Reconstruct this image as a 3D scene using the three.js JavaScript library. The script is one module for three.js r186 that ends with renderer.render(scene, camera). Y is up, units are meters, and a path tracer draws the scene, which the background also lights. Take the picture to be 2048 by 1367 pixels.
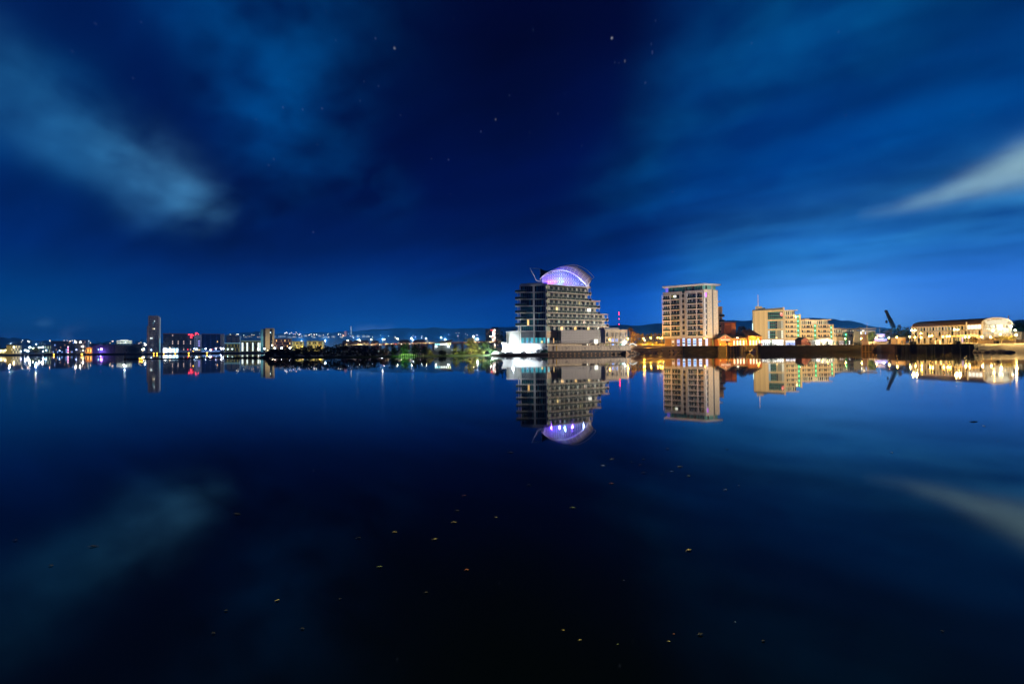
import * as THREE from 'three';
import { mergeGeometries } from 'three/addons/utils/BufferGeometryUtils.js';
import { ImprovedNoise } from 'three/addons/math/ImprovedNoise.js';
import { FontLoader } from 'three/addons/loaders/FontLoader.js';
import { TextGeometry } from 'three/addons/geometries/TextGeometry.js';

// ---------------------------------------------------------------- camera
const scene = new THREE.Scene();
const F = 860, EYE = 3;                                   // focal length in pixels of the 2048 x 1367 photograph, eye height
const camera = new THREE.PerspectiveCamera(2 * Math.atan(683.5 / F) * 180 / Math.PI, 2048 / 1367, 0.1, 9000);
camera.position.set(0, EYE, 0);
camera.rotation.order = 'YXZ';
camera.rotation.x = Math.atan(14.1 / F);
camera.rotation.z = -0.0087;
camera.updateMatrixWorld();
scene.add(camera);

// ---------------------------------------------------------------- renderer, exposure
const renderer = new THREE.WebGLRenderer({ antialias: true });
renderer.toneMapping = THREE.LinearToneMapping;
renderer.toneMappingExposure = 1;
renderer.shadowMap.enabled = true;

// ---------------------------------------------------------------- night sky
const noise3 = new ImprovedNoise();
const fbm = (x, y, z, o = 4) => { let s = 0, a = 0.5, f = 1; for (let i = 0; i < o; i++) { s += a * noise3.noise(x * f, y * f, z * f); a *= 0.5; f *= 2.03; } return s; };
const lin1 = (c) => { c /= 255; return c <= 0.04045 ? c / 12.92 : ((c + 0.055) / 1.055) ** 2.4; };
const clamp = (x, a = 0, b = 1) => Math.min(b, Math.max(a, x));
const smooth = (a, b, x) => { const t = clamp((x - a) / (b - a)); return t * t * (3 - 2 * t); };
function makeSky() {
  const W = 1024, H = 256;                               // upper half of the sky, coarse: air and clouds are soft
  const azs = [-180, -120, -75, -50, -30, -20, 0, 14, 25, 35, 48, 75, 120, 180];
  const els = [0, 5, 10, 20, 36, 90];
  const M = [13, 25, 62], B = [0, 22, 74];               // away from the town glow
  const G = [
    [[0, 45, 105], [0, 45, 110], [0, 56, 114], [18, 76, 128], [0, 52, 114], [0, 74, 138], [0, 70, 146], [24, 84, 176], [76, 140, 212], [112, 168, 228], [66, 128, 208], [10, 70, 140], [0, 52, 112], [0, 45, 105]],
    [[0, 38, 98], [0, 40, 102], [0, 46, 108], [0, 54, 110], [0, 38, 102], [0, 46, 112], [0, 48, 122], [8, 72, 162], [44, 108, 186], [70, 132, 204], [42, 102, 186], [4, 60, 128], [0, 46, 104], [0, 38, 98]],
    [[0, 30, 88], [0, 32, 92], [0, 34, 96], [0, 35, 97], [0, 28, 92], [0, 32, 97], [0, 30, 98], [0, 48, 124], [14, 80, 152], [24, 92, 168], [20, 84, 160], [0, 52, 118], [0, 38, 96], [0, 30, 88]],
    [[0, 20, 76], [0, 22, 80], [0, 26, 84], [0, 28, 84], [0, 16, 74], [0, 14, 74], [0, 12, 66], [0, 16, 76], [0, 34, 104], [0, 48, 122], [0, 54, 124], [0, 40, 104], [0, 26, 84], [0, 20, 76]],
    [[0, 10, 56], [0, 12, 60], [0, 18, 70], [0, 26, 80], [0, 20, 72], [0, 10, 58], [1, 4, 40], [1, 6, 48], [0, 28, 84], [0, 42, 100], [0, 40, 92], [0, 28, 80], [0, 16, 66], [0, 10, 56]],
    azs.map(() => [1, 5, 42]),
  ];
  const dirOf = (px, py) => new THREE.Vector3((px - 1024) / F, -(py - 683.5) / F, -1).applyQuaternion(camera.quaternion).normalize();
  // long wind-drawn clouds: [colour it adds, [[px, py, half-width in px, strength], ...]]
  const clouds = [
    [[46, 92, 124], [[-60, 60, 110, .12], [40, 190, 100, .2], [140, 270, 84, .3], [240, 318, 80, .55], [310, 352, 80, .9], [370, 385, 66, 1], [412, 416, 42, .8], [446, 442, 24, .3]]],
    [[0, 64, 106], [[-80, 200, 130, .4], [60, 200, 120, .55], [180, 300, 90, .6], [300, 380, 70, .35]]],
    [[0, 54, 98], [[560, -180, 190, .55], [590, 20, 150, .62], [600, 150, 118, .66], [630, 260, 92, .5], [690, 340, 60, .4], [790, 405, 44, .3]]],
    [[0, 52, 102], [[430, 60, 90, .45], [520, 220, 90, .5], [560, 330, 70, .4], [540, 390, 60, .2]]],
    [[2, 62, 96], [[1900, -260, 260, .45], [1700, -30, 190, .58], [1560, 60, 150, .55], [1440, 170, 110, .45], [1300, 320, 70, .35], [1180, 430, 50, .2]]],
    [[0, 60, 108], [[2300, 90, 130, .5], [2050, 180, 100, .38], [1800, 290, 70, .36], [1560, 350, 60, .4], [1300, 400, 60, .25]]],
    [[136, 166, 164], [[2700, 150, 80, 1.3], [2300, 268, 62, 1.3], [2060, 340, 42, 1.2], [1960, 368, 31, .9], [1880, 390, 22, .5], [1790, 412, 14, .16], [1720, 428, 10, .05]], .4],
    [[40, 108, 150], [[2500, 260, 160, .7], [2100, 370, 110, .62], [1900, 420, 90, .45], [1700, 470, 80, .35], [1450, 520, 70, .25]]],
    [[50, 84, 108], [[92, 631, 9, .7], [76, 630, 7, .7]]],
    [[74, 92, 120], [[152, 682, 6, .6], [138, 668, 6, .55], [134, 652, 8, .3], [160, 645, 10, .12]]],
    [[92, 110, 126], [[716, 664, 10, .5], [735, 662, 8, .6], [746, 660, 6, .4], [760, 668, 18, .4]]],
    [[60, 86, 106], [[-20, 676, 10, .6], [14, 668, 10, .5], [26, 662, 12, .2]]],
  ].map(([c, pts, grain = 1]) => ({ c: c.map(lin1), grain, p: pts.map(([x, y, w, s]) => ({ d: dirOf(x, y), w: w / F / (1 + ((x - 1024) / F) ** 2 * 0.6), s })) }));
  const low = new Float32Array(W * H * 3), ab = new THREE.Vector3(), ap = new THREE.Vector3(), d = new THREE.Vector3();
  for (let j = 0; j < H; j++) for (let i = 0; i < W; i++) {
    const el = (j + 0.5) / H * 90, u = (i + 0.5) / W;
    let az = (u - 0.25) * 360; if (az > 180) az -= 360;
    const e = el * Math.PI / 180, a = az * Math.PI / 180;
    const x = Math.sin(a) * Math.cos(e), y = Math.sin(e), z = -Math.cos(a) * Math.cos(e);
    const ia = clamp(azs.findIndex((v) => v > az) - 1, 0, azs.length - 2), ie = clamp(els.findIndex((v) => v > el) - 1, 0, els.length - 2);
    const ta = smooth(azs[ia], azs[ia + 1], az), te = clamp((el - els[ie]) / (els[ie + 1] - els[ie]));
    // the plane in which the clouds drift, drawn out along the wind
    const k = 1 / (y + 0.16), cx = x * k, cz = z * k, w1 = cx * 0.83 + cz * 0.55, w2 = -cx * 0.55 + cz * 0.83;
    const veil = fbm(w1 * 0.55, w2 * 1.5, 4.2, 5), fine = fbm(w1 * 1.6, w2 * 5.2, 9.1, 4), wisp = fbm(x * 14 + 3 * veil, y * 18, z * 14, 4);
    d.set(x + 0.045 * fbm(x * 5, y * 7, z * 5 + 3, 3), y + 0.035 * fbm(x * 5 + 7, y * 7, z * 5, 3), z).normalize();
    const rgb = [0, 1, 2].map((c) => {
      const v = (G[ie][ia][c] * (1 - ta) + G[ie][ia + 1][c] * ta) * (1 - te) + (G[ie + 1][ia][c] * (1 - ta) + G[ie + 1][ia + 1][c] * ta) * te;
      return lin1(Math.max(0, v)) * (1 + (0.7 * veil + 0.45 * fine) * smooth(2, 12, el)) * (1 + (.7 + .55 * smooth(0, 30, az) * smooth(100, 60, az)) * smooth(17, 1, el));
    });
    for (const cl of clouds) {
      let best = 0;
      for (let s = 0; s + 1 < cl.p.length; s++) {
        const A = cl.p[s], Bp = cl.p[s + 1];
        if (A.d.dot(d) < 0.3 && Bp.d.dot(d) < 0.3) continue;
        ab.subVectors(Bp.d, A.d); ap.subVectors(d, A.d);
        const t = clamp(ap.dot(ab) / ab.lengthSq()), w = A.w + (Bp.w - A.w) * t, st = A.s + (Bp.s - A.s) * t;
        const r = ap.addScaledVector(ab, -t).length() / w;
        if (r < 3) best = Math.max(best, st * Math.exp(-Math.pow(r, 2.4)));
      }
      if (best > 0) { const m = best * clamp(1 + cl.grain * (1.1 * veil + 1.3 * fine + 1.3 * wisp), 0.1, 2); for (let c = 0; c < 3; c++) rgb[c] += cl.c[c] * m * (1 - Math.min(.8, rgb[c])); }
    }
    low.set(rgb, (j * W + i) * 3);
  }
  const w = 3072, h = 1536, data = new Float32Array(w * h * 4);
  for (let j = 0; j < h; j++) {
    const fy = clamp(((j + 0.5) / h * 2 - 1) * H - 0.5, 0, H - 1), y0 = Math.floor(fy), y1 = Math.min(H - 1, y0 + 1), ty = fy - y0;
    for (let i = 0; i < w; i++) {
      const fx = (i + 0.5) / w * W - 0.5, x0 = (Math.floor(fx) + W) % W, x1 = (x0 + 1) % W, tx = fx - Math.floor(fx), o = (j * w + i) * 4;
      for (let c = 0; c < 3; c++) data[o + c] = (low[(y0 * W + x0) * 3 + c] * (1 - tx) + low[(y0 * W + x1) * 3 + c] * tx) * (1 - ty) + (low[(y1 * W + x0) * 3 + c] * (1 - tx) + low[(y1 * W + x1) * 3 + c] * tx) * ty;
      data[o + 3] = 1;
    }
  }
  // stars: the bright ones where the photograph shows them, faint ones all over
  const star = (v, b, tint) => {
    const u = Math.atan2(v.z, v.x) / (2 * Math.PI) + 0.5, t = Math.asin(v.y) / Math.PI + 0.5, X = u * w, Y = t * h;
    for (let dy = -1; dy <= 1; dy++) for (let dx = -1; dx <= 1; dx++) {
      const xi = (Math.floor(X) + dx + w) % w, yi = clamp(Math.floor(Y) + dy, 0, h - 1), g = b * Math.exp(-((Math.floor(X) + dx + .5 - X) ** 2 + (Math.floor(Y) + dy + .5 - Y) ** 2) / 0.3), o = (yi * w + xi) * 4;
      for (let c = 0; c < 3; c++) data[o + c] += g * tint[c];
    }
  };
  const bl = [.35, .45, 1], wh = [.8, .85, 1];
  for (const [px, py, b] of [[789, 96, 1.1], [1224, 76, 1.5], [1250, 122, .45], [1291, 165, .3], [1303, 88, .18], [1305, 106, .25], [751, 77, .3], [991, 239, .4], [962, 263, .3], [566, 215, .22], [605, 219, .2], [644, 217, .3], [897, 319, .25], [626, 464, .3], [1116, 227, .2], [547, 318, .2], [537, 330, .2], [757, 172, .14], [728, 163, .12], [801, 230, .12], [720, 201, .12], [1311, 41, .12], [1019, 191, .12], [1066, 60, .1], [1164, 291, .08], [1060, 265, .08], [863, 317, .1], [190, 47, .12], [282, 44, .08], [144, 103, .1], [266, 156, .1], [671, 80, .1], [1230, 125, .14], [1305, 103, .2], [1238, 126, .1]]) star(dirOf(px, py), b * .6, b > .35 ? wh : bl);
  let q = 7; const r = () => (q = (q * 16807) % 2147483647) / 2147483647;
  for (let i = 0; i < 420; i++) { const y = 0.12 + 0.88 * r(), a = r() * Math.PI * 2, m = Math.sqrt(1 - y * y); star(new THREE.Vector3(m * Math.cos(a), y, m * Math.sin(a)), 0.008 + 0.06 * r() ** 6, bl); }
  const t = new THREE.DataTexture(data, w, h, THREE.RGBAFormat, THREE.FloatType);
  t.mapping = THREE.EquirectangularReflectionMapping; t.magFilter = t.minFilter = THREE.LinearFilter; t.needsUpdate = true;
  return t;
}
scene.background = makeSky();
scene.environment = scene.background;
// the night's one far light: a weak moon high behind the photographer
const moon = new THREE.DirectionalLight(0xfff2dd, 0.035);
moon.position.set(120, 160, 260); moon.castShadow = true; scene.add(moon);
Object.assign(moon.shadow.camera, { left: -500, right: 500, top: 500, bottom: -500, far: 2000 });
// ---------------------------------------------------------------- helpers
let seed = 20240;
const rnd = () => (seed = (seed * 48271) % 2147483647) / 2147483647;
const rr = (a, b) => a + (b - a) * rnd();
const V = (x, y, z) => new THREE.Vector3(x, y, z);
const ray = (px, py) => V((px - 1024) / F, -(py - 683.5) / F, -1).applyQuaternion(camera.quaternion);
const P = (px, py, D) => { const r = ray(px, py); return r.multiplyScalar(D / -r.z).add(camera.position); };        // the point D metres ahead that shows at a pixel of the photograph
const at = (px, Y, D) => { let py = 697; for (let i = 0; i < 4; i++) { const p = P(px, py, D); py += (p.y - Y) * F / D; } return P(px, py, D); };
const names = new Map();
const numbered = (n) => { const k = names.get(n) ?? 0; names.set(n, k + 1); return k ? n + '_' + String(k).padStart(3, '0') : n; };
const ordinal = (n) => ['', 'first', 'second', 'third', 'fourth', 'fifth', 'sixth', 'seventh', 'eighth', 'ninth', 'tenth', 'eleventh', 'twelfth'][n] ?? n + (n % 10 === 1 && n !== 11 ? 'st' : n % 10 === 2 && n !== 12 ? 'nd' : n % 10 === 3 && n !== 13 ? 'rd' : 'th');
function thing(name, label, category, pos, turn = 0, group) {
  const o = new THREE.Group(); o.name = numbered(name); scene.add(o);
  o.position.copy(pos); o.rotation.y = turn; o.userData = { label, category };
  if (group) o.userData.group = group;
  return o;
}
function structure(name, geo, m) { const o = new THREE.Mesh(geo, m); o.name = numbered(name); o.userData.kind = 'structure'; o.castShadow = o.receiveShadow = true; scene.add(o); return o; }
function part(name, geo, m, parent, x = 0, y = 0, z = 0, turn = 0) {
  const o = new THREE.Mesh(geo, m); o.name = name; o.castShadow = o.receiveShadow = true; o.position.set(x, y, z); o.rotation.y = turn; parent.add(o); return o;
}
// boxes with uv in metres, shared when alike
const boxes = new Map();
function boxGeo(w, h, d) {
  const key = [w, h, d].map((v) => v.toFixed(3)).join();
  if (!boxes.has(key)) {
    const g = new THREE.BoxGeometry(w, h, d), uv = g.attributes.uv, n = g.attributes.normal;
    for (let i = 0; i < uv.count; i++) {
      const sx = Math.abs(n.getX(i)) > .5 ? d : w, sy = Math.abs(n.getY(i)) > .5 ? d : h;
      uv.setXY(i, uv.getX(i) * sx, uv.getY(i) * sy);
    }
    boxes.set(key, g);
  }
  return boxes.get(key);
}
const bx = (x0, x1, y0, y1, z0, z1) => boxGeo(x1 - x0, y1 - y0, z1 - z0).clone().translate((x0 + x1) / 2, (y0 + y1) / 2, (z0 + z1) / 2);
const merge = (list) => mergeGeometries(list.map((g) => { const c = g.index ? g.toNonIndexed() : g.clone(); for (const k of Object.keys(c.attributes)) if (!['position', 'normal', 'uv'].includes(k)) c.deleteAttribute(k); return c; }));
const tube = (a, b, r0, r1 = r0, n = 6) => {
  const d = V().subVectors(b, a), g = new THREE.CylinderGeometry(r1, r0, d.length(), n);
  g.translate(0, d.length() / 2, 0); g.applyQuaternion(new THREE.Quaternion().setFromUnitVectors(V(0, 1, 0), d.normalize())); return g.translate(a.x, a.y, a.z);
};
const curve = (pts, r, n = 24, k = 5) => new THREE.TubeGeometry(new THREE.CatmullRomCurve3(pts), n, r, k, false);
// a facade: its left and right foot in pixels of the photograph with their distances, and the height of the ground
class Frame {
  constructor(px0, D0, px1, D1, Y) {
    this.a = at(px0, Y, D0); this.b = at(px1, Y, D1); this.Y = Y;
    const d = V().subVectors(this.b, this.a); this.W = Math.hypot(d.x, d.z); this.turn = Math.atan2(-d.z, d.x);
    this.u = V(Math.cos(this.turn), 0, -Math.sin(this.turn)); this.n = V(Math.sin(this.turn), 0, Math.cos(this.turn));
  }
  on(px, py, z = 0) {                                       // where a pixel's sight line meets the facade: [metres along, metres up]
    const r = ray(px, py), o = this.a.clone().addScaledVector(this.n, z), t = V().subVectors(o, camera.position).dot(this.n) / r.dot(this.n);
    const p = camera.position.clone().addScaledVector(r, t); return [V().subVectors(p, this.a).dot(this.u), p.y - this.Y];
  }
  x(px, z = 0) { return this.on(px, 690, z)[0]; }
  y(px, py, z = 0) { return this.on(px, py, z)[1]; }
}
// puts boxes, given along a facade, under a thing
class Site {
  constructor(g, f) { this.g = g; this.f = f; this.m = new THREE.Matrix4().makeRotationY(f.turn).setPosition(V().subVectors(f.a, g.position)); if (g.rotation.y) this.m.premultiply(new THREE.Matrix4().makeRotationY(-g.rotation.y)); }
  geo(name, geo, mat, x = 0, y = 0, z = 0, parent) {
    const o = new THREE.Mesh(geo, mat); o.name = name; o.castShadow = o.receiveShadow = true;
    const M = this.m.clone().multiply(new THREE.Matrix4().makeTranslation(x, y, z));
    if (parent) M.premultiply(new THREE.Matrix4().compose(parent.position, parent.quaternion, parent.scale).invert());
    M.decompose(o.position, o.quaternion, o.scale); (parent ?? this.g).add(o); return o;
  }
  box(name, mat, x0, x1, y0, y1, z0, z1, parent) { return this.geo(name, boxGeo(x1 - x0, y1 - y0, z1 - z0), mat, (x0 + x1) / 2, (y0 + y1) / 2, (z0 + z1) / 2, parent); }
  // a window: frame ring with a pane set in it
  win(frameMat, paneMat, x0, x1, y0, y1, z = 0, bars = 0, t = 0.09) {
    const w = x1 - x0, h = y1 - y0, key = 'ring' + [w, h, bars, t].map((v) => v.toFixed(2)).join();
    if (!boxes.has(key)) {
      const l = [bx(-w / 2, w / 2, h / 2 - t, h / 2, -.05, .07), bx(-w / 2, w / 2, -h / 2, -h / 2 + t, -.05, .07), bx(-w / 2, -w / 2 + t, -h / 2 + t, h / 2 - t, -.05, .065), bx(w / 2 - t, w / 2, -h / 2 + t, h / 2 - t, -.05, .065)];
      for (let i = 1; i <= bars; i++) { const c = -w / 2 + w * i / (bars + 1); l.push(bx(c - .04, c + .04, -h / 2 + t, h / 2 - t, -.05, .06)); }
      boxes.set(key, merge(l));
    }
    const o = this.geo('window', boxes.get(key), frameMat, (x0 + x1) / 2, (y0 + y1) / 2, z);
    this.box('pane', paneMat, x0 + t * .6, x1 - t * .6, y0 + t * .6, y1 - t * .6, z - .03, z + .02, o);
    return o;
  }
}
// ---------------------------------------------------------------- materials
function noiseTex(kind, n = 256) {
  const d = new Uint8Array(n * n * 4);
  for (let j = 0; j < n; j++) for (let i = 0; i < n; i++) {
    const a = i / n * Math.PI * 2, b = j / n * Math.PI * 2, X = Math.cos(a), Y = Math.sin(a), Z = Math.cos(b), Q = Math.sin(b);
    let v = fbm(X * 1.3 + Z * 1.7 + 5, Y * 1.3 + Q * 1.7, X * Q * .8 + 2, 4) * .8 + fbm(X * 5 + Z * 6, Y * 5 + Q * 6, Y * Z * 4 + 9, 3) * .45;
    if (kind === 'streak') v = fbm(X * 3 + 2, Y * 3, Z * .5 + Q * .4, 4) * .8 + fbm(X * 9, Y * 9 + 4, Z * .9 + Q, 3) * .5;
    if (kind === 'stone') v += (fbm(X * 12 + Z * 14, Y * 12 + Q * 14, 3, 2)) * .6;
    const c = clamp(0.86 + v * .5, 0.35, 1.0) * 255, o = (j * n + i) * 4; d[o] = d[o + 1] = d[o + 2] = c; d[o + 3] = 255;
  }
  const t = new THREE.DataTexture(d, n, n); t.wrapS = t.wrapT = THREE.RepeatWrapping; t.magFilter = THREE.LinearFilter; t.minFilter = THREE.LinearFilter; t.colorSpace = THREE.NoColorSpace; t.needsUpdate = true; return t;
}
const tex = { blotch: noiseTex('blotch'), streak: noiseTex('streak'), stone: noiseTex('stone') };
const texAt = (k, s) => { const t = tex[k].clone(); t.repeat.set(1 / s, 1 / s); t.needsUpdate = true; return t; };
const maps = { b6: texAt('blotch', 6), b14: texAt('blotch', 14), s7: texAt('streak', 7), st3: texAt('stone', 3), st5: texAt('stone', 5) };
const C = (r, g, b) => new THREE.Color().setRGB(r, g, b);
const std = (c, o = {}) => new THREE.MeshStandardMaterial({ color: C(...c), roughness: .85, ...o });
const glow = (c, k) => new THREE.MeshStandardMaterial({ color: C(.05, .05, .05), emissive: C(...c), emissiveIntensity: k, roughness: .4 });
const M = {
  concrete: std([.44, .40, .35], { map: maps.b6 }), towerWall: std([.4, .42, .44], { map: maps.s7 }), paleConcrete: std([.62, .6, .57], { map: maps.b14 }), render: std([.58, .53, .46], { map: maps.s7 }),
  white: std([.74, .74, .74], { roughness: .6 }), terrace: std([.3, .255, .21], { map: maps.s7 }), rail: std([.3, .3, .31], { roughness: .6 }), cream: std([.62, .52, .38], { map: maps.s7 }), tan: std([.56, .44, .27], { map: maps.s7 }), sand: std([.56, .45, .31], { map: maps.b6 }),
  grey: std([.26, .26, .27], { map: maps.b6 }), darkGrey: std([.09, .095, .1], { roughness: .7 }), black: std([.02, .02, .022]), steel: std([.5, .52, .55], { metalness: .7, roughness: .4 }), darkSteel: std([.06, .065, .07], { metalness: .4, roughness: .5 }),
  brick: std([.42, .16, .06], { map: maps.st3 }), darkBrick: std([.16, .045, .03], { map: maps.st3 }), brownBrick: std([.2, .12, .075], { map: maps.st3 }), tile: std([.07, .035, .025], { map: maps.st3 }), slate: std([.05, .045, .045], { map: maps.st3 }),
  glass: std([.012, .022, .026], { roughness: .08 }), teal: std([.02, .13, .14], { roughness: .12 }), blueGlass: std([.02, .04, .12], { roughness: .1 }), paleGlass: std([.16, .26, .26], { roughness: .2 }),
  balustrade: new THREE.MeshPhysicalMaterial({ color: C(.045, .08, .06), transmission: .5, roughness: .12, thickness: 0, ior: 1.5 }),
  greenPanel: std([.19, .235, .195]), curtain: std([.2, .225, .18]), wood: std([.22, .14, .07], { map: maps.s7 }), asphalt: std([.05, .05, .052], { map: maps.st5 }), paving: std([.3, .27, .23], { map: maps.st3 }),
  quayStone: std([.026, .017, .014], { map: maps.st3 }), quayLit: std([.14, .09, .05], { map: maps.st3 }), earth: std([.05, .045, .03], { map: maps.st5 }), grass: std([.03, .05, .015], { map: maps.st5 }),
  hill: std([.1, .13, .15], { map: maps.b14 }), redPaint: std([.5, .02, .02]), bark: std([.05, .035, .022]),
  warm: glow([1, .62, .2], 1.6), yellow: glow([1, .74, .26], 1.5), whiteLit: glow([.95, .95, .8], 2.2), coolLit: glow([.7, .9, 1], 2.6), paleLit: glow([.62, .85, .66], .55), blueLit: glow([.18, .38, 1], 1.6), tealLit: glow([.02, .32, .42], .55), tealLit2: glow([.05, .6, .75], .9), green: glow([0, .55, .2], .5), greenLamp: glow([.1, 1, .45], 6), red: glow([1, .03, .06], 2.2), purple: glow([.5, .08, 1], 3), dimWarm: glow([1, .62, .34], .28), dimPink: glow([1, .8, .78], .8), olive: glow([.6, .55, .05], .4),
};
// ---------------------------------------------------------------- water and land
const water = structure('water', new THREE.PlaneGeometry(9000, 4600).rotateX(-Math.PI / 2).translate(0, 0, -2100), new THREE.MeshPhysicalMaterial({ color: C(.0012, .0032, .0022), roughness: .029, ior: 1.333 }));
// land with a wall or bank all round: outline in pixels and distances, extruded down into the water
function slab(name, pts, Y, m, foot = -2) {
  const p = pts.map(([px, D]) => at(px, Y, D)), s = new THREE.Shape(p.map((q) => new THREE.Vector2(q.x, -q.z)));
  const g = new THREE.ExtrudeGeometry(s, { depth: Y - foot, bevelEnabled: false }).rotateX(-Math.PI / 2).translate(0, foot, 0);
  return structure(name, g, m);
}
// far town shore, low marsh spit in the middle, town quays on the right, the bank that the photographer stands on
slab('far_shore', [[-700, 600], [-200, 625], [120, 640], [330, 636], [450, 632], [540, 600], [600, 1100], [560, 2300], [-900, 2300]], 1.7, M.earth);
slab('marsh', [[534, 300], [548, 196], [620, 186], [700, 187], [770, 191], [850, 196], [900, 199], [984, 203], [1000, 1000], [560, 1300]], .55, M.grass);
slab('town_ground', [[994, 225], [1100, 222], [1255, 252], [1364, 271], [1516, 268], [1640, 262], [1724, 250], [1790, 196], [1957, 196], [1985, 205], [2120, 205], [2600, 220], [2600, 900], [1480, 1200], [900, 1300], [985, 500]], 3.75, M.paving);
structure('promenade', new THREE.BoxGeometry(160, 4, 60).translate(0, -.62, 31), M.paving);
// hills: ridge given by the pixels it shows at
function hills(pts, D, depth, m, rough) {
  const g = [], n = 160, rows = 10, pos = [], idx = [], uv = [];
  for (let j = 0; j <= rows; j++) for (let i = 0; i <= n; i++) {
    const px = pts[0][0] + (pts.at(-1)[0] - pts[0][0]) * i / n, k = Math.max(1, pts.findIndex((q) => q[0] >= px)), [xa, ya] = pts[k - 1], [xb, yb] = pts[k];
    const py = ya + (yb - ya) * smooth(0, 1, (px - xa) / (xb - xa || 1)), t = j / rows, Dj = D + (t - .7) * depth;
    const top = P(px, py, D), e = Math.sin(Math.min(1, t / .7) * Math.PI / 2) * (t > .7 ? 1 - (t - .7) * 1.2 : 1);
    const q = at(px, 1.5, Dj);
    pos.push(q.x, 1.5 + (top.y - 1.5 + rough * (fbm(px * .06, t * 5, 3.3, 3) + .5 * fbm(px * .31, t * 9, 1.7, 3))) * e, q.z); uv.push(q.x, q.z);
    if (i < n && j < rows) { const a = j * (n + 1) + i, b = a + n + 1; idx.push(a, a + 1, b, b, a + 1, b + 1); }
  }
  const geo = new THREE.BufferGeometry(); geo.setAttribute('position', new THREE.Float32BufferAttribute(pos, 3)); geo.setAttribute('uv', new THREE.Float32BufferAttribute(uv, 2)); geo.setIndex(idx); geo.computeVertexNormals();
  return structure('hills', geo, m);
}
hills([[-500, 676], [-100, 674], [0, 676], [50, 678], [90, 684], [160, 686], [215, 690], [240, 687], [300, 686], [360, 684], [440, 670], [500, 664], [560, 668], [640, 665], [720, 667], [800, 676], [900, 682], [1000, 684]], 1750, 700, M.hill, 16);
hills([[560, 680], [680, 664], [760, 659], [850, 656], [930, 657], [1010, 655], [1100, 652], [1200, 650], [1262, 651], [1330, 647], [1400, 646], [1470, 641], [1560, 638], [1650, 637], [1700, 642], [1760, 655], [1820, 662], [1950, 660], [2048, 640], [2300, 630], [2700, 640]], 3000, 1100, M.hill, 18);
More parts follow.
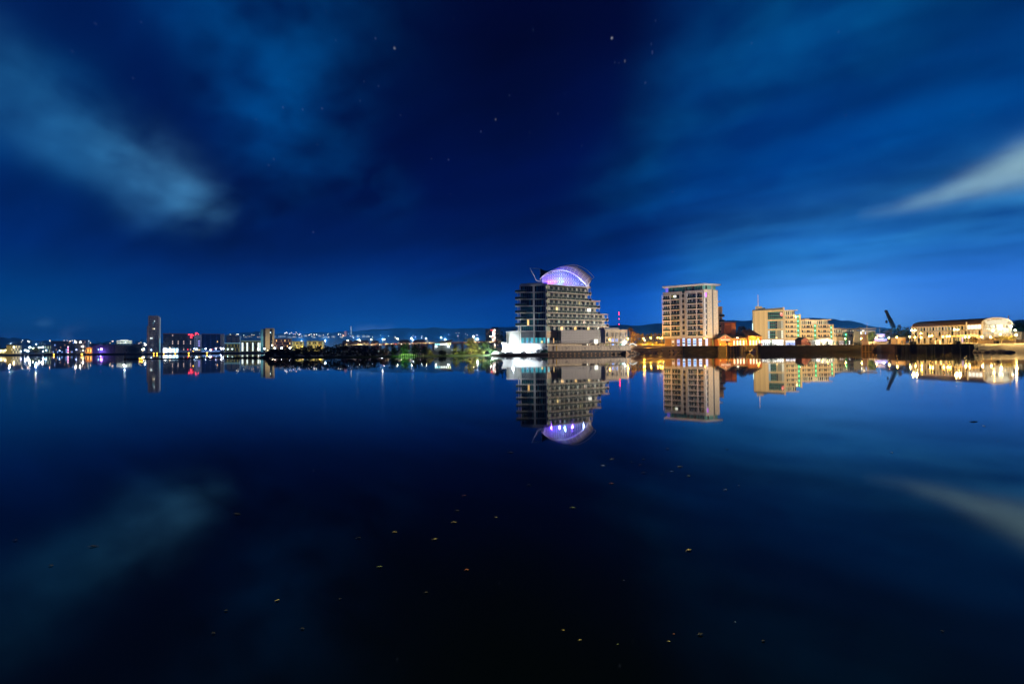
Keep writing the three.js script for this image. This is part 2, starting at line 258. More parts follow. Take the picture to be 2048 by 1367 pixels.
// ---------------------------------------------------------------- the waterside hotel
{
  const Y = 5.6, FR = new Frame(1092.4, 205, 1174.4, 217, Y), FL = new Frame(1037, 206.8, 1092.4, 205, Y);
  const g = thing('hotel_building', 'stepped glass and concrete hotel with balconies and a violet lit shell on its roof', 'hotel', FR.a.clone());
  const R = new Site(g, FR), L = new Site(g, FL), W = FR.W, bay = W / 9;
  const lev = [661.3, 650, 637.2, 624.3, 610.6, 596.9, 583.2, 569.6].map((py) => FR.y(1092.4, py));       // undersides of floors, lowest first
  const bays = [12, 13, 13, 11, 11, 9, 9];
  const depth = 15;
  // ---- right facade
  const litBays = { '3,2': M.yellow, '3,9': M.whiteLit, '4,7': M.olive, '1,2': M.paleLit, '1,4': M.paleLit, '1,6': M.paleLit, '1,10': M.paleLit, '1,8': M.dimWarm, '0,3': M.warm, '0,6': M.warm, '0,9': M.yellow, '0,11': M.whiteLit };
  for (let k = 0; k < 7; k++) {
    const y0 = lev[k], y1 = lev[k + 1], w = bays[k] * bay + (k === 0 ? 0 : .6), first = k === 0;
    R.box('floor_slab', M.concrete, 0, w + (first ? 0 : 1.3), y0 - .34, y0, -depth, first ? .1 : 1.6);
    R.box('wall', M.darkGrey, .3, w - .15, y0, y1 - .34, -depth + .3, -1.2);
    R.box('end_wall', M.concrete, w - .5, w - .15, y0, y1 - .34, -1.2, 0);
    R.box('corner_panel', M.greenPanel, .35, bay * .85, y0, y1 - .34, -.22, -.05);
    for (let b = 0; b < bays[k]; b++) {
      const x = b * bay, lit = litBays[k + ',' + b];
      if (b > 0) {
        if (first && lit && b !== 11) R.win(M.darkGrey, lit, x + .12, x + bay * .78, y0, y1 - .4, -.1, 1, .12);
        else R.win(M.darkGrey, lit && !first && lit !== M.paleLit ? lit : M.glass, x + .1, x + bay * .56, y0, y1 - .4, -.12, 0, .1);
        R.box('wall_panel', lit && (lit === M.paleLit || b === 11 || lit === M.whiteLit) ? lit : b % 2 ? M.curtain : M.greenPanel, x + bay * .6, x + bay * .94, y0, y1 - .42, -.22, -.06);
      }
      if (b % 2 === (k === 0 ? 1 : 0)) { const c = x + bay * .78; R.geo('vent_frame', ventGeo(), M.white, c, y0 + 1.55, -.02); }
      if (!first) {
        R.box('balustrade_panel', M.balustrade, x + .06, x + bay - .06, y0 + .08, y0 + 1.05, 1.5, 1.53);
        R.geo('bracket', bracketGeo(), M.concrete, x + .05, y0 - .34, 0);
      }
      R.box('fin', M.darkSteel, x - .05, x + .05, y0, y1 - .34, -.05, first ? .08 : .32);
    }
    if (!first) {
      R.geo('handrail', merge([bx(0, w + 1.3, 1.06, 1.13, 1.47, 1.56), bx(w + 1.23, w + 1.3, 1.06, 1.13, 0, 1.47), ...Array.from({ length: bays[k] + 2 }, (_, i) => bx(Math.min(i * bay, w + 1.24), Math.min(i * bay, w + 1.24) + .06, 0, 1.06, 1.48, 1.54))]), M.rail, 0, y0, 0);
      R.box('end_balustrade', M.balustrade, w + 1.24, w + 1.27, y0 + .08, y0 + 1.05, -1, 1.46);
      R.box('end_post', M.paleConcrete, w + 1.1, w + 1.22, y0 + 1.2, y1 - .34, .9, 1.02);
    }
  }
  R.geo('roof_edge', merge([bx(-.2, 9 * bay + 1.4, 0, .42, -depth, 1.7), bx(9 * bay + 1.9, 11 * bay + 1.9, lev[5] - lev[7] - .02, lev[5] - lev[7] + .3, -depth + .1, 1.75), bx(11 * bay + 2.3, 13 * bay + 1.9, lev[3] - lev[7] - .02, lev[3] - lev[7] + .3, -depth + .1, 1.75)]), M.concrete, 0, lev[7], 0);
  for (let b = 0; b < 9; b++) R.geo('bracket', bracketGeo(), M.concrete, b * bay + .05, lev[7], 0);
  function ventGeo() { boxes.has('vent') || boxes.set('vent', merge([bx(-.42, -.3, -1.1, .95, 0, .1), bx(.3, .42, -1.1, .95, 0, .1), bx(-.3, .3, .83, .95, 0, .1), bx(-.3, .3, -.2, -.1, 0, .1)])); return boxes.get('vent'); }
  function bracketGeo() { if (!boxes.has('brk')) { const s = new THREE.Shape([[0, 0], [1.5, 0], [1.5, -.12], [.2, -.5], [0, -.5]].map((p) => new THREE.Vector2(...p))); boxes.set('brk', new THREE.ExtrudeGeometry(s, { depth: .12, bevelEnabled: false }).rotateY(-Math.PI / 2)); } return boxes.get('brk'); }
  // ---- left facade
  const WL = FL.W, mid = FL.x(1068.5), xl = FL.x(1040);
  for (const [a, b] of [[xl, xl + .6], [mid - .45, mid + .45], [WL - .35, WL + .25]]) L.box('column', M.paleConcrete, a, b, 0, lev[7] + (a === mid - .45 ? .5 : .2), -.3, .35);
  L.box('free_column', M.paleConcrete, FL.x(1036.2), FL.x(1037.6), 0, lev[6] + .1, .4, .75);
  L.box('core', M.darkGrey, xl, WL, 0, lev[7], -14, -.6);
  for (let k = 0; k < 8; k++) {
    L.box('floor_slab', M.paleConcrete, xl + .6, mid - .45, lev[k] - .3, lev[k] + .18, -.6, .1); L.box('floor_slab', M.paleConcrete, mid + .45, WL - .35, lev[k] - .3, lev[k] + .18, -.6, .1);
    if (k < 7) {
      for (const [a, b, n] of [[xl + .6, mid - .45, 6], [mid + .45, WL - .35, 6]]) for (let i = 0; i < n; i++) {
        const x0 = a + (b - a) * i / n, x1 = a + (b - a) * (i + 1) / n, lit = k === 1 && a < mid && i === 3;
        L.box('window_panel', lit ? M.warm : (i * 7 + k * 3) % 5 === 0 ? M.teal : k < 4 && a < mid ? M.teal : M.glass, x0 + .05, x1 - .05, lev[k] + .2, lev[k + 1] - .32, -.5, -.42);
        L.box('mullion', M.grey, x1 - .05, x1 + .05, lev[k] + .2, lev[k + 1] - .32, -.45, -.34);
      }
      if (k > 0) {
        L.box('balcony_slab', M.concrete, xl - 2.1, xl + 3.4, lev[k] - .12, lev[k] + .06, -2, 1.1); L.box('balustrade_panel', M.balustrade, xl - 2.05, xl + 3.35, lev[k] + .1, lev[k] + 1.05, 1.04, 1.07); L.box('handrail', M.steel, xl - 2.1, xl + 3.4, lev[k] + 1.05, lev[k] + 1.11, 1.02, 1.1);
        L.box('balcony_slab', M.darkGrey, WL - 4.2, WL - .1, lev[k] - .1, lev[k] + .05, .36, 1.5); for (let i = 0; i < 5; i++) L.box('balcony_rail', M.darkSteel, WL - 4.1 + i * .95, WL - 4.03 + i * .95, lev[k] + .05, lev[k] + 1.0, 1.4, 1.46);
      }
    }
  }
  L.box('parapet', M.paleConcrete, xl + .4, WL + .2, lev[7] + .18, lev[7] + .95, -14, .12);
  L.box('roof_plate', M.grey, FL.x(1055), WL + .8, lev[7] + .95, lev[7] + 1.2, -12, -.4);
  // ---- ground floor
  const g1 = FL.y(1060, 674.5);
  for (const [a, b] of [[xl + .6, mid - .45], [mid + .45, WL - .35]]) {
    for (let i = 0; i < 14; i++) L.box('louvre', M.grey, a, b, g1 + (lev[0] - .4 - g1) * i / 14, g1 + (lev[0] - .4 - g1) * (i + .7) / 14, -.5, -.4);
    for (let i = 0; i < 5; i++) L.win(M.steel, i % 2 ? M.tealLit : M.tealLit2, a + (b - a) * i / 5 + .04, a + (b - a) * (i + 1) / 5 - .04, .1, g1 - .1, -.45, 0, .08);
  }
  L.box('lit_sign', M.purple, FL.x(1053), FL.x(1054.2), FL.y(1053, 683.4), FL.y(1053, 682), -.3, -.2); L.box('lit_sign', M.blueLit, FL.x(1060), FL.x(1063), FL.y(1060, 683.6), FL.y(1060, 682.6), -.3, -.2); L.box('lit_window', M.yellow, FL.x(1082), FL.x(1085.5), FL.y(1083, 685.4), FL.y(1083, 681), -.3, -.2);
  for (let i = 0; i < 16; i++) { const x0 = .4 + i * (FR.x(1114.5) - .4) / 16; R.box('cladding_rib', M.sand, x0, x0 + .22, FR.y(1100, 674.5), lev[0] - .34, -.25, -.05); }
  R.box('wall', M.sand, .3, FR.x(1114.8), FR.y(1100, 674.5), lev[0] - .34, -6, -.25); R.box('wall', M.grey, .3, FR.x(1122), 0, lev[0], -8, -3.4);
  for (const [a, b, m] of [[1096, 1100, M.tealLit2], [1104, 1107, M.glass], [1107.6, 1109.4, M.warm], [1110, 1114, M.teal]]) R.win(M.steel, m, FR.x(a), FR.x(b), .1, FR.y(1100, 675.5), -.5, 0, .08);
  R.box('recess_wall', M.paleGlass, FR.x(1115), FR.x(1123), 0, lev[0] + .2, -3, -2.6);
  // ---- roof: curved screen, plant boxes
  const scr = []; for (let i = 0; i <= 8; i++) { const t = i / 8, px = 1085 + 34 * t, py = 566.5 - 7.4 * Math.sin(t * 1.75); scr.push([FR.x(px, -3), FR.y(px, py, -3)]); }
  const ss = new THREE.Shape([new THREE.Vector2(scr[0][0], lev[7] + .4), ...scr.map((p) => new THREE.Vector2(...p)), new THREE.Vector2(scr[8][0], lev[7] + .4)]);
  R.geo('curved_screen', new THREE.ExtrudeGeometry(ss, { depth: .3, bevelEnabled: false }), M.paleConcrete, 0, 0, -3.2);
  for (let i = 0; i < 4; i++) R.box('plant_box', M.grey, FR.x(1093, -2) + i * 1.15, FR.x(1093, -2) + i * 1.15 + .8, lev[7] + .42, lev[7] + 1.5 + i * .2, -2.6, -1.6);
  // ---- roof shell: a perforated vault between a front and a rear arch, with ribs, hoops and lamps under it
  const rel = (px, py, D) => P(px, py, D).sub(g.position);
  const front = [[1079.5, 557.5, 203], [1086, 551, 203.5], [1096, 544, 204], [1107, 540, 205], [1118, 539, 206], [1129, 540.2, 208], [1140, 543.5, 210], [1151, 549.5, 212], [1162, 558.5, 214], [1172, 570, 216], [1176, 582, 217.5]].map((p) => rel(...p));
  const back = [[1100, 549, 216], [1106, 545, 216.5], [1113, 541, 217], [1120, 537, 218], [1128, 533.4, 219], [1138, 531.6, 220], [1149, 532.6, 221], [1160, 537, 222.5], [1172, 545.5, 224], [1182.5, 556.5, 225.5], [1177, 569, 226]].map((p) => rel(...p));
  const fc = new THREE.CatmullRomCurve3(front), bc = new THREE.CatmullRomCurve3(back);
  const S = (u, v) => { const a = fc.getPoint(u), b = bc.getPoint(u); return a.lerp(b, v).add(V(0, 1.1 * Math.sin(Math.PI * v) * Math.sin(Math.PI * u), 0)); };
  const nu = 15, nv = 6, slats = [];
  const shellMat = new THREE.MeshPhysicalMaterial({ color: C(.26, .24, .5), roughness: .9, transmission: .5, thickness: 0 });
  for (let i = 0; i < nu; i++) for (let j = 0; j < nv; j++) {
    const c = [S(i / nu, j / nv), S((i + 1) / nu, j / nv), S((i + 1) / nu, (j + 1) / nv), S(i / nu, (j + 1) / nv)], m = c.reduce((s, q) => s.add(q), V(0, 0, 0)).multiplyScalar(.25);
    const q = c.map((p) => p.clone().lerp(m, .1)), pos = [], up = V(0, .05, 0);
    for (const [a, b, d] of [[0, 1, 2], [0, 2, 3]]) for (const k of [a, b, d]) pos.push(...q[k].toArray());
    const geo = new THREE.BufferGeometry(); geo.setAttribute('position', new THREE.Float32BufferAttribute(pos, 3)); geo.computeVertexNormals();
    const o = part('shell_panel', geo, shellMat, g); slats.push(o);
  }
  for (let j = 0; j <= nv; j++) part('shell_arch', new THREE.TubeGeometry(new THREE.CatmullRomCurve3(Array.from({ length: 30 }, (_, i) => S(i / 29, j / nv).add(V(0, -.12, 0)))), 40, j === 0 || j === nv ? .24 : .13, 5), M.white, g);
  for (let i = 1; i < nu; i++) part('shell_rib', new THREE.TubeGeometry(new THREE.CatmullRomCurve3(Array.from({ length: 8 }, (_, j) => S(i / nu, j / 7).add(V(0, -.1, 0)))), 10, .13, 4), M.white, g);
  // inner lattice wall seen through the front arch
  const lat = []; const I = (u, h) => { const top = S(u, .1 + .55 * u), foot = V(top.x, lev[7] + .4, top.z); return foot.lerp(top, h).add(V(0, 0, 0)); };
  for (let i = 1; i < 24; i++) { const u = i / 24; lat.push(tube(I(u, 0), I(u, .96), .05, .05, 4)); if (i < 23) for (let k = 0; k < 5; k++) { const a = I(u, k / 5), b = I((i + 1) / 24, (k + 1) / 5), c = I((i + 1) / 24, k / 5), d2 = I(u, (k + 1) / 5); lat.push(tube(a, b, .045, .045, 4)); lat.push(tube(c, d2, .045, .045, 4)); lat.push(tube(d2, b, .04, .04, 4)); } }
  part('lattice', merge(lat), M.white, g);
  const wallPos = []; for (let i = 1; i < 24; i++) { const p = [I(i / 24, 0), I((i + 1) / 24, 0), I((i + 1) / 24, .94), I(i / 24, .94)].map((q) => q.add(V(0, 0, -.5))); if (i < 23) for (const k of [0, 1, 2, 0, 2, 3]) wallPos.push(...p[k].toArray()); }
  const wg = new THREE.BufferGeometry(); wg.setAttribute('position', new THREE.Float32BufferAttribute(wallPos, 3)); wg.computeVertexNormals(); part('rear_screen', wg, std([.1, .09, .14]), g);
  // dark wing and wire hoops at the sides
  const wing = [[[1081, 536.5, 212], [1079.5, 557, 204]], [[1090, 541, 213], [1084, 553, 205]], [[1100, 541.5, 214], [1093, 547, 205.5]], [[1112, 539.5, 215], [1108, 541, 206]]].map((r) => r.map((p) => rel(...p))), wp = [];
  for (let i = 0; i < 3; i++) for (const [a, b] of [[wing[i][0], wing[i][1]]]) { const c = wing[i + 1][1], d2 = wing[i + 1][0]; for (const k of [a, b, c, a, c, d2]) wp.push(...k.toArray()); const dn = V(0, -.25, 0); for (const k of [a, c, b, a, d2, c]) wp.push(...k.clone().add(dn).toArray()); }
  const wgeo = new THREE.BufferGeometry(); wgeo.setAttribute('position', new THREE.Float32BufferAttribute(wp, 3)); wgeo.computeVertexNormals(); part('roof_wing', wgeo, M.black, g);
  part('wing_strut', merge([tube(rel(1067, 536, 206), rel(1080, 537, 210), .1), tube(rel(1080, 537, 210), rel(1082, 563, 204), .13)]), M.white, g);
  part('left_hoop', curve([[1060, 535.5, 204], [1064, 544, 203], [1069, 553, 203], [1073, 560.5, 203], [1080, 562.5, 203.5]].map((p) => rel(...p)), .15), M.white, g);
  part('hoop_bar', tube(rel(1060, 535.5, 204), rel(1079, 538, 210), .07), M.steel, g);
  part('right_hoop', curve([[1124, 533, 217], [1136, 530.2, 219], [1149, 529.4, 221], [1161, 532.4, 223], [1173, 539, 224], [1181, 546, 225], [1188.3, 554.6, 226], [1184, 557.5, 225]].map((p) => rel(...p)), .15), M.white, g);
  part('right_strut', merge([tube(rel(1182, 557, 224), rel(1173, 567, 218), .09), tube(rel(1184, 557, 224), rel(1173, 571, 217), .08)]), M.steel, g);
  for (const [px, py, D, c, k] of [[1100, 566, 206, [.13, .03, 1], 420], [1116, 566, 206.8, [.13, .035, 1], 420], [1142, 566, 210, [.13, .035, 1], 480], [1127, 563, 207.4, [.26, .75, 1], 220], [1164, 568, 213.5, [.3, .45, 1], 240]]) {
    const q = rel(px, py, D), lamp = part('roof_light', new THREE.BoxGeometry(.4, .16, .4), glow(c, 5), g, q.x, Math.max(q.y, lev[7] + .6), q.z);
    const l = new THREE.PointLight(C(...c), k * .75); l.position.copy(lamp.position).add(V(0, .3, 0)); l.castShadow = true; l.shadow.radius = 5; l.name = 'roof_glow'; g.add(l);
  }
}
// ---------------------------------------------------------------- hotel wings at quay level
{
  const FW = new Frame(1122.5, 205.5, 1211, 207, 5.6), g = thing('hotel_wing', 'long low white wall of the hotel wing below its balconies', 'building', FW.a.clone()), s = new Site(g, FW), H = FW.y(1150, 660.5);
  const n = 16; for (let i = 0; i < n; i++) for (let j = 0; j < 5; j++) s.box('panel', M.paleConcrete, FW.W * i / n + .012, FW.W * (i + 1) / n - .012, .02 + H * j / 5, H * (j + 1) / 5 - .012, -.3, 0);
  s.box('wall', M.grey, .02, FW.W - .02, 0, H - .05, -10, -.28); s.box('coping', M.paleConcrete, -.1, FW.W, H, H + .25, -10, .12);
  s.box('sign_box', M.whiteLit, FW.x(1188.5), FW.x(1194.8), FW.y(1190, 687), FW.y(1190, 678.8), .3, .6);
  const F2 = new Frame(1211.2, 206.6, 1254.5, 209, 5.6), g2 = thing('annex_building', 'cream two storey annex with six tall dark windows beside the hotel', 'building', F2.a.clone()), s2 = new Site(g2, F2), H2 = F2.y(1212, 660.2);
  s2.box('wall', M.cream, 0, F2.W, 0, H2, -12, 0); s2.box('cornice', M.cream, -.1, F2.W + .15, H2 - .9, H2 + .3, -12, .25);
  s2.box('roof_box', M.grey, F2.x(1212), F2.x(1242), H2 + .3, H2 + 1.3, -9, -2);
  for (const [a, b] of [[1211.6, 1216.6], [1217.5, 1220], [1223, 1228], [1231, 1235.4], [1240, 1243.6], [1245.8, 1248.6], [1250, 1252.8]]) { s2.win(M.white, M.glass, F2.x(a), F2.x(b), F2.y(1230, 673), F2.y(1230, 664.2), .02, 1, .1); s2.win(M.white, [1223, 1231].includes(a) ? M.blueLit : M.glass, F2.x(a), F2.x(b), F2.y(1230, 683.4), F2.y(1230, 676.6), .02, 1, .1); }
  for (let i = 0; i < 7; i++) s2.box('pilaster', M.cream, F2.W * i / 6 - .18, F2.W * i / 6 + .18, 0, H2 - .9, 0, .14);
  const F3 = new Frame(1011.5, 209, 1036.5, 207, 4), g3 = thing('hall_drum', 'pale curved windowless block at the left foot of the hotel', 'building', F3.a.clone());
  const H3 = F3.y(1020, 664), r = F3.W * .62, cy = new THREE.CylinderGeometry(r, r, H3, 40, 1), c = V().addVectors(F3.a, F3.b).multiplyScalar(.5).sub(F3.a).add(V(1.2, 0, -r * .8));
  part('wall', cy, M.paleConcrete, g3, c.x, H3 / 2, c.z); part('coping', new THREE.CylinderGeometry(r + .25, r + .25, .5, 40), M.white, g3, c.x, H3 + .25, c.z);
}
// ---------------------------------------------------------------- terrace in front of the hotel
{
  const FT = new Frame(1096, 199, 1262, 212, 0), g = thing('quay_terrace', 'long pale waterside terrace with railings under the hotel', 'terrace', FT.a.clone()), s = new Site(g, FT);
  const deck = 5.5, W = FT.W;
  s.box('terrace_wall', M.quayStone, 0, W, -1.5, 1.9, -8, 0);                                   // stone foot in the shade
  for (let i = 0; i < 26; i++) s.box('wall_panel', M.terrace, W * i / 26 + .015, W * (i + 1) / 26 - .015, 1.9, 4.05, -.4, -.05);
  s.box('terrace_wall', M.grey, 0, W, 1.9, 4.1, -8, -.4); s.box('ledge', M.terrace, -.1, W, 4.06, 4.3, -3, .5);
  s.box('back_wall', M.cream, 0, W, 4.3, deck - .25, -8, -3); s.box('deck', M.terrace, -.2, W, deck - .24, deck, -9, .15);
  const cols = [M.darkGrey, M.glass, M.blueLit, M.darkGrey, M.grass];
  for (const [px, w] of [[1171.5, 1.5], [1174, 1.5], [1176.5, 1.5], [1182.5, 1], [1187.5, 1], [1190, 1], [1192.5, 1], [1195, 1], [1201, 1.2], [1203.4, 1.2]]) s.win(M.terrace, M.glass, FT.x(px) - w * .27, FT.x(px) + w * .27, 4.42, 5.15, -2.98, 0, .05);
  for (const [a, b, m] of [[1205.5, 1208, M.dimWarm], [1211, 1217, M.olive], [1223.5, 1228, M.blueLit], [1231, 1236, M.darkGrey], [1238.5, 1243, M.green]]) s.win(M.white, m, FT.x(a, -3), FT.x(b, -3), 4.4, 5.2, -2.98, 0, .06);
  s.box('lit_box', M.whiteLit, FT.x(1180), FT.x(1181), 4.4, 5.2, -2.9, -2.7); s.box('end_lamp', M.coolLit, FT.x(1250), FT.x(1254.2), 4.35, 5.25, -2.8, -2.2);
  const rail = []; const n = 52; for (let i = 0; i <= n; i++) rail.push(bx(W * i / n - .03, W * i / n + .03, deck, deck + 1.15, -.1, -.04));
  rail.push(bx(0, W, deck + 1.1, deck + 1.18, -.12, -.02)); for (let k = 1; k < 5; k++) rail.push(bx(0, W, deck + k * .22, deck + k * .22 + .03, -.085, -.055));
  s.geo('railing', merge(rail), M.rail);
  const low = []; for (let i = 0; i <= n; i++) low.push(bx(W * i / n - .02, W * i / n + .02, 4.3, 4.3 + .85, .38, .42)); low.push(bx(0, W, 5.1, 5.15, .36, .44)); s.geo('railing', merge(low), M.terrace);
  for (const px of [1134, 1170, 1198, 1221, 1239]) { const x = FT.x(px); s.geo('strut', merge([tube(V(x - 1.2, 4.0, .1), V(x, 3.1, .05), .06), tube(V(x + 1.2, 4.0, .1), V(x, 3.1, .05), .06), bx(x - .2, x + .2, 2.8, 3.15, -.05, .12)]), M.darkSteel); }
  s.box('boat_store', M.black, FT.x(1163), FT.x(1202), .5, 2.1, .02, .12);
  for (let i = 0; i < 60; i++) s.box('stone', i % 3 ? M.quayStone : M.quayLit, W * i / 60 + .03, W * (i + 1) / 60 - .03, .1 + (i % 2) * .2, .95 + (i % 3) * .12, -.2, .12 + (i % 4) * .05);
  // yellow lifebuoy post
  const lp = thing('lifebuoy_post', 'narrow yellow post at the left end of the terrace railing', 'post', FT.a.clone().addScaledVector(FT.u, FT.x(1112)).addScaledVector(FT.n, .55).setY(1.95));
  part('post', boxGeo(.35, 2.6, .3), std([.65, .4, .02]), lp, 0, 1.3, 0); part('cap', boxGeo(.5, .15, .45), M.white, lp, 0, 2.68, 0);
}
{
  // flood-lit white landing left of the terrace
  const FT = new Frame(983, 199.5, 1095.5, 198.6, 0), g = thing('landing_stage', 'dazzling white floodlit landing stage and wall at the hotel foot', 'landing stage', FT.a.clone()), s = new Site(g, FT), W = FT.W;
  s.box('base', M.quayStone, 0, W, -1.5, .75, -9, 0); s.box('base_edge', M.grey, -.1, W + .1, .75, 1.0, -9, .15);
  const x1 = FT.x(1003), xs = FT.x(1012), yT = FT.y(1060, 686.6);
  const sh = new THREE.Shape([[x1, 1], [W, 1], [W, yT], [FT.x(1004), yT], [FT.x(1004), yT - 1], [FT.x(1006), 3.2], [FT.x(1002), 1.9]].map((p) => new THREE.Vector2(...p)));
  s.geo('white_wall', new THREE.ExtrudeGeometry(sh, { depth: 5, bevelEnabled: false }), M.white, 0, 0, -8);
  for (let i = 1; i < 9; i++) s.box('wall_rib', M.white, x1 + (W - x1) * i / 9 + .3, x1 + (W - x1) * i / 9 + .5, 1, yT - .1, -3, -2.85);
  s.box('low_wall', M.white, FT.x(986), x1, 1, 1.75, -6, -3); s.box('parapet', M.white, FT.x(1002), FT.x(1012), yT - .2, yT + .75, -4.2, -3.2); s.box('coping', M.paleConcrete, FT.x(1012), W, yT, yT + .16, -8, -2.8);
  const rail = []; for (let i = 0; i <= 30; i++) rail.push(bx(FT.x(1012) + (W - FT.x(1012)) * i / 30 - .025, FT.x(1012) + (W - FT.x(1012)) * i / 30 + .025, yT + .16, yT + 1.1, -3.1, -3.05)); rail.push(bx(FT.x(1012), W, yT + 1.06, yT + 1.12, -3.12, -3.03)); s.geo('railing', merge(rail), M.steel);
  const place = (px, z = -1.2, y = 1.0) => FT.a.clone().addScaledVector(FT.u, FT.x(px, z)).addScaledVector(FT.n, z).setY(y);
  const gg = 'floodlights standing on the white landing stage'; let i = 0;
  for (const px of [996, 1012, 1026, 1040, 1056, 1070, 1084]) {
    const f = thing('floodlight', `${ordinal(++i)} floodlight from the left on the white landing stage`, 'floodlight', place(px, -.5), 0, gg);
    part('stand', merge([boxGeo(.5, .06, .3), bx(-.05, .05, 0, .5, -.05, .05)]), M.darkSteel, f); part('housing', boxGeo(.46, .3, .16), M.darkSteel, f, 0, .62, .02); part('lens', boxGeo(.42, .26, .03), glow([.85, .95, 1], 12), f, 0, .62, -.085);
    const l = new THREE.SpotLight(C(.86, .95, 1), 190, 0, 1.2, .8); l.position.set(0, .66, -.2); l.target.position.set(0, 3.2, -5); l.castShadow = true; l.shadow.radius = 8; f.add(l, l.target);
  }
  const up = thing('floodlight', 'bright floodlight on the coping before the pale curved block', 'floodlight', place(1026, -3.6, yT + .16), 0, gg);
  part('housing', boxGeo(.46, .4, .3), M.darkSteel, up, 0, .2, .1); part('lens', boxGeo(.44, .34, .04), glow([.9, .97, 1], 25), up, 0, .22, -.08);
  const l = new THREE.PointLight(C(.8, .95, 1), 260); l.position.set(0, .6, -.5); l.castShadow = true; l.shadow.radius = 8; up.add(l);
  const sd = thing('floodlight', 'floodlight at the left tip of the landing stage facing the trees', 'floodlight', place(987, -1, 1), 0, gg);
  part('housing', boxGeo(.4, .3, .3), M.darkSteel, sd, 0, .15, 0); part('lens', boxGeo(.04, .26, .28), glow([.9, .97, 1], 14), sd, -.22, .15, 0);
  const l2 = new THREE.PointLight(C(.8, .95, .9), 700); l2.position.set(-.5, .7, .2); l2.castShadow = true; sd.add(l2);
  // things standing on the stage
  const tent = thing('storage_tent', 'low dark green domed tent on the landing stage beside the terrace', 'tent', place(1090, -1.6));
  part('cover', new THREE.SphereGeometry(2.4, 20, 10, 0, Math.PI * 2, 0, Math.PI / 2).scale(1, .6, .6), std([.02, .09, .06]), tent, 0, .15, 0); part('skirt', new THREE.CylinderGeometry(2.42, 2.42, .3, 20, 1, true).scale(1, 1, .6), M.black, tent, 0, .15, 0);
  const crate = thing('crate_stack', 'grey crates stacked on the white landing stage', 'crates', place(1047.5, -1)); part('crate', boxGeo(1.5, .7, 1), M.paleGlass, crate, -.7, .35, 0); part('crate', boxGeo(1.2, .6, 1), M.grey, crate, .8, .3, .1); part('crate', boxGeo(1.1, .5, .8), M.concrete, crate, .1, .96, 0);
  for (const [px, k] of [[1003, 'left'], [1019, 'right']]) { const b = thing('moored_dinghy', `small upturned grey dinghy on the landing stage, ${k} one`, 'dinghy', place(px, -.9), .15); part('hull', new THREE.SphereGeometry(1, 18, 8, 0, Math.PI * 2, 0, Math.PI / 2).scale(1.7, .75, .7), std([.25, .3, .32]), b); part('keel', bx(-1.6, 1.6, .5, .8, -.04, .04), M.darkGrey, b); }
  const bn = thing('bench', 'dark bench on the landing stage between crates and tent', 'bench', place(1067, -.9)); part('seat', boxGeo(2.6, .1, .5), M.darkGrey, bn, 0, .42, 0); part('backrest', boxGeo(2.6, .4, .07), M.darkGrey, bn, 0, .7, -.25); for (const x of [-1.1, 1.1]) part('leg', boxGeo(.1, .4, .45), M.black, bn, x, .2, 0);
}
// ---------------------------------------------------------------- lamps
const lampGeo = { pole: new THREE.CylinderGeometry(.06, .1, 1, 8).translate(0, .5, 0), globe: new THREE.SphereGeometry(.245, 14, 10), cap: new THREE.CylinderGeometry(.04, .3, .16, 10), base: new THREE.CylinderGeometry(.16, .2, .5, 8).translate(0, .25, 0) };
const SODIUM = [1, .45, .04], WARMW = [1, .66, .2], COOL = [.8, .92, 1];
const lensMats = new Map(); const lensMat = (c, k) => { const key = c.join() + k; if (!lensMats.has(key)) lensMats.set(key, glow(c, k)); return lensMats.get(key); };
// a post-top lantern: the pixel of its light, its distance, the ground below it
function lantern(label, group, px, py, D, ground, c, cd, k = 45, name = 'street_lamp') {
  const p = P(px, py, D), o = thing(name, label, 'street lamp', V(p.x, ground, p.z), 0, group), h = p.y - ground;
  const pole = part('pole', lampGeo.pole, M.darkSteel, o); pole.scale.y = h - .2; part('base', lampGeo.base, M.darkSteel, o);
  part('lamp_globe', lampGeo.globe, lensMat(c, k), o, 0, h, 0); part('lamp_cap', lampGeo.cap, M.darkSteel, o, 0, h + .3, 0);
  if (cd) { const l = new THREE.PointLight(C(...c), cd); l.position.set(0, h, 0); l.castShadow = true; l.shadow.radius = 8; l.name = 'lamp_light'; o.add(l); }
  return o;
}
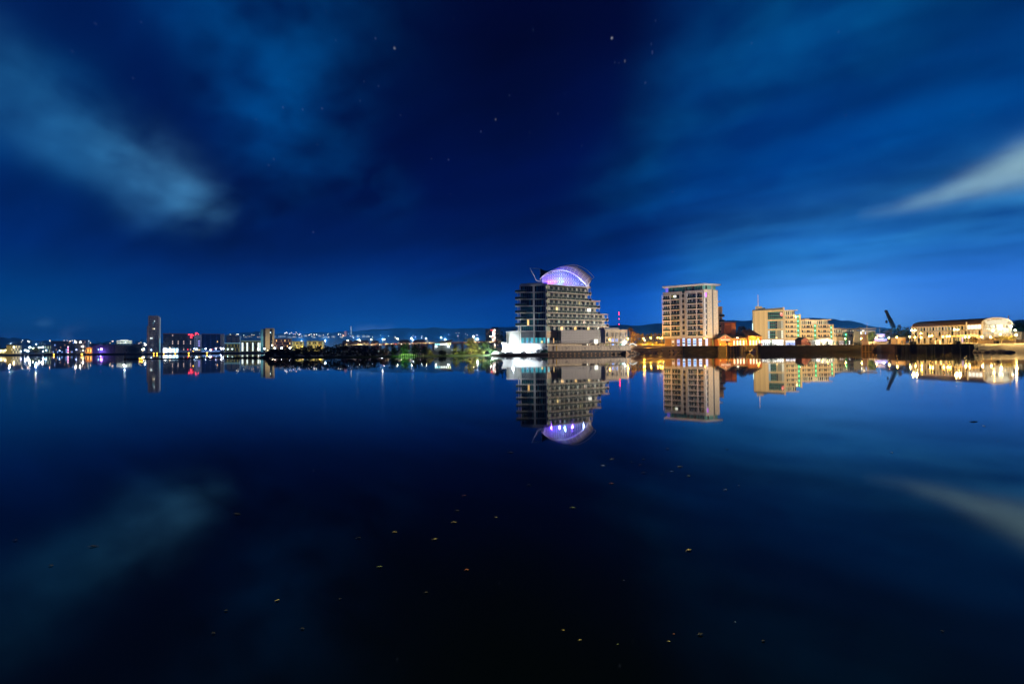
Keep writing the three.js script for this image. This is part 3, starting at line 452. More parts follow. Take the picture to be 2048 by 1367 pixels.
// a tall mast with two floodlights, and beams thrown across the dock on the facades
function floodMast(label, group, px, py, D, ground, c, cd, beams) {
  const p = P(px, py, D), o = thing('flood_mast', label, 'light mast', V(p.x, ground, p.z), 0, group), h = p.y - ground;
  part('pole', new THREE.CylinderGeometry(.09, .17, h, 10), M.darkSteel, o, 0, h / 2, 0); part('cross_arm', boxGeo(1.9, .1, .1), M.darkSteel, o, 0, h, 0); part('base', lampGeo.base, M.darkSteel, o);
  for (const s of [-1, 1]) { part('lamp_housing', boxGeo(.62, .4, .3), M.darkSteel, o, s * .72, h + .18, -.05); part('lamp_lens', boxGeo(.56, .34, .04), lensMat(c, 110), o, s * .72, h + .16, .13); const l = new THREE.PointLight(C(...c), cd); l.position.set(s * .72, h - .15, .5); l.castShadow = true; l.shadow.radius = 10; l.name = 'lamp_light'; o.add(l); }
  for (const [tx, ty, tD, cone, I, col] of beams) {
    const q = P(tx, ty, tD), l = new THREE.SpotLight(C(...(col ?? c)), I, 0, cone, .5); l.position.set(0, h + .7, 0); l.target.position.copy(q).sub(o.position); l.castShadow = true; l.shadow.radius = 12; l.name = 'beam_light'; o.add(l, l.target);
    const d = l.target.position.clone().sub(l.position).normalize(), hd = part('beam_housing', new THREE.CylinderGeometry(.24, .16, .4, 14), M.darkSteel, o); hd.quaternion.setFromUnitVectors(V(0, 1, 0), d); hd.position.copy(l.position).addScaledVector(d, -.4);
    const ln = part('beam_lens', new THREE.CylinderGeometry(.22, .22, .03, 14), lensMat(c, 20), o); ln.quaternion.copy(hd.quaternion); ln.position.copy(l.position).addScaledVector(d, -.17);
  }
  return o;
}
// ---------------------------------------------------------------- residential tower
{
  const Y = 3.8, FL = new Frame(1327.5, 266, 1409.5, 254, Y), FR = new Frame(1409.5, 254, 1437.5, 257.5, Y);
  const g = thing('residential_tower', 'tall pale apartment tower with recessed balconies and a teal glass penthouse', 'tower', FL.a.clone()), L = new Site(g, FL), R = new Site(g, FR), W = FL.W, WR = FR.W;
  const top = FR.y(1409.5, 579), base = FR.y(1409.5, 671), n = 8, fh = (top - 1.4 - base) / n;
  const X = (z) => FL.x(1210 + z / 6.4), XR = (z) => FR.x(1210 + z / 6.4);
  // left facade: solid piers
  const d = 2.3;
  L.box('core', M.grey, .2, W - .1, 0, top - .2, -17, -d);
  L.box('wall', M.towerWall, X(962), X(990), base, top, -d, 0); L.box('wall', M.towerWall, X(1030), X(1060), base, top, -d, 0); L.box('wall', M.towerWall, X(990), X(1030), base, top - 1.2, -d, -.35);
  L.box('parapet', M.towerWall, 0, X(962), top - 1.5, top, -17, .05); L.box('parapet', M.towerWall, X(1060), W, top - 1.5, top, -17, .05); L.box('base_band', M.towerWall, 0, W, base - 1.3, base, -17, .1);
  for (const [z, w] of [[741, 5], [845, 8], [1180, 8], [1262, 7]]) L.box('column', M.white, X(z) - w * .022, X(z) + w * .022, base, top - 1.5, -.4, .06);
  for (let k = 0; k < n; k++) {
    const y = base + k * fh;
    for (const [a, b, kind] of [[745, 842, 'A'], [849, 961, 'B'], [1061, 1177, 'C'], [1184, 1259, 'D']]) {
      const x0 = X(a), x1 = X(b), w = x1 - x0, lit = kind === 'B' && k === 7;
      L.box('balcony_slab', M.white, x0, x1, y - .16, y + .1, -d, .02);
      L.box('balcony_wall', kind === 'A' ? M.paleConcrete : M.grey, x0, x1, y + .1, y + fh - .16, -d, -d + .15);
      const openings = kind === 'A' ? [[.1, .3], [.33, .55], [.62, .8]] : kind === 'B' ? [[.04, .24], [.27, .58], [.61, .95]] : kind === 'C' ? [[.03, .2], [.23, .45], [.48, .56], [.6, .82], [.85, .98]] : [[.06, .4], [.44, .68], [.72, .96]];
      openings.forEach(([p, q], i) => L.win(M.white, lit && i === 1 ? M.whiteLit : lit && i === 0 ? M.olive : kind === 'A' && i < 2 ? M.teal : (i + k) % 5 === 3 ? M.paleGlass : M.glass, x0 + w * p, x0 + w * q, y + .15, y + fh - .5, -d + .17, 0, .07));
      L.box('balustrade_panel', M.balustrade, x0 + .05, x1 - .05, y + .14, y + 1.05, -.08, -.05); L.box('handrail', M.steel, x0, x1, y + 1.05, y + 1.12, -.1, -.03);
      if (kind === 'A' && k === 4) L.box('planter', M.olive, x0 + w * .2, x0 + w * .75, y + .2, y + .8, -.5, -.2);
    }
    L.win(M.darkGrey, M.black, X(994), X(1024), y + .9, y + fh - .5, -.33, 0, .06);
    // right facade: corner glazing, then solid wall
    R.box('spandrel', M.cream, .1, XR(1316), y - .2, y + .25, -.5, .03); R.box('column', M.white, XR(1283), XR(1290), y, y + fh, -.3, .06);
    R.win(M.white, k === 7 ? M.purple : M.glass, XR(1295), XR(1312), y + .4, y + fh - .35, 0, 0, .09); R.win(M.white, k % 3 ? M.glass : M.teal, .25, XR(1281), y + .3, y + fh - .3, 0, 0, .09);
    for (const [a, b] of [[1318, 1378], [1395, 1455]]) R.box('wall_panel', M.sand, XR(a), Math.min(WR, XR(b)), y + .015, y + fh - .015, -.4, .08);
  }
  R.box('corner_wall', M.cream, .05, WR, base - 1.3, top - .2, -4, -.42); R.box('wall_panel', M.cream, .02, XR(1378), top - 1.6, top + .3, -4, .1); R.box('wall_panel', M.cream, XR(1395), WR, top - 1.6, top + .1, -4, .1); R.box('groove', M.darkGrey, XR(1379), XR(1394), 0, top + .1, -.4, -.12);
  R.box('base_band', M.cream, 0, XR(1378), base - 1.3, base, -.4, .1); R.box('base_band', M.cream, XR(1395), WR, base - 1.3, base, -.4, .1); R.box('lit_slot', M.paleGlass, XR(1379), XR(1392), .2, base - 1.4, -.1, 0);
  // brick base with tall lit display windows
  L.box('brick_base', M.brownBrick, X(770), W, 0, base - 1.3, -12, -.3); R.box('brick_base', M.brownBrick, .02, WR - .3, 0, base - 1.32, -4, -.3);
  for (const [a, b, t, m] of [[855, 888, 818, 0], [921, 959, 818, 1], [993, 1026, 790, 2], [1057, 1098, 813, 2], [1129, 1170, 811, 2], [1202, 1242, 811, 3]]) {
    const x0 = X(a), x1 = X(b), y1 = FL.y(1210 + (a + b) / 12.8, 550 + t / 6.4), w = L.win(M.white, [M.dimWarm, glow([.25, .35, 1], .9), glow([.35, .6, 1], 1.9), glow([.75, .8, 1], 2.4)][m], x0, x1, .15, y1, -.28, 0, .1);
    L.box('blind', m === 0 ? M.dimPink : M.blueLit, x0 + .12, x1 - .12, y1 * .5, y1 * .78, -.27, -.24, w); L.box('counter', m === 0 ? M.black : M.blueGlass, x0 + .14, x1 - .14, y1 * .26, y1 * .4, -.27, -.24, w);
  }
  R.win(M.white, glow([.4, .55, 1], 1.6), XR(1293), XR(1322), .15, FR.y(1413, 676.5), -.28, 0, .1);
  // penthouse with a floating roof
  const px0 = FL.x(1332), ph = FL.y(1409.5, 569.2) - top, pz = -1.2;
  L.box('penthouse_wall', M.darkGrey, px0 + .2, W - .5, top, top + ph, -14, pz - .3);
  for (let i = 0; i < 26; i++) { const a = px0 + (W - .3 - px0) * i / 26, b = px0 + (W - .3 - px0) * (i + 1) / 26; for (const [h0, h1] of [[0, .52], [.55, 1]]) L.box('window_panel', i < 2 ? glow([.2, .16, 1], 1) : [5, 14, 18, 19].includes(i) ? M.glass : i % 4 === 1 ? M.teal : i % 3 ? std([.02, .16, .17], { roughness: .15 }) : M.teal, a + .03, b - .03, top + .1 + (ph - .2) * h0, top + .1 + (ph - .2) * h1, pz - .28, pz - .2); L.box('mullion', M.steel, a - .035, a + .035, top, top + ph, pz - .2, pz - .12); }
  for (let i = 0; i < 9; i++) { const a = .2 + (WR - .6) * i / 9, b = .2 + (WR - .6) * (i + 1) / 9; R.box('window_panel', i === 2 ? M.glass : i === 6 ? M.concrete : std([.12, .34, .3], { roughness: .3 }), a + .03, b - .03, top + .3, top + ph - .1, pz - .1, pz); }
  R.box('penthouse_wall', M.grey, .4, WR - .5, top, top + ph, -4, pz - .12);
  const roofPts = [[L, px0 - 1, 1.2], [L, W + .3, .9], [R, WR + .6, .9]].map(([s, x, z]) => s.f.a.clone().addScaledVector(s.f.u, x).addScaledVector(s.f.n, z)), bk = [[R, WR + .6, -12], [L, px0 - 1, -15]].map(([s, x, z]) => s.f.a.clone().addScaledVector(s.f.u, x).addScaledVector(s.f.n, z));
  const poly = [...roofPts, ...bk].map((p) => p.clone().sub(g.position)), shape = new THREE.Shape(poly.map((p) => new THREE.Vector2(p.x, -p.z)));
  part('roof_slab', new THREE.ExtrudeGeometry(shape, { depth: .45, bevelEnabled: true, bevelSize: .5, bevelThickness: .28, bevelSegments: 1 }).rotateX(-Math.PI / 2), M.white, g, 0, top + ph + .2, 0);
}
{
  const Fb = new Frame(1437, 272, 1448.5, 272, 3.8), g = thing('apartment_block', 'lower pale block with projecting balconies behind the apartment tower', 'building', Fb.a.clone()), s = new Site(g, Fb), top = Fb.y(1443, 614);
  s.box('wall', M.cream, -3, Fb.x(1446), 0, top, -10, 0); s.box('cap', M.cream, -3, Fb.x(1446.4), top, top + .4, -10, .2);
  for (let k = 0; k < 5; k++) { const y = Fb.y(1443, 630 + k * 10.6); s.win(M.white, M.glass, Fb.x(1438), Fb.x(1440), y, y + 1.9, .02, 0, .1); s.win(M.white, k === 3 ? M.dimWarm : M.glass, Fb.x(1441.5), Fb.x(1443.5), y, y + 1.9, .02, 0, .1); s.box('balcony_slab', M.cream, Fb.x(1437.5), Fb.x(1448), y - 1.1, y - .8, 0, 1.5); s.box('balustrade_panel', M.balustrade, Fb.x(1437.5), Fb.x(1448), y - .75, y + .2, 1.4, 1.44); s.box('balcony_end', M.cream, Fb.x(1446), Fb.x(1448), y - .8, y + .6, 0, 1.3); }
  const vane = [[0, 0], [4.4, 1.7], [4.0, 2.3], [0, 1.2]].map((p) => new THREE.Vector2(...p)); s.geo('roof_fin', new THREE.ExtrudeGeometry(new THREE.Shape(vane), { depth: 1, bevelEnabled: false }), M.white, Fb.x(1436.5), Fb.y(1437, 606.5), -5);
}
// ---------------------------------------------------------------- brick pump house with its sign
{
  const Y = 3.8, FG = new Frame(1437.8, 252, 1464.6, 252, Y), g = thing('brick_pump_house', 'orange lit brick pump house with gabled front, slate roofs and a tower', 'building', FG.a.clone()), s = new Site(g, FG), W = FG.W;
  const eave = FG.y(1440, 677.3), peak = FG.y(1451, 668.6);
  const gable = new THREE.Shape([[0, 0], [W, 0], [W, eave], [W / 2, peak], [0, eave]].map((p) => new THREE.Vector2(...p)));
  s.geo('gable_wall', new THREE.ExtrudeGeometry(gable, { depth: 14, bevelEnabled: false }), M.brick, 0, 0, -14);
  for (const q of [-1, 1]) { const len = Math.hypot(W / 2 + .6, peak - eave + .4), a = Math.atan2(peak - eave, W / 2), geo = boxGeo(len, .22, 14.8), o = s.geo('roof', geo, M.slate, W / 2 + q * (W / 4 + .1), (eave + peak) / 2 + .16, -7); o.rotateZ(q * -a); const v = s.geo('bargeboard', boxGeo(len, .34, .14), M.cream, W / 2 + q * (W / 4 + .1), (eave + peak) / 2 - .05, .1); v.rotateZ(q * -a); }
  s.geo('corner_pier', merge([bx(0, .35, 0, eave, 0, .15), bx(W - .35, W, 0, eave, 0, .15)]), M.brick);
  const font = await new FontLoader().loadAsync('fonts/droid/droid_sans_bold.typeface.json');
  const tg = new TextGeometry('NATUZZI', { font, size: .92, depth: .12, curveSegments: 4 }); tg.computeBoundingBox(); const tw = tg.boundingBox.max.x, want = FG.x(1460.8) - FG.x(1441.5); tg.scale(want / tw, 1, 1);
  s.geo('sign_letters', tg, glow([1, .86, .62], 1.1), FG.x(1441.5), FG.y(1451, 680.7), .05);
  const em = new THREE.Shape(); em.moveTo(0, 0); em.quadraticCurveTo(.5, .35, .12, .95); em.quadraticCurveTo(-.02, 1.25, -.1, .9); em.quadraticCurveTo(-.5, .4, 0, 0); s.geo('sign_emblem', new THREE.ExtrudeGeometry(em, { depth: .1, bevelEnabled: false }), glow([1, .72, .3], 1.1), FG.x(1451.2), FG.y(1451, 675.4), .05);
  s.win(M.darkSteel, M.dimWarm, FG.x(1457), FG.x(1460.5), .1, FG.y(1458, 685), .03, 0, .1); s.box('canopy', M.black, FG.x(1455), FG.x(1464.5), FG.y(1458, 684.6), FG.y(1458, 683.4), 0, 1.4);
  // low arcade and right wing
  const FA = new Frame(1464.6, 253, 1498, 253, Y), a = new Site(g, FA), eA = FA.y(1480, 676.2), FB = new Frame(1498, 252, 1523, 252, Y), b = new Site(g, FB), eB = FB.y(1510, 672);
  a.box('wall', M.brick, 0, FA.W, 0, eA, -9, 0); b.box('wall', M.brick, 0, FB.W, 0, eB, -11, 0);
  for (const [st, F0, e, list] of [[a, FA, eA, [1468.6, 1475.3, 1481, 1487.6, 1493.8]], [b, FB, eB, [1501, 1507.2, 1513.2, 1519.4]]]) for (const px of list) {
    const x = F0.x(px), hw = px === 1493.8 ? .35 : .42, h = FA.y(1480, 681) - .1, sh = new THREE.Shape(); sh.moveTo(-hw, 0); sh.lineTo(hw, 0); sh.lineTo(hw, h - hw); sh.absarc(0, h - hw, hw, 0, Math.PI); sh.lineTo(-hw, 0);
    const w = st.geo('window', new THREE.ExtrudeGeometry(sh, { depth: .06, bevelEnabled: false, curveSegments: 6 }), px === 1493.8 ? M.dimWarm : glow([1, .84, .55], 2.2), x, .25, .01); st.geo('arch_band', new THREE.TorusGeometry(hw + .1, .1, 5, 10, Math.PI), M.cream, x, .25 + h - hw, .03, w);
    st.box('buttress', M.brick, x + .75, x + 1.15, 0, e - .3, 0, .2);
  }
  const roof = (st, F0, e, py, back) => { const hgt = F0.y(1490, py) - e, w = F0.W, sh = new THREE.BufferGeometry(), p = [[-.3, e, .4], [w + .3, e, .4], [w * .72, e + hgt, -back / 2], [w * .05, e + hgt, -back / 2], [w + .3, e, -back], [-.3, e, -back]]; const t = [0, 1, 2, 0, 2, 3, 1, 4, 2, 4, 5, 3, 4, 3, 2, 5, 0, 3]; sh.setAttribute('position', new THREE.Float32BufferAttribute(t.flatMap((i) => p[i]), 3)); sh.setAttribute('uv', new THREE.Float32BufferAttribute(t.flatMap((i) => [p[i][0], p[i][1] + p[i][2]]), 2)); sh.computeVertexNormals(); st.geo('roof', sh, M.tile); };
  roof(a, FA, eA + .02, 668.5, 9); roof(b, FB, eB + .02, 658, 13); a.box('gutter', M.cream, 0, FA.W, eA - .25, eA, 0, .2); b.box('gutter', M.cream, 0, FB.W, eB - .25, eB, 0, .2);
  const dm = a.geo('dormer_light', boxGeo(1.1, .5, .3), glow([1, .95, .75], 4), FA.x(1475), eA + .35, .25);
  // brick tower behind
  const FT = new Frame(1449.5, 262, 1473, 261, Y), t = new Site(g, FT), tt = FT.y(1460, 645.5);
  t.box('tower_wall', M.darkBrick, 0, FT.x(1463.8), 0, tt, -6, 0); t.box('tower_wall', M.brick, FT.x(1464), FT.W, 0, tt, -6, -.25); t.box('tower_cap', M.darkBrick, -.15, FT.W + .15, tt, tt + .5, -6.2, .2);
  for (const [p, q] of [[1451.5, 1462], [1465.5, 1472]]) t.box('string_course', M.brick, FT.x(p), FT.x(q), tt - 1.3, tt - .7, -.3, .08);
  const gr = 'orange lamps along the pump house front'; let i = 0;
  for (const [px, py, D, cd] of [[1409.6, 676.6, 248, 26], [1441, 688.5, 246, 80], [1453, 689.5, 246, 70], [1470, 688.5, 247, 60], [1484, 689, 247, 60], [1503, 689, 246, 60], [1516.6, 678, 247, 160]]) lantern(`${ordinal(++i)} orange lamp from the left in the row before the pump house`, gr, px, py, D, 3.8, [1, .48, .05], cd * 6, py > 685 ? 3 : 50);
}
// ---------------------------------------------------------------- office block with three glazed bands
{
  const Y = 3.8, FO = new Frame(1507.3, 306, 1570.5, 297, Y), g = thing('office_block', 'sand coloured office block with three dark glass bands and a roof mast', 'office', FO.a.clone()), s = new Site(g, FO), W = FO.W;
  const yT = FO.y(1540, 620), x1 = FO.x(1536.8), x2 = FO.x(1567.2), yG = FO.y(1540, 679);
  s.box('core', M.grey, .05, W - .1, 0, yT - .3, -22, -.6);
  for (let i = 0; i < 3; i++) for (let k = 0; k < 11; k++) { const h0 = yG + (yT - yG) * k / 11, h1 = yG + (yT - yG) * (k + 1) / 11; s.box('wall_panel', M.tan, x1 * i / 3 + .01, x1 * (i + 1) / 3 - .01, h0 + .02, h1 - .02, -.6, (k % 4 === 3) ? .03 : 0); }
  const bands = [[623.2, 638.2], [641.6, 657.2], [660.6, 676.6]];
  s.box('band', M.tan, x1, x2, yG, FO.y(1550, 676.6), -.6, .02); s.box('band', M.tan, x1, x2, FO.y(1550, 660.6), FO.y(1550, 657.2), -.6, .02); s.box('band', M.tan, x1, x2, FO.y(1550, 641.6), FO.y(1550, 638.2), -.6, .02); s.box('band', M.tan, x1, x2, FO.y(1550, 623.2), yT, -.6, .02);
  bands.forEach(([a, b], k) => { const y1 = FO.y(1550, a), y0 = FO.y(1550, b); for (let j = 0; j < 5; j++) for (let i = 0; i < 8; i++) {
    let m = M.glass; if (k > 0 && i < 1) m = k === 1 ? glow([.12, .5, .8], .7) : glow([.5, .75, .9], 1); else if (k === 2 && i === 4) m = j === 0 ? M.yellow : glow([.9, .6, .2], .35); else if (k > 0 && i === 7) m = glow([.8, .85, .7], k === 2 ? 1.1 : .45); else if (k > 0 && i > 4) m = glow([.5, .42, .2], .3); else if (i < 4 || k === 0) m = j % 2 ? M.glass : M.teal;
    const xa = x1 + (x2 - x1) * i / 8, xb = x1 + (x2 - x1) * (i + 1) / 8, ya = y0 + (y1 - y0) * j / 5, yb = y0 + (y1 - y0) * (j + 1) / 5;
    s.box('window', m, xa + .04, xb - .04, ya + .06, yb - .06, -.5, -.28);
  } for (let j = 1; j < 5; j++) s.box('louvre', M.grey, x1, x2, y0 + (y1 - y0) * j / 5 - .07, y0 + (y1 - y0) * j / 5 + .07, -.28, -.05); });
  s.box('end_fin', M.sand, x2, W, 0, FO.y(1569, 614.2), -8, .5); s.box('lit_strip', glow([.6, .95, .95], 2.2), FO.x(1505.6), FO.x(1506.9), FO.y(1506, 663), FO.y(1506, 646.5), -.8, -.2); s.box('side_strip', M.paleGlass, FO.x(1506), FO.x(1507.2), FO.y(1506, 646), yT - .5, -.7, -.25);
  const rf = new THREE.Shape([[-.2, yT], [W - .9, yT], [W - .9, FO.y(1567, 614.6)], [FO.x(1525), FO.y(1525, 618)], [-.2, FO.y(1508, 619.2)]].map((p) => new THREE.Vector2(...p))); s.geo('roof_fascia', new THREE.ExtrudeGeometry(rf, { depth: 18, bevelEnabled: false }), M.darkGrey, 0, .02, -17.7);
  for (let i = 0; i < 12; i++) s.win(M.white, i === 5 ? M.paleLit : glow([.95, 1, .97], 2.6), FO.x(1522.5) + (W - .9 - FO.x(1522.5)) * i / 12 + .05, FO.x(1522.5) + (W - .9 - FO.x(1522.5)) * (i + 1) / 12 - .05, .2, yG - .2, -.45, 0, .08);
  s.box('plant_box', M.concrete, FO.x(1512.8), FO.x(1519.6), yT + .4, FO.y(1516, 611), -8, -4); s.box('plant_box', M.sand, FO.x(1520), FO.x(1526.5), yT + .4, FO.y(1524, 611), -9, -5); s.box('plant_box', M.greenPanel, FO.x(1527), FO.x(1533), yT + .5, FO.y(1530, 613.6), -9, -5);
  s.geo('roof_mast', new THREE.CylinderGeometry(.12, .28, FO.y(1518, 587) - FO.y(1518, 611), 8), M.white, FO.x(1518.6), (FO.y(1518, 587) + FO.y(1518, 611)) / 2, -5.5);
  const e = new THREE.Shape(); e.absarc(0, 0, .62, 0, Math.PI * 2); s.geo('red_sign', new THREE.ExtrudeGeometry(e, { depth: .1, bevelEnabled: false }), glow([1, .25, .22], 2.6), FO.x(1564), FO.y(1564, 626.4), .02);
  s.geo('red_sign', new THREE.TorusGeometry(.6, .2, 6, 14, Math.PI * 1.3).rotateZ(Math.PI * .85), glow([1, .16, .12], 2), FO.x(1564.6), FO.y(1564, 628.8), .05); s.box('red_sign', glow([1, .1, .2], 1.4), FO.x(1565), FO.x(1566), FO.y(1565, 631.8), FO.y(1565, 630.8), .02, .1);
}
// ---------------------------------------------------------------- stepped apartment blocks with green lit stairs
function flats(label, pxa, pxb, D, roofPy, pent, rows, bays, strip, fin, extra) {
  const f = new Frame(pxa, D, fin, D, 3.8), g = thing('apartment_building', label, 'apartments', f.a.clone(), 0, 'stepped apartment blocks with green lit stairs'), s = new Site(g, f), W = f.x(pxb), yR = f.y(pxa, roofPy), yW = f.y(pxa, pent + 3.6);
  s.box('wall', M.sand, 0, W, 0, yW, -12, 0); s.box('penthouse', M.paleConcrete, .2, W - .8, yW, yR, -11, -1.4); s.box('roof', M.cream, -.3, W + .5, yR, yR + .45, -12, .6);
  s.box('stair_glass', M.green, f.x(strip[0]), f.x(strip[1]), .5, yW - (extra?.low ?? 0), -3, .12); s.box('stair_fin', M.tan, f.x(fin - 3), f.x(fin), 0, yW + (extra?.high ?? .6), -6, .8);
  for (const [b0, b1] of bays) {
    const w = f.x(b1) - f.x(b0), x = f.x(b0);
    for (let i = 0; i < 6; i++) s.win(M.white, i % 3 ? M.glass : M.paleGlass, x + w * (i + .1) / 6, x + w * (i + .9) / 6, yW + .2, yR - .25, -1.38, 0, .07);
    rows.forEach((py, k) => {
      const y = f.y(pxa, py);
      for (const [p, q, big] of [[.0, .16, 0], [.22, .34, 0], [.44, .72, 1], [.82, .92, 0]]) s.win(M.sand, big ? M.black : (k + Math.round(p * 10)) % 3 ? M.glass : M.paleGlass, x + w * p, x + w * q, y - .75, y + .85, .02, big ? 1 : 0, .07);
      s.box('balcony_slab', M.cream, x - .15, x + w + .1, y - 1.5, y - 1.3, 0, 1.2);
      const bars = []; const nb = 9; for (let i = 0; i <= nb; i++) bars.push(bx(x + w * i / nb - .05, x + w * i / nb + .05, y - 1.3, y - .45, 1.1, 1.16)); bars.push(bx(x, x + w, y - .5, y - .42, 1.08, 1.18), bx(x, x + w, y - 1.1, y - .75, 1.12, 1.14)); s.geo('balcony_rail', merge(bars), M.darkSteel);
    });
  }
  rows.forEach((py, k) => { const x = f.x((strip[0] + strip[1]) / 2), y = f.y(pxa, py - 1.2); s.box('stair_lamp', M.greenLamp, x - .3, x + .3, y - .25, y + .35, .14, .3); if (k % 2 === 0) { const l = new THREE.PointLight(C(.1, 1, .45), 3.5); l.position.copy(V(x, y, 1.2).applyMatrix4(s.m)); l.name = 'stair_light'; g.add(l); } });
  return [g, s, f];
}
{
  const [g, s, f] = flats('tallest stepped apartment block, beside the office block', 1571.3, 1595, 300, 621, 626.5, [634, 643.3, 652.8, 662.2, 671.5], [[1572, 1594]], [1595.3, 1598.5], 1602, { high: .5 });
  s.box('shop_front', glow([.8, .86, 1], 2), .1, f.x(1603) - .1, .3, f.y(1580, 681), .02, .2); s.box('shop_front', glow([.35, .5, 1], 1.6), .2, f.x(1596), .3, f.y(1580, 684.5), .21, .25);
  s.box('wall_lamp', glow([1, .8, .3], 14), f.x(1591.4), f.x(1592.8), f.y(1592, 634.8), f.y(1592, 632.6), .3, .6); const l = new THREE.PointLight(C(1, .8, .35), 40); l.position.copy(V(f.x(1592), f.y(1592, 633.6), 1.3).applyMatrix4(s.m)); l.name = 'wall_light'; g.add(l);
  const [g2, s2, f2] = flats('middle stepped apartment block with a green stair between its halves', 1602.2, 1662, 303, 640.5, 645.4, [652.9, 662.2, 671.6], [[1604, 1627], [1637, 1660]], [1629.3, 1632.3], 1635.5, { high: .2 });
  s2.box('wall', M.sand, f2.x(1635.5), f2.x(1662), 0, f2.y(1640, 649), -12, .01); s2.box('stair_glass', M.green, f2.x(1662), f2.x(1664.4), .5, f2.y(1640, 651), -3, .1); s2.box('stair_fin', M.tan, f2.x(1664.4), f2.x(1667), 0, f2.y(1640, 648.6), -6, .8);
  for (const py of [656, 665, 673.5]) s2.box('stair_lamp', M.greenLamp, f2.x(1662.6), f2.x(1663.8), f2.y(1663, py), f2.y(1663, py - 2), .12, .3);
  s2.box('roof_box', M.sand, f2.x(1617), f2.x(1626), f2.y(1620, 640), f2.y(1620, 636.5), -7, -3);
  const [g3, s3, f3] = flats('lowest stepped apartment block, at the right end of the row', 1667.2, 1719, 306, 658, 662.3, [670.3], [[1668.5, 1688], [1698, 1718]], [1690.5, 1693.5], 1696.5, { high: .1 });
  s3.box('wall', M.sand, f3.x(1696.5), f3.x(1719), 0, f3.y(1690, 666), -12, .01); s3.box('roof_box', M.sand, f3.x(1680), f3.x(1689), f3.y(1680, 657.5), f3.y(1680, 655), -7, -3);
  for (const [a, b, m] of [[1691, 1700.5, glow([.95, .95, 1], 2.6)], [1672, 1677, M.paleGlass], [1679, 1688, M.dimPink], [1702, 1706, M.glass], [1708, 1716, M.dimWarm]]) s3.win(M.white, m, f3.x(a), f3.x(b), .2, f3.y(1690, 681), .03, 1, .12);
  // white lit pavilion in front of the middle block
  const fp = new Frame(1632, 288, 1669.5, 288, 3.8), p = thing('cafe_pavilion', 'brightly lit white pavilion with a tented roof before the apartments', 'pavilion', fp.a.clone()), q = new Site(p, fp);
  const e = fp.y(1650, 680.4), rt = fp.y(1655, 676.2), sh = new THREE.Shape([[fp.x(1636), e], [fp.W, e], [fp.W - .6, e + .35], [fp.x(1656), rt], [fp.x(1640), e + .4]].map((v) => new THREE.Vector2(...v)));
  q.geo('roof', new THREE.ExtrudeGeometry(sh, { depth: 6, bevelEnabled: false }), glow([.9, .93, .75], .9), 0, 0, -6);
  for (let i = 0; i < 9; i++) q.win(M.white, i < 2 ? glow([1, 1, 1], 3) : i % 3 === 2 ? M.paleLit : glow([.95, .95, .75], 2.4), fp.W * i / 9 + .04, fp.W * (i + 1) / 9 - .04, .1, e, -.1, 0, .08);
  q.box('floor', M.paving, -.2, fp.W + .2, 0, .1, -6, .4); q.box('back_wall', M.white, 0, fp.W, .1, e, -6, -5.8);
  const l2 = new THREE.PointLight(C(1, .97, .85), 120); l2.position.copy(V(fp.W / 2, 2.2, 2).applyMatrix4(q.m)); l2.name = 'pavilion_light'; p.add(l2);
}
{
  const f = new Frame(1603.5, 262, 1618.5, 262, 3.8), g = thing('dark_shed', 'dark gabled shed silhouetted before the apartment blocks', 'shed', f.a.clone()), s = new Site(g, f), W = f.W, e = f.y(1610, 679.5), p = f.y(1610, 674.3);
  s.geo('wall', new THREE.ExtrudeGeometry(new THREE.Shape([[0, 0], [W, 0], [W, e], [W * .45, p - .1], [0, e]].map((v) => new THREE.Vector2(...v))), { depth: 6, bevelEnabled: false }), M.darkBrick, 0, 0, -6);
  for (const [q, cx] of [[-1, W * .22], [1, W * .73]]) { const w = q < 0 ? W * .45 : W * .55, len = Math.hypot(w + .3, p - e), o = s.geo('roof', boxGeo(len, .14, 6.4), M.slate, cx, (e + p) / 2 + .06, -3); o.rotateZ(-q * Math.atan2(p - e, w)); }
  s.box('annex', M.darkBrick, W, f.x(1622.5), 0, 1.7, -5, -.5); s.win(M.darkGrey, M.dimWarm, f.x(1615.5), f.x(1617.6), e - 1.2, e - .2, .02, 0, .08);
}
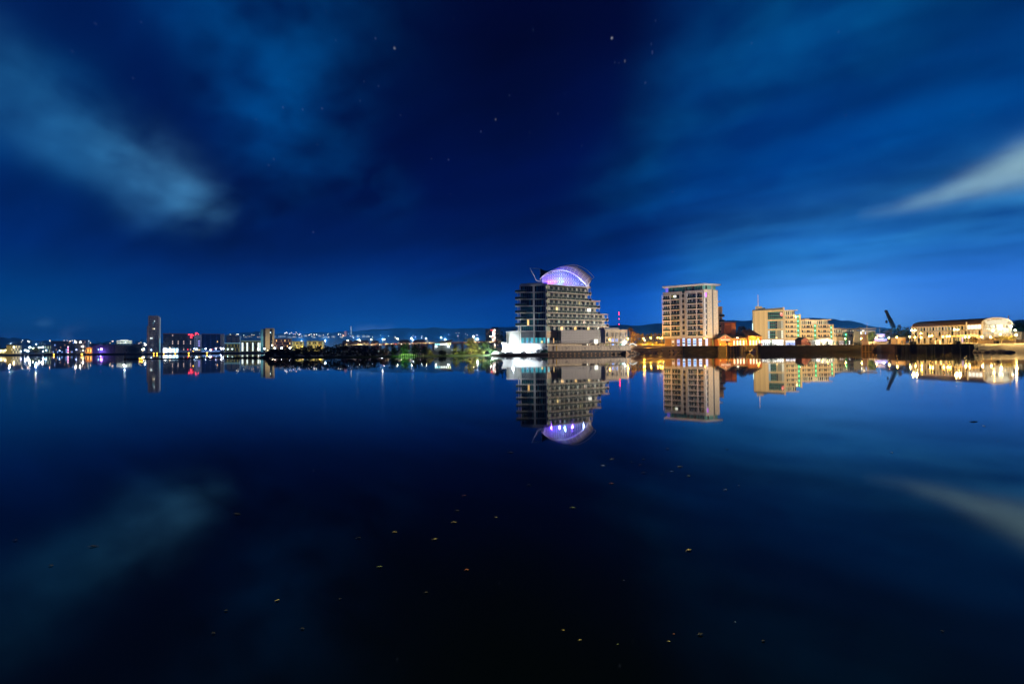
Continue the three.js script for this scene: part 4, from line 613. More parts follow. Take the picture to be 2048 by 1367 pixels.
// ---------------------------------------------------------------- dock walls, bank, lock and boats on the right
{
  const stones = (f, s, y0, y1, rows, px0, px1, m1, m2, lenM = 2.6) => { const W = f.W, nn = Math.min(34, Math.round(W / lenM)); for (let k = 0; k < rows; k++) for (let i = 0; i < nn; i++) { const o = k % 2 ? .5 : 0, a = W * (i + o) / nn, b = Math.min(W, W * (i + 1 + o) / nn); if (b - a > .3) s.box('stone', (i * 5 + k * 3) % 4 ? m1 : m2, a + .012, b - .012, y0 + (y1 - y0) * k / rows + .012, y0 + (y1 - y0) * (k + 1) / rows - .012, -.3, ((i * 7 + k * 5) % 5) * .012); } };
  const wall = (label, pa, Da, pb, Db, top, rows, m1, m2) => { const f = new Frame(pa, Da, pb, Db, 0), g = thing('dock_wall', label, 'wall', f.a.clone()), s = new Site(g, f); s.box('backing', M.quayStone, .05, f.W - .05, -1.5, top - .35, -2.5, -.25); stones(f, s, -.6, top - .35, rows, pa, pb, m1, m2); for (let i = 0; i < 20; i++) s.box('coping_stone', m2, f.W * i / 20 + .01, f.W * (i + 1) / 20 - .01, top - .35, top + .02, -1.4, .14); return [g, s, f]; };
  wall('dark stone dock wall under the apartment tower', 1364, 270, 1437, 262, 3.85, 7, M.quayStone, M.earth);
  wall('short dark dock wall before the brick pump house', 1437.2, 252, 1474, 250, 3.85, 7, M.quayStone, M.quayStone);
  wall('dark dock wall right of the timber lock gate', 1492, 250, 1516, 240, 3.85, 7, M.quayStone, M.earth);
  wall('long black wall below the stepped apartment blocks', 1516.5, 226, 1722, 222, 3.3, 6, M.black, std([.02, .014, .012], { map: maps.st3 }));
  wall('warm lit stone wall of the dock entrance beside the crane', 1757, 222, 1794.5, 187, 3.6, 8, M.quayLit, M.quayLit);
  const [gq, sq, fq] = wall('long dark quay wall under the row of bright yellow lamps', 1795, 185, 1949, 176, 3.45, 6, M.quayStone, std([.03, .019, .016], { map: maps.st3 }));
  for (let i = 0; i < 9; i++) { const x = fq.W * (i + .5) / 9; sq.box('fender_pile', M.black, x - .18, x + .18, -1, 2.7, .14, .5); sq.geo('mooring_ring', new THREE.TorusGeometry(.22, .05, 6, 12), M.darkSteel, x + 1.1, 2.6, .1); }
  for (const t of [.12, .46, .83]) { const x = fq.W * t, l = [bx(x - .28, x - .22, -.8, 4.3, .16, .24), bx(x + .22, x + .28, -.8, 4.3, .16, .24)]; for (let k = 0; k < 14; k++) l.push(bx(x - .22, x + .22, -.6 + k * .34, -.55 + k * .34, .17, .22)); sq.geo('ladder', merge(l), M.darkGrey); }
  { const l = []; for (let i = 0; i <= 40; i++) l.push(bx(fq.W * i / 40 - .03, fq.W * i / 40 + .03, 3.46, 4.5, -.9, -.84)); l.push(bx(0, fq.W, 4.45, 4.52, -.92, -.82), bx(0, fq.W, 4.0, 4.04, -.9, -.85)); sq.geo('railing', merge(l), M.tan); }
  const fe = new Frame(1949.2, 176, 1957.5, 181, 0), ge = thing('wall_end', 'blue white painted end of the long quay wall', 'wall', fe.a.clone()), se = new Site(ge, fe); se.box('painted_panel', M.paleGlass, 0, fe.W, 1.2, 3.3, -1, .02); se.box('wall', M.grey, 0, fe.W, -1.5, 1.18, -1, 0); se.box('coping', M.concrete, -.05, fe.W, 3.3, 3.5, -1, .08);
}
slab('quay_deck', [[1796, 186.2], [1949, 177.2], [1957, 181], [1972, 190], [1960, 215], [1795, 215]], 3.46, M.paving);
// rocky bank between terrace and dock wall: one sloping sheet of soil with boulders on it
function bank(pts, m, name = 'embankment') {                       // rows of [px, D, y] across, from water to crest
  const pos = [], idx = [], uv = [], cols = 40; const rows = pts.length;
  for (const row of pts) for (let i = 0; i <= cols; i++) { const t = i / cols * (row.length - 1), k = Math.min(row.length - 2, Math.floor(t)), f = t - k, [a, b, c] = row[k], [d, e, h] = row[k + 1], q = at(a + (d - a) * f, c + (h - c) * f, b + (e - b) * f); pos.push(q.x, q.y + .18 * fbm(q.x * .5, q.z * .5, 2, 3), q.z); uv.push(q.x, q.z); }
  for (let j = 0; j + 1 < rows; j++) for (let i = 0; i < cols; i++) { const a = j * (cols + 1) + i, b = a + cols + 1; idx.push(a, a + 1, b, b, a + 1, b + 1); }
  const g = new THREE.BufferGeometry(); g.setAttribute('position', new THREE.Float32BufferAttribute(pos, 3)); g.setAttribute('uv', new THREE.Float32BufferAttribute(uv, 2)); g.setIndex(idx); g.computeVertexNormals(); return structure(name, g, m);
}
bank([[[1252, 206, -.6], [1300, 225, -.6], [1366, 262, -.6]], [[1252, 209, .6], [1300, 229, .8], [1366, 265, .8]], [[1252, 213, 3.0], [1300, 236, 2.6], [1366, 269, 3.4]], [[1252, 220, 4.3], [1300, 245, 4.0], [1366, 273, 3.85]], [[1252, 232, 4.2], [1300, 255, 3.9], [1366, 280, 3.6]]], std([.16, .1, .06], { map: maps.st5 }));
bank([[[1957, 172, -.6], [2060, 158, -.6], [2300, 150, -.6]], [[1957, 177, .7], [2060, 163, .5], [2300, 155, .5]], [[1957, 182, 2.6], [2060, 172, 2.2], [2300, 165, 2]], [[1958, 186, 3.4], [2060, 184, 3.4], [2300, 184, 3.4]], [[1958, 205, 3.7], [2060, 208, 3.7], [2300, 215, 3.7]]], std([.34, .3, .25], { map: maps.st5 }));
{
  const rock = [0, 1, 2].map((k) => { const g = new THREE.IcosahedronGeometry(1, 2), p = g.attributes.position; for (let i = 0; i < p.count; i++) { const v = V(p.getX(i), p.getY(i), p.getZ(i)), s = 1 + .5 * fbm(v.x * 1.3 + k * 9, v.y * 1.3, v.z * 1.3, 3); p.setXYZ(i, v.x * s, v.y * s * .7, v.z * s); } g.computeVertexNormals(); return g; });
  const mats = [std([.2, .17, .14]), std([.1, .085, .07]), std([.06, .05, .045])];
  const g = 'boulders along the foot of the pale bank at the far right'; let n = 0;
  for (let i = 0; i < 34; i++) { const t = i / 33, px = 1950 + 70 * t + rr(-2, 2), D = 171 - 12 * t + rr(0, 6) * (1 - t * .5), y = Math.max(.1, (D - 171 + 12 * t) * .16), p = at(px, y, D), o = part('boulder', rock[i % 3], mats[Math.floor(rr(0, 3))], scene, p.x, y, p.z, rr(0, 6)); const r = rr(.3, .95); o.scale.set(r * rr(1, 1.6), r, r); o.name = numbered('boulder'); o.userData = { label: `${ordinal(++n)} boulder from the left at the foot of the pale bank`, category: 'boulder', group: g }; }
  const o = part('boulder', rock[1], mats[1], scene); const p = at(2019, .3, 160); o.position.copy(p); o.scale.set(1.9, .8, 1); o.name = numbered('boulder'); o.userData = { label: 'largest dark boulder, low at the water edge of the pale bank', category: 'boulder', group: g };
  const g2 = 'stones on the brown bank between terrace and apartment tower'; n = 0;
  for (let i = 0; i < 40; i++) { const t = i / 39, px = 1262 + 100 * t, D = 209 + 56 * t + rr(-3, 4), y = .3 + rr(0, 1.4), q = at(px, y, D), o2 = part('boulder', rock[i % 3], mats[Math.floor(rr(0, 3))], scene, q.x, y * .7, q.z, rr(0, 6)); o2.scale.setScalar(rr(.3, .8)); o2.name = numbered('bank_stone'); o2.userData = { label: `${ordinal(++n)} stone from the left on the brown bank beside the terrace`, category: 'stone', group: g2 }; }
}
// sloping pale promenade wall over the bank, with a small arched canopy
{
  const f = new Frame(1252, 214, 1352, 266, 0), g = thing('ramp_wall', 'long pale ramp wall rising from the terrace to the tower', 'wall', f.a.clone()), s = new Site(g, f), W = f.W;
  for (let i = 0; i < 24; i++) { const x0 = W * i / 24, x1 = W * (i + 1) / 24, t = i / 24; s.box('wall_panel', M.sand, x0 + .015, x1 - .015, 2.6 + .9 * t, 4.5 - .55 * t, -.3, 0); }
  const posts = []; for (let i = 0; i <= 48; i++) { const t = i / 48; posts.push(bx(W * t - .03, W * t + .03, 4.4 - .55 * t, 5.4 - .6 * t, -.18, -.12)); } for (let i = 0; i < 48; i++) { const t = i / 48; posts.push(bx(W * t, W * (t + 1 / 48), 5.36 - .6 * t, 5.42 - .6 * t, -.2, -.1)); } s.geo('railing', merge(posts), M.sand);
  const fc = new Frame(1254, 212, 1280, 216, 4.2), c = thing('shell_canopy', 'small angular canopy with lit white edges at the terrace end', 'canopy', fc.a.clone()), q = new Site(c, fc);
  const y = (px, py) => fc.y(px, py), pts = [[fc.x(1255.5), y(1256, 691)], [fc.x(1261), y(1261, 687.2)], [fc.x(1265), y(1265, 686.8)], [fc.x(1271.5), y(1271, 690.6)]];
  for (let i = 0; i < 3; i++) q.geo('lit_edge', tube(V(pts[i][0], pts[i][1], .6), V(pts[i + 1][0], pts[i + 1][1], .6), .16), glow([.7, .9, 1], 1.2));
  const roof = new THREE.Shape([...pts.map((p) => new THREE.Vector2(...p)), new THREE.Vector2(pts[3][0] - .6, .1), new THREE.Vector2(pts[0][0] + .3, .1)]); q.geo('canopy_shell', new THREE.ExtrudeGeometry(roof, { depth: .5, bevelEnabled: false }), std([.05, .06, .04]), 0, 0, 0);
  const side = new THREE.Shape([[fc.x(1265), y(1265, 686.6)], [fc.x(1268), y(1268, 685.2)], [fc.x(1279), y(1279, 691.4)], [fc.x(1271.7), y(1272, 690.8)]].map((p) => new THREE.Vector2(...p))); q.geo('canopy_side', new THREE.ExtrudeGeometry(side, { depth: .5, bevelEnabled: false }), M.concrete, 0, 0, -1.2);
  const lt = thing('bollard_light', 'bright white bollard light left of the angular canopy', 'light', at(1250.5, 4.3, 208)); part('post', new THREE.CylinderGeometry(.16, .2, .9, 10), M.steel, lt, 0, .45, 0); part('lens', new THREE.CylinderGeometry(.22, .22, .44, 12), glow([.85, .95, 1], 14), lt, 0, 1.1, 0); const l = new THREE.PointLight(C(.85, .95, 1), 22); l.position.set(0, 1.1, 0); lt.add(l);
}
// timber lock gates
function lockGate(label, pa, Da, pb, Db, y0, y1, cols, rows, m, m2) {
  const f = new Frame(pa, Da, pb, Db, 0), g = thing('lock_gate', label, 'lock gate', f.a.clone()), s = new Site(g, f), W = f.W;
  for (let i = 0; i <= cols; i++) s.box('upright', m2, W * i / cols - .16, W * i / cols + .16, y0, y1 + (i === 0 || i === cols ? .5 : 0), -.2, .2);
  for (let k = 0; k <= rows; k++) for (let i = 0; i < cols; i++) s.box('beam', m, W * i / cols + .16, W * (i + 1) / cols - .16, y0 + (y1 - y0) * k / rows - .13, y0 + (y1 - y0) * k / rows + .2, -.16, .16);
  s.box('planking', M.black, .1, W - .1, y0, y1 - .1, -.5, -.3); return [g, s, f];
}
lockGate('brown timber lock gate below the brick pump house', 1456, 246, 1479, 246, -1, 3.6, 4, 5, M.wood, M.wood);
{
  const [g, s, f] = lockGate('yellow lit timber lock gate left of the dock entrance wall', 1725, 228, 1752, 221, -1, 3.3, 4, 4, std([.42, .26, .07], { map: maps.s7 }), std([.3, .18, .07], { map: maps.s7 }));
  s.geo('brace', tube(V(f.W * .72, -.5, .25), V(f.W * .95, 3.2, .25), .16), std([.34, .2, .1])); s.geo('walkway_rail', merge([bx(0, f.W, 4.2, 4.28, .1, .2), ...Array.from({ length: 7 }, (_, i) => bx(f.W * i / 6 - .05, f.W * i / 6 + .05, 3.3, 4.2, .1, .2))]), M.darkSteel); s.box('walkway', std([.4, .22, .12]), -.5, f.W + 4, 3.35, 3.6, -1.4, .6);
}
for (const [px, D, h, label] of [[1480.5, 246, 3.9, 'left mooring pile beside the brown lock gate'], [1486.8, 246, 3.6, 'right mooring pile beside the brown lock gate'], [1493, 243, 3.8, 'lone mooring pile left of the small cabin boat'], [1453.6, 246, 3.9, 'mooring pile left of the brown lock gate']]) { const p = at(px, 0, D), o = thing('mooring_pile', label, 'pile', V(p.x, -1, p.z)); part('pile', new THREE.CylinderGeometry(.22, .26, h + 1, 10), M.wood, o, 0, (h + 1) / 2, 0); part('cap', new THREE.CylinderGeometry(.3, .3, .14, 10), M.darkSteel, o, 0, h + 1.05, 0); }
// boats
function hullGeo(L, w, h) { const s = new THREE.Shape(); s.moveTo(-L / 2, 0); s.lineTo(L * .3, 0); s.quadraticCurveTo(L * .45, h * .4, L / 2, h * 1.25); s.lineTo(-L / 2, h); s.closePath(); return new THREE.ExtrudeGeometry(s, { depth: w, bevelEnabled: true, bevelSize: .08, bevelThickness: w * .18, bevelSegments: 3 }).translate(0, 0, -w / 2); }
{
  const p = at(1508.5, 0, 236), o = thing('cabin_boat', 'small white cabin boat moored under the pump house wall', 'boat', p.clone());
  part('hull', hullGeo(6, 1.4, .8), M.paleConcrete, o, .6, .1, 0); part('cabin', merge([bx(-1.2, 1.6, .85, 1.25, -.7, .7), bx(-1, 1.4, 1.85, 2.0, -.75, .75)]), M.white, o); part('window', boxGeo(2.3, .6, 1.2), M.glass, o, .2, 1.55, 0); part('deck', boxGeo(4.4, .08, 1.3), M.wood, o, -.2, .9, 0); part('fender', new THREE.CylinderGeometry(.12, .12, .6, 8), M.black, o, -1.8, .5, .95);
  const q = at(1497.5, 0, 237), d = thing('rowing_boat', 'dark rowing boat afloat left of the small cabin boat', 'boat', q); part('hull', hullGeo(4.2, 1, .5), M.black, d, 0, .05, 0); part('thwart', boxGeo(.25, .06, 1), M.wood, d, .3, .5, 0);
  const b = at(1758.5, 0, 262), y = thing('tour_boat', 'white tour boat with blue lit cabin behind the dock entrance', 'boat', V(b.x, 3.9, b.z), .1);
  part('hull', hullGeo(10, 2.6, 1.5), M.white, y, 0, 0, 0); part('cabin', bx(-3.4, 3.2, 1.55, 2.2, -1.2, 1.2), M.white, y); for (let i = 0; i < 5; i++) part('window', boxGeo(.8, .42, .06), M.glass, y, -2.6 + i * 1.2, 1.25, 1.82); part('upper_deck', bx(-1.8, 4.4, 2.25, 3.3, -1.1, 1.1), glow([.35, .32, 1], 1.8), y); part('deck_light', bx(-2.2, 1.6, 3.35, 3.5, -1.1, 1.1), glow([.8, .8, 1], 4), y); part('wheelhouse', bx(-.6, 3.2, 4.4, 6.0, -.8, .8), std([.5, .5, .6]), y); part('canopy', bx(-1.8, 3.4, 6.1, 6.4, -1, 1), glow([.4, .5, 1], .8), y); part('mast', new THREE.CylinderGeometry(.05, .07, 5, 6), M.steel, y, .8, 8.6, 0);
  const l = new THREE.PointLight(C(.4, .35, 1), 60); l.position.set(1, 4, 2); y.add(l);
}
// ---------------------------------------------------------------- vaulted exhibition hall
{
  const Y = 3.7, FG = new Frame(1964.5, 220, 2024.5, 222, Y), FS = new Frame(1824.5, 250, 1964.5, 220, Y), g = thing('exhibition_hall', 'long vaulted hall with a glowing glazed arch gable and brown roof', 'hall', FG.a.clone()), s = new Site(g, FG), q = new Site(g, FS);
  const W = FG.W, eave = FG.y(1964.5, 648), peak = FG.y(1992, 635), L = FS.W, rise = peak - eave;
  const arc = (k) => { const t = k * Math.PI; return [W / 2 - W / 2 * Math.cos(t), eave + rise * Math.sin(t) ** .85]; };
  const gs = new THREE.Shape([[0, 0], [W, 0], ...Array.from({ length: 25 }, (_, i) => arc(1 - i / 24))].map((p) => new THREE.Vector2(...p)));
  s.geo('gable_wall', new THREE.ExtrudeGeometry(gs, { depth: .5, bevelEnabled: false }), M.cream, 0, 0, -.6);
  for (let i = 0; i < 24; i++) { const [xa, ya] = arc(i / 24), [xb, yb] = arc((i + 1) / 24); s.geo('arch_rim', tube(V(xa, ya, .3), V(xb, yb, .3), .34, .34, 8), M.white); }
  // roof strips run back along the side wall
  const dir = V().subVectors(FS.a, FS.b).normalize(), off = dir.clone().multiplyScalar(L), ribs = 18, base = FG.a.clone().sub(g.position);
  for (let i = 0; i < ribs; i++) { const pos = [], uv = []; const A = [arc(i / ribs), arc((i + 1) / ribs)].map(([x, y]) => base.clone().addScaledVector(FG.u, x).add(V(0, y + .06, 0))), B = A.map((p) => p.clone().add(off)); for (const k of [A[0], A[1], B[1], A[0], B[1], B[0]]) { pos.push(...k.toArray()); uv.push(k.x, k.z); } const geo = new THREE.BufferGeometry(); geo.setAttribute('position', new THREE.Float32BufferAttribute(pos, 3)); geo.setAttribute('uv', new THREE.Float32BufferAttribute(uv, 2)); geo.computeVertexNormals(); part('roof_strip', geo, M.tile, g); }
  const far = new Site(g, Object.assign(Object.create(Frame.prototype), FG, { a: FG.a.clone().add(off) })); far.geo('gable_wall', new THREE.ExtrudeGeometry(gs, { depth: .4, bevelEnabled: false }), M.cream, 0, 0, 0);
  // gable glazing
  const yy = (py) => FG.y(1990, py);
  for (let i = 0; i < 10; i++) { const x0 = W * (i + .25) / 10.2, x1 = W * (i + 1.05) / 10.2; if (i > 0 && i < 9) s.win(M.white, i === 6 || i === 5 ? glow([1, .93, .7], 2.6) : i % 2 ? glow([1, .8, .4], .55) : glow([.6, .5, .25], .35), x0, x1, yy(656.5), yy(649), .02, 0, .1); s.win(M.white, i > 4 && i < 8 ? glow([1, .84, .5], 1.6) : glow([1, .72, .34], .8), x0, x1, yy(664.5), yy(658), .02, 1, .09); s.win(M.white, glow([1, .75, .4], i % 3 ? .9 : .5), x0, x1, yy(673), yy(666), .02, 1, .09); }
  s.box('band', M.white, .2, W - .2, yy(658), yy(656.8), 0, .2); s.box('band', M.white, .2, W - .2, yy(666), yy(664.8), 0, .2);
  for (const px of [1965, 2021]) s.box('column', M.white, FG.x(px), FG.x(px) + .7, 0, eave, 0, .5);
  const cap = new THREE.Shape([...Array.from({ length: 17 }, (_, i) => { const [x, y] = arc(.2 + .6 * i / 16); return [x, y - .5]; }).reverse(), [W * .18, yy(648)], [W * .82, yy(648)]].map((p) => new THREE.Vector2(...p))); s.geo('lit_panel', new THREE.ExtrudeGeometry(cap, { depth: .08, bevelEnabled: false }), glow([1, .9, .62], .85), 0, 0, .02);
  const f2 = await new FontLoader().loadAsync('fonts/droid/droid_sans_bold.typeface.json'), word = 'TECHNIQUEST', letters = []; let px = 0;
  const widths = [...word].map((c) => { const t = new TextGeometry(c, { font: f2, size: .85, depth: .1, curveSegments: 3 }); t.computeBoundingBox(); return [t, t.boundingBox.max.x + .14]; }), total = widths.reduce((a, b) => a + b[1], 0), span = W * .52, x0 = W * .17;
  for (const [t, w] of widths) { const k = (px + w / 2) / total, x = x0 + span * px / total; t.scale(span / total, 1, 1); t.rotateZ((.62 - k) * .5); t.translate(x, yy(643.2) + 1.15 * Math.sin((k + .06) * Math.PI * .62), .12); letters.push(t); px += w; }
  s.geo('sign_letters', merge(letters), std([.4, .22, .05]));
  // long side: bays of glazing in two storeys
  const ys = (py) => FS.y(1960, py); const n = 22;
  q.box('side_wall', M.sand, 0, L, 0, eave - .1, -.5, 0); q.box('eave', M.cream, 0, L + .3, eave - .25, eave + .1, -1, .7);
  for (let i = 0; i < n; i++) { const a = L * i / n, b = L * (i + 1) / n; q.box('pilaster', M.white, a - .08, a + .08, 0, eave - .3, 0, .22); if (i >= n - 4) q.box('lit_panel', glow([1, .94, .8], 1.6), a + .1, b - .1, ys(657.2), ys(648.8), .02, .08); else q.win(M.white, i % 3 === 0 ? M.paleGlass : i % 3 === 1 ? M.glass : glow([.8, .7, .45], .25), a + .15, b - .15, ys(658), ys(650), .02, 0, .1); q.win(M.white, i % 4 === 1 ? M.glass : glow([1, .66, .3], .22 + .15 * (i % 3)), a + .15, b - .15, ys(670), ys(660), .02, 0, .1); q.win(M.white, i % 2 ? glow([1, .7, .3], .7) : M.glass, a + .15, b - .15, .3, ys(673), .02, 0, .1); }
  q.box('band', M.concrete, 0, L, ys(660), ys(658), 0, .5);
  q.geo('flue', new THREE.CylinderGeometry(.28, .28, 5, 10), M.white, FS.x(1938), eave - 1, 1.2);
  for (const [x, y, z, k] of [[W * .35, 7.5, 3, 80], [W * .75, 8.5, 3, 150]]) { const l = new THREE.PointLight(C(1, .86, .58), k); l.position.copy(V(x, y, z).applyMatrix4(s.m)); l.castShadow = true; l.name = 'gable_light'; g.add(l); const bxm = s.box('flood_fitting', lensMat([1, .86, .58], 20), x - .2, x + .2, y - .15, y + .15, z - .2, z + .2); bxm.name = 'gable_lamp'; }
  s.geo('flue', new THREE.CylinderGeometry(.22, .22, 4.6, 10), M.steel, FG.x(2026.5), eave + 2.2, -1.5); s.box('roof_plant', M.grey, W, W + 2, eave - .8, eave + .1, -3, 0);
}
{
  // low restaurant before the hall, low walls and yard things on the quay
  const f = new Frame(1899, 205, 1958, 199, 3.7), g = thing('quay_restaurant', 'low dark roofed glass restaurant before the vaulted hall', 'restaurant', f.a.clone()), s = new Site(g, f), W = f.W, e = f.y(1930, 672.5);
  const rs = new THREE.Shape([[-.5, e], [W + .7, e - .2], [W - 1.5, e + .9], [2, e + .6]].map((p) => new THREE.Vector2(...p))); s.geo('roof', new THREE.ExtrudeGeometry(rs, { depth: 8, bevelEnabled: false }), M.tan, 0, 0, -7);
  for (let i = 0; i < 14; i++) s.win(M.darkSteel, i % 4 === 1 ? glow([1, .7, .35], .5) : i === 6 ? glow([.4, .3, 1], .8) : M.glass, W * i / 14 + .05, W * (i + 1) / 14 - .05, .4, e - .1, -.4, 0, .07);
  s.box('plinth', M.concrete, 0, W, 0, .4, -6, -.2); s.box('back_wall', M.grey, 0, W, .4, e, -6.5, -6);
  const lowWall = (label, pa, Da, pb, Db, y0, h, n, m) => { const w = new Frame(pa, Da, pb, Db, y0), o = thing('low_wall', label, 'wall', w.a.clone()), t = new Site(o, w); for (let i = 0; i < n; i++) t.box('wall_panel', m, w.W * i / n + .02, w.W * (i + 1) / n - .02, 0, h, -.25, 0); t.box('coping', m, -.05, w.W + .05, h, h + .1, -.3, .05); };
  lowWall('pale panelled low wall left of the yellow green shrub', 1956, 190, 1998, 186, 3.55, 1.5, 7, M.sand);
  lowWall('pale panelled low wall right of the yellow green shrub', 2004, 186, 2030, 184, 3.55, 1.4, 5, M.sand);
  lowWall('yellow lit low wall at the right edge of the quay', 2032.5, 183, 2075, 180, 3.55, 1.5, 5, M.tan);
  const pier = new Frame(1869, 182, 1883, 181.5, 3.46), pg = thing('stone_kiosk', 'bright yellow lit square stone kiosk on the long quay', 'kiosk', pier.a.clone()), ps = new Site(pg, pier); ps.box('wall', M.tan, 0, pier.W, 0, 1.6, -2, 0); ps.box('cap', M.tan, -.12, pier.W + .12, 1.6, 1.78, -2.1, .12); for (const x of [.25, pier.W - .5]) ps.box('lit_panel', glow([1, .75, .3], 3), x, x + .35, .15, 1.4, .01, .06); ps.box('door', M.wood, pier.W / 2 - .4, pier.W / 2 + .4, 0, 1.4, .01, .05);
  const l = new THREE.PointLight(C(1, .65, .2), 14); l.position.set(1.4, 1.2, 1.4); pg.add(l);
  for (const [px, D, w, label] of [[1827, 182.5, 1.4, 'square black planter below the left twin floodlight mast'], [1914.5, 178.5, 1.5, 'square black planter below the right twin floodlight mast'], [1993.5, 180, 1.1, 'dark cylindrical bin on the slope before the pale low wall']]) { const p = at(px, 3.46, D), o = thing('planter', label, 'planter', p); part('tub', boxGeo(w, 1.1, w), M.black, o, 0, .55, 0); part('rim', boxGeo(w + .15, .12, w + .15), M.darkGrey, o, 0, 1.15, 0); part('soil', boxGeo(w - .2, .08, w - .2), M.earth, o, 0, 1.24, 0); }
  const sheds = [[1796, 1812, 228, 3.4, M.wood, 'small brown kiosk among the trees left of the vaulted hall'], [2044, 2075, 215, 5.5, M.grey, 'grey louvred shed at the right edge behind the low wall']];
  for (const [a, b, D, h, m, label] of sheds) { const w = new Frame(a, D, b, D, 3.7), o = thing('shed', label, 'shed', w.a.clone()), t = new Site(o, w); t.box('wall', m, 0, w.W, 0, h, -4, 0); for (let i = 0; i < 6; i++) t.box('louvre', m, .1, w.W - .1, h * i / 6 + .1, h * (i + 1) / 6, 0, .1); t.box('roof', M.darkGrey, -.3, w.W + .3, h, h + .3, -4.3, .4); t.box('door', M.darkGrey, w.W * .4, w.W * .4 + 1, 0, 2, .1, .15); }
  // dark shed with lit windows between flats and green tree
  const fd = new Frame(1721, 270, 1751.5, 268, 3.8), od = thing('boatyard_building', 'dark flat roofed boatyard building right of the apartment blocks', 'building', fd.a.clone()), sd = new Site(od, fd), hd = fd.y(1740, 657.5);
  sd.box('wall', M.darkGrey, 0, fd.W, 0, hd - 1, -8, 0); sd.box('roof', M.slate, -.3, fd.W + .3, hd - .3, hd + .5, -9, .8); sd.box('brick_wall', M.brownBrick, fd.x(1722), fd.x(1734), 0, fd.y(1728, 669), .02, 1.2); sd.geo('roof_vent', new THREE.ConeGeometry(1.7, 1, 10), M.slate, fd.x(1724), hd + 1.1, -2);
  for (const [a, b, c, d, m] of [[1725.5, 1729.5, 662, 660, M.whiteLit], [1722, 1724, 668, 663, M.coolLit], [1726, 1728, 668, 663, M.olive], [1730.6, 1733, 668, 663.5, M.blueLit]]) sd.win(M.white, m, fd.x(a), fd.x(b), fd.y(1730, c), fd.y(1730, d), .03, 0, .08);
  const pole = thing('flag_pole', 'thin bare pole in front of the dark boatyard building', 'pole', at(1735.3, 3.8, 255)); part('pole', new THREE.CylinderGeometry(.05, .09, 13, 8), M.wood, pole, 0, 6.5, 0); part('finial', new THREE.SphereGeometry(.14, 8, 6), M.wood, pole, 0, 13.1, 0);
}
// ---------------------------------------------------------------- dockside crane
{
  const D = 300, p0 = P(1789, 662, D), o = thing('dock_crane', 'dark dockside crane with a leaning jib and hanging hook', 'crane', V(p0.x, 3.8, p0.z)), R = (px, py, d = D) => P(px, py, d).sub(o.position), m = std([.03, .04, .09], { roughness: .6 });
  const h = R(1789, 662).y; part('tower', merge([tube(V(-1.6, 0, -1.6), V(-.9, h, -.9), .25), tube(V(1.6, 0, -1.6), V(.9, h, -.9), .25), tube(V(-1.6, 0, 1.6), V(-.9, h, .9), .25), tube(V(1.6, 0, 1.6), V(.9, h, .9), .25)]), m, o); part('cab', boxGeo(3.4, 2.6, 3), m, o, 0, h + .6, 0); part('window', boxGeo(1.4, .9, .1), M.glass, o, -.6, h + 1, 1.52);
  const a = R(1789.5, 657), b = R(1773, 622.5), j = []; const side = V(.62, .25, 0), dep = V(0, 0, .7);
  for (const [s, t] of [[-1, -1], [-1, 1], [1, -1], [1, 1]]) j.push(tube(a.clone().addScaledVector(side, s * 1.5).addScaledVector(dep, t * 1.4), b.clone().addScaledVector(side, s * .7).addScaledVector(dep, t * .5), .14, .1));
  for (let i = 0; i < 12; i++) { const w0 = 1.5 - .8 * i / 12, w1 = 1.5 - .8 * (i + 1) / 12, A = a.clone().lerp(b, i / 12), B = a.clone().lerp(b, (i + 1) / 12); for (const t of [-1, 1]) j.push(tube(A.clone().addScaledVector(side, -w0).addScaledVector(dep, t), B.clone().addScaledVector(side, w1).addScaledVector(dep, t), .11), tube(A.clone().addScaledVector(side, w0).addScaledVector(dep, t), B.clone().addScaledVector(side, -w1).addScaledVector(dep, t), .11)); }
  part('jib', merge(j), m, o); part('jib_plate', boxGeo(1, 12, 1.5), m, o, (a.x + b.x) / 2, (a.y + b.y) / 2, 0).rotation.z = Math.atan2(b.x - a.x, -(b.y - a.y)) + Math.PI;
  part('jib_head', boxGeo(1.2, 1.5, 1.4), m, o, b.x, b.y + .2, 0); part('side_arm', tube(R(1780.5, 637), R(1785.3, 637), .35, .25), m, o); part('cable', tube(R(1773.3, 623), R(1773.6, 641), .05), M.black, o); part('hook_block', boxGeo(.9, 1.8, .8), m, o, ...R(1773.6, 643).toArray()); part('hook', new THREE.TorusGeometry(.4, .12, 6, 12, 4.5), m, o, ...R(1773.6, 645.8).toArray());
}
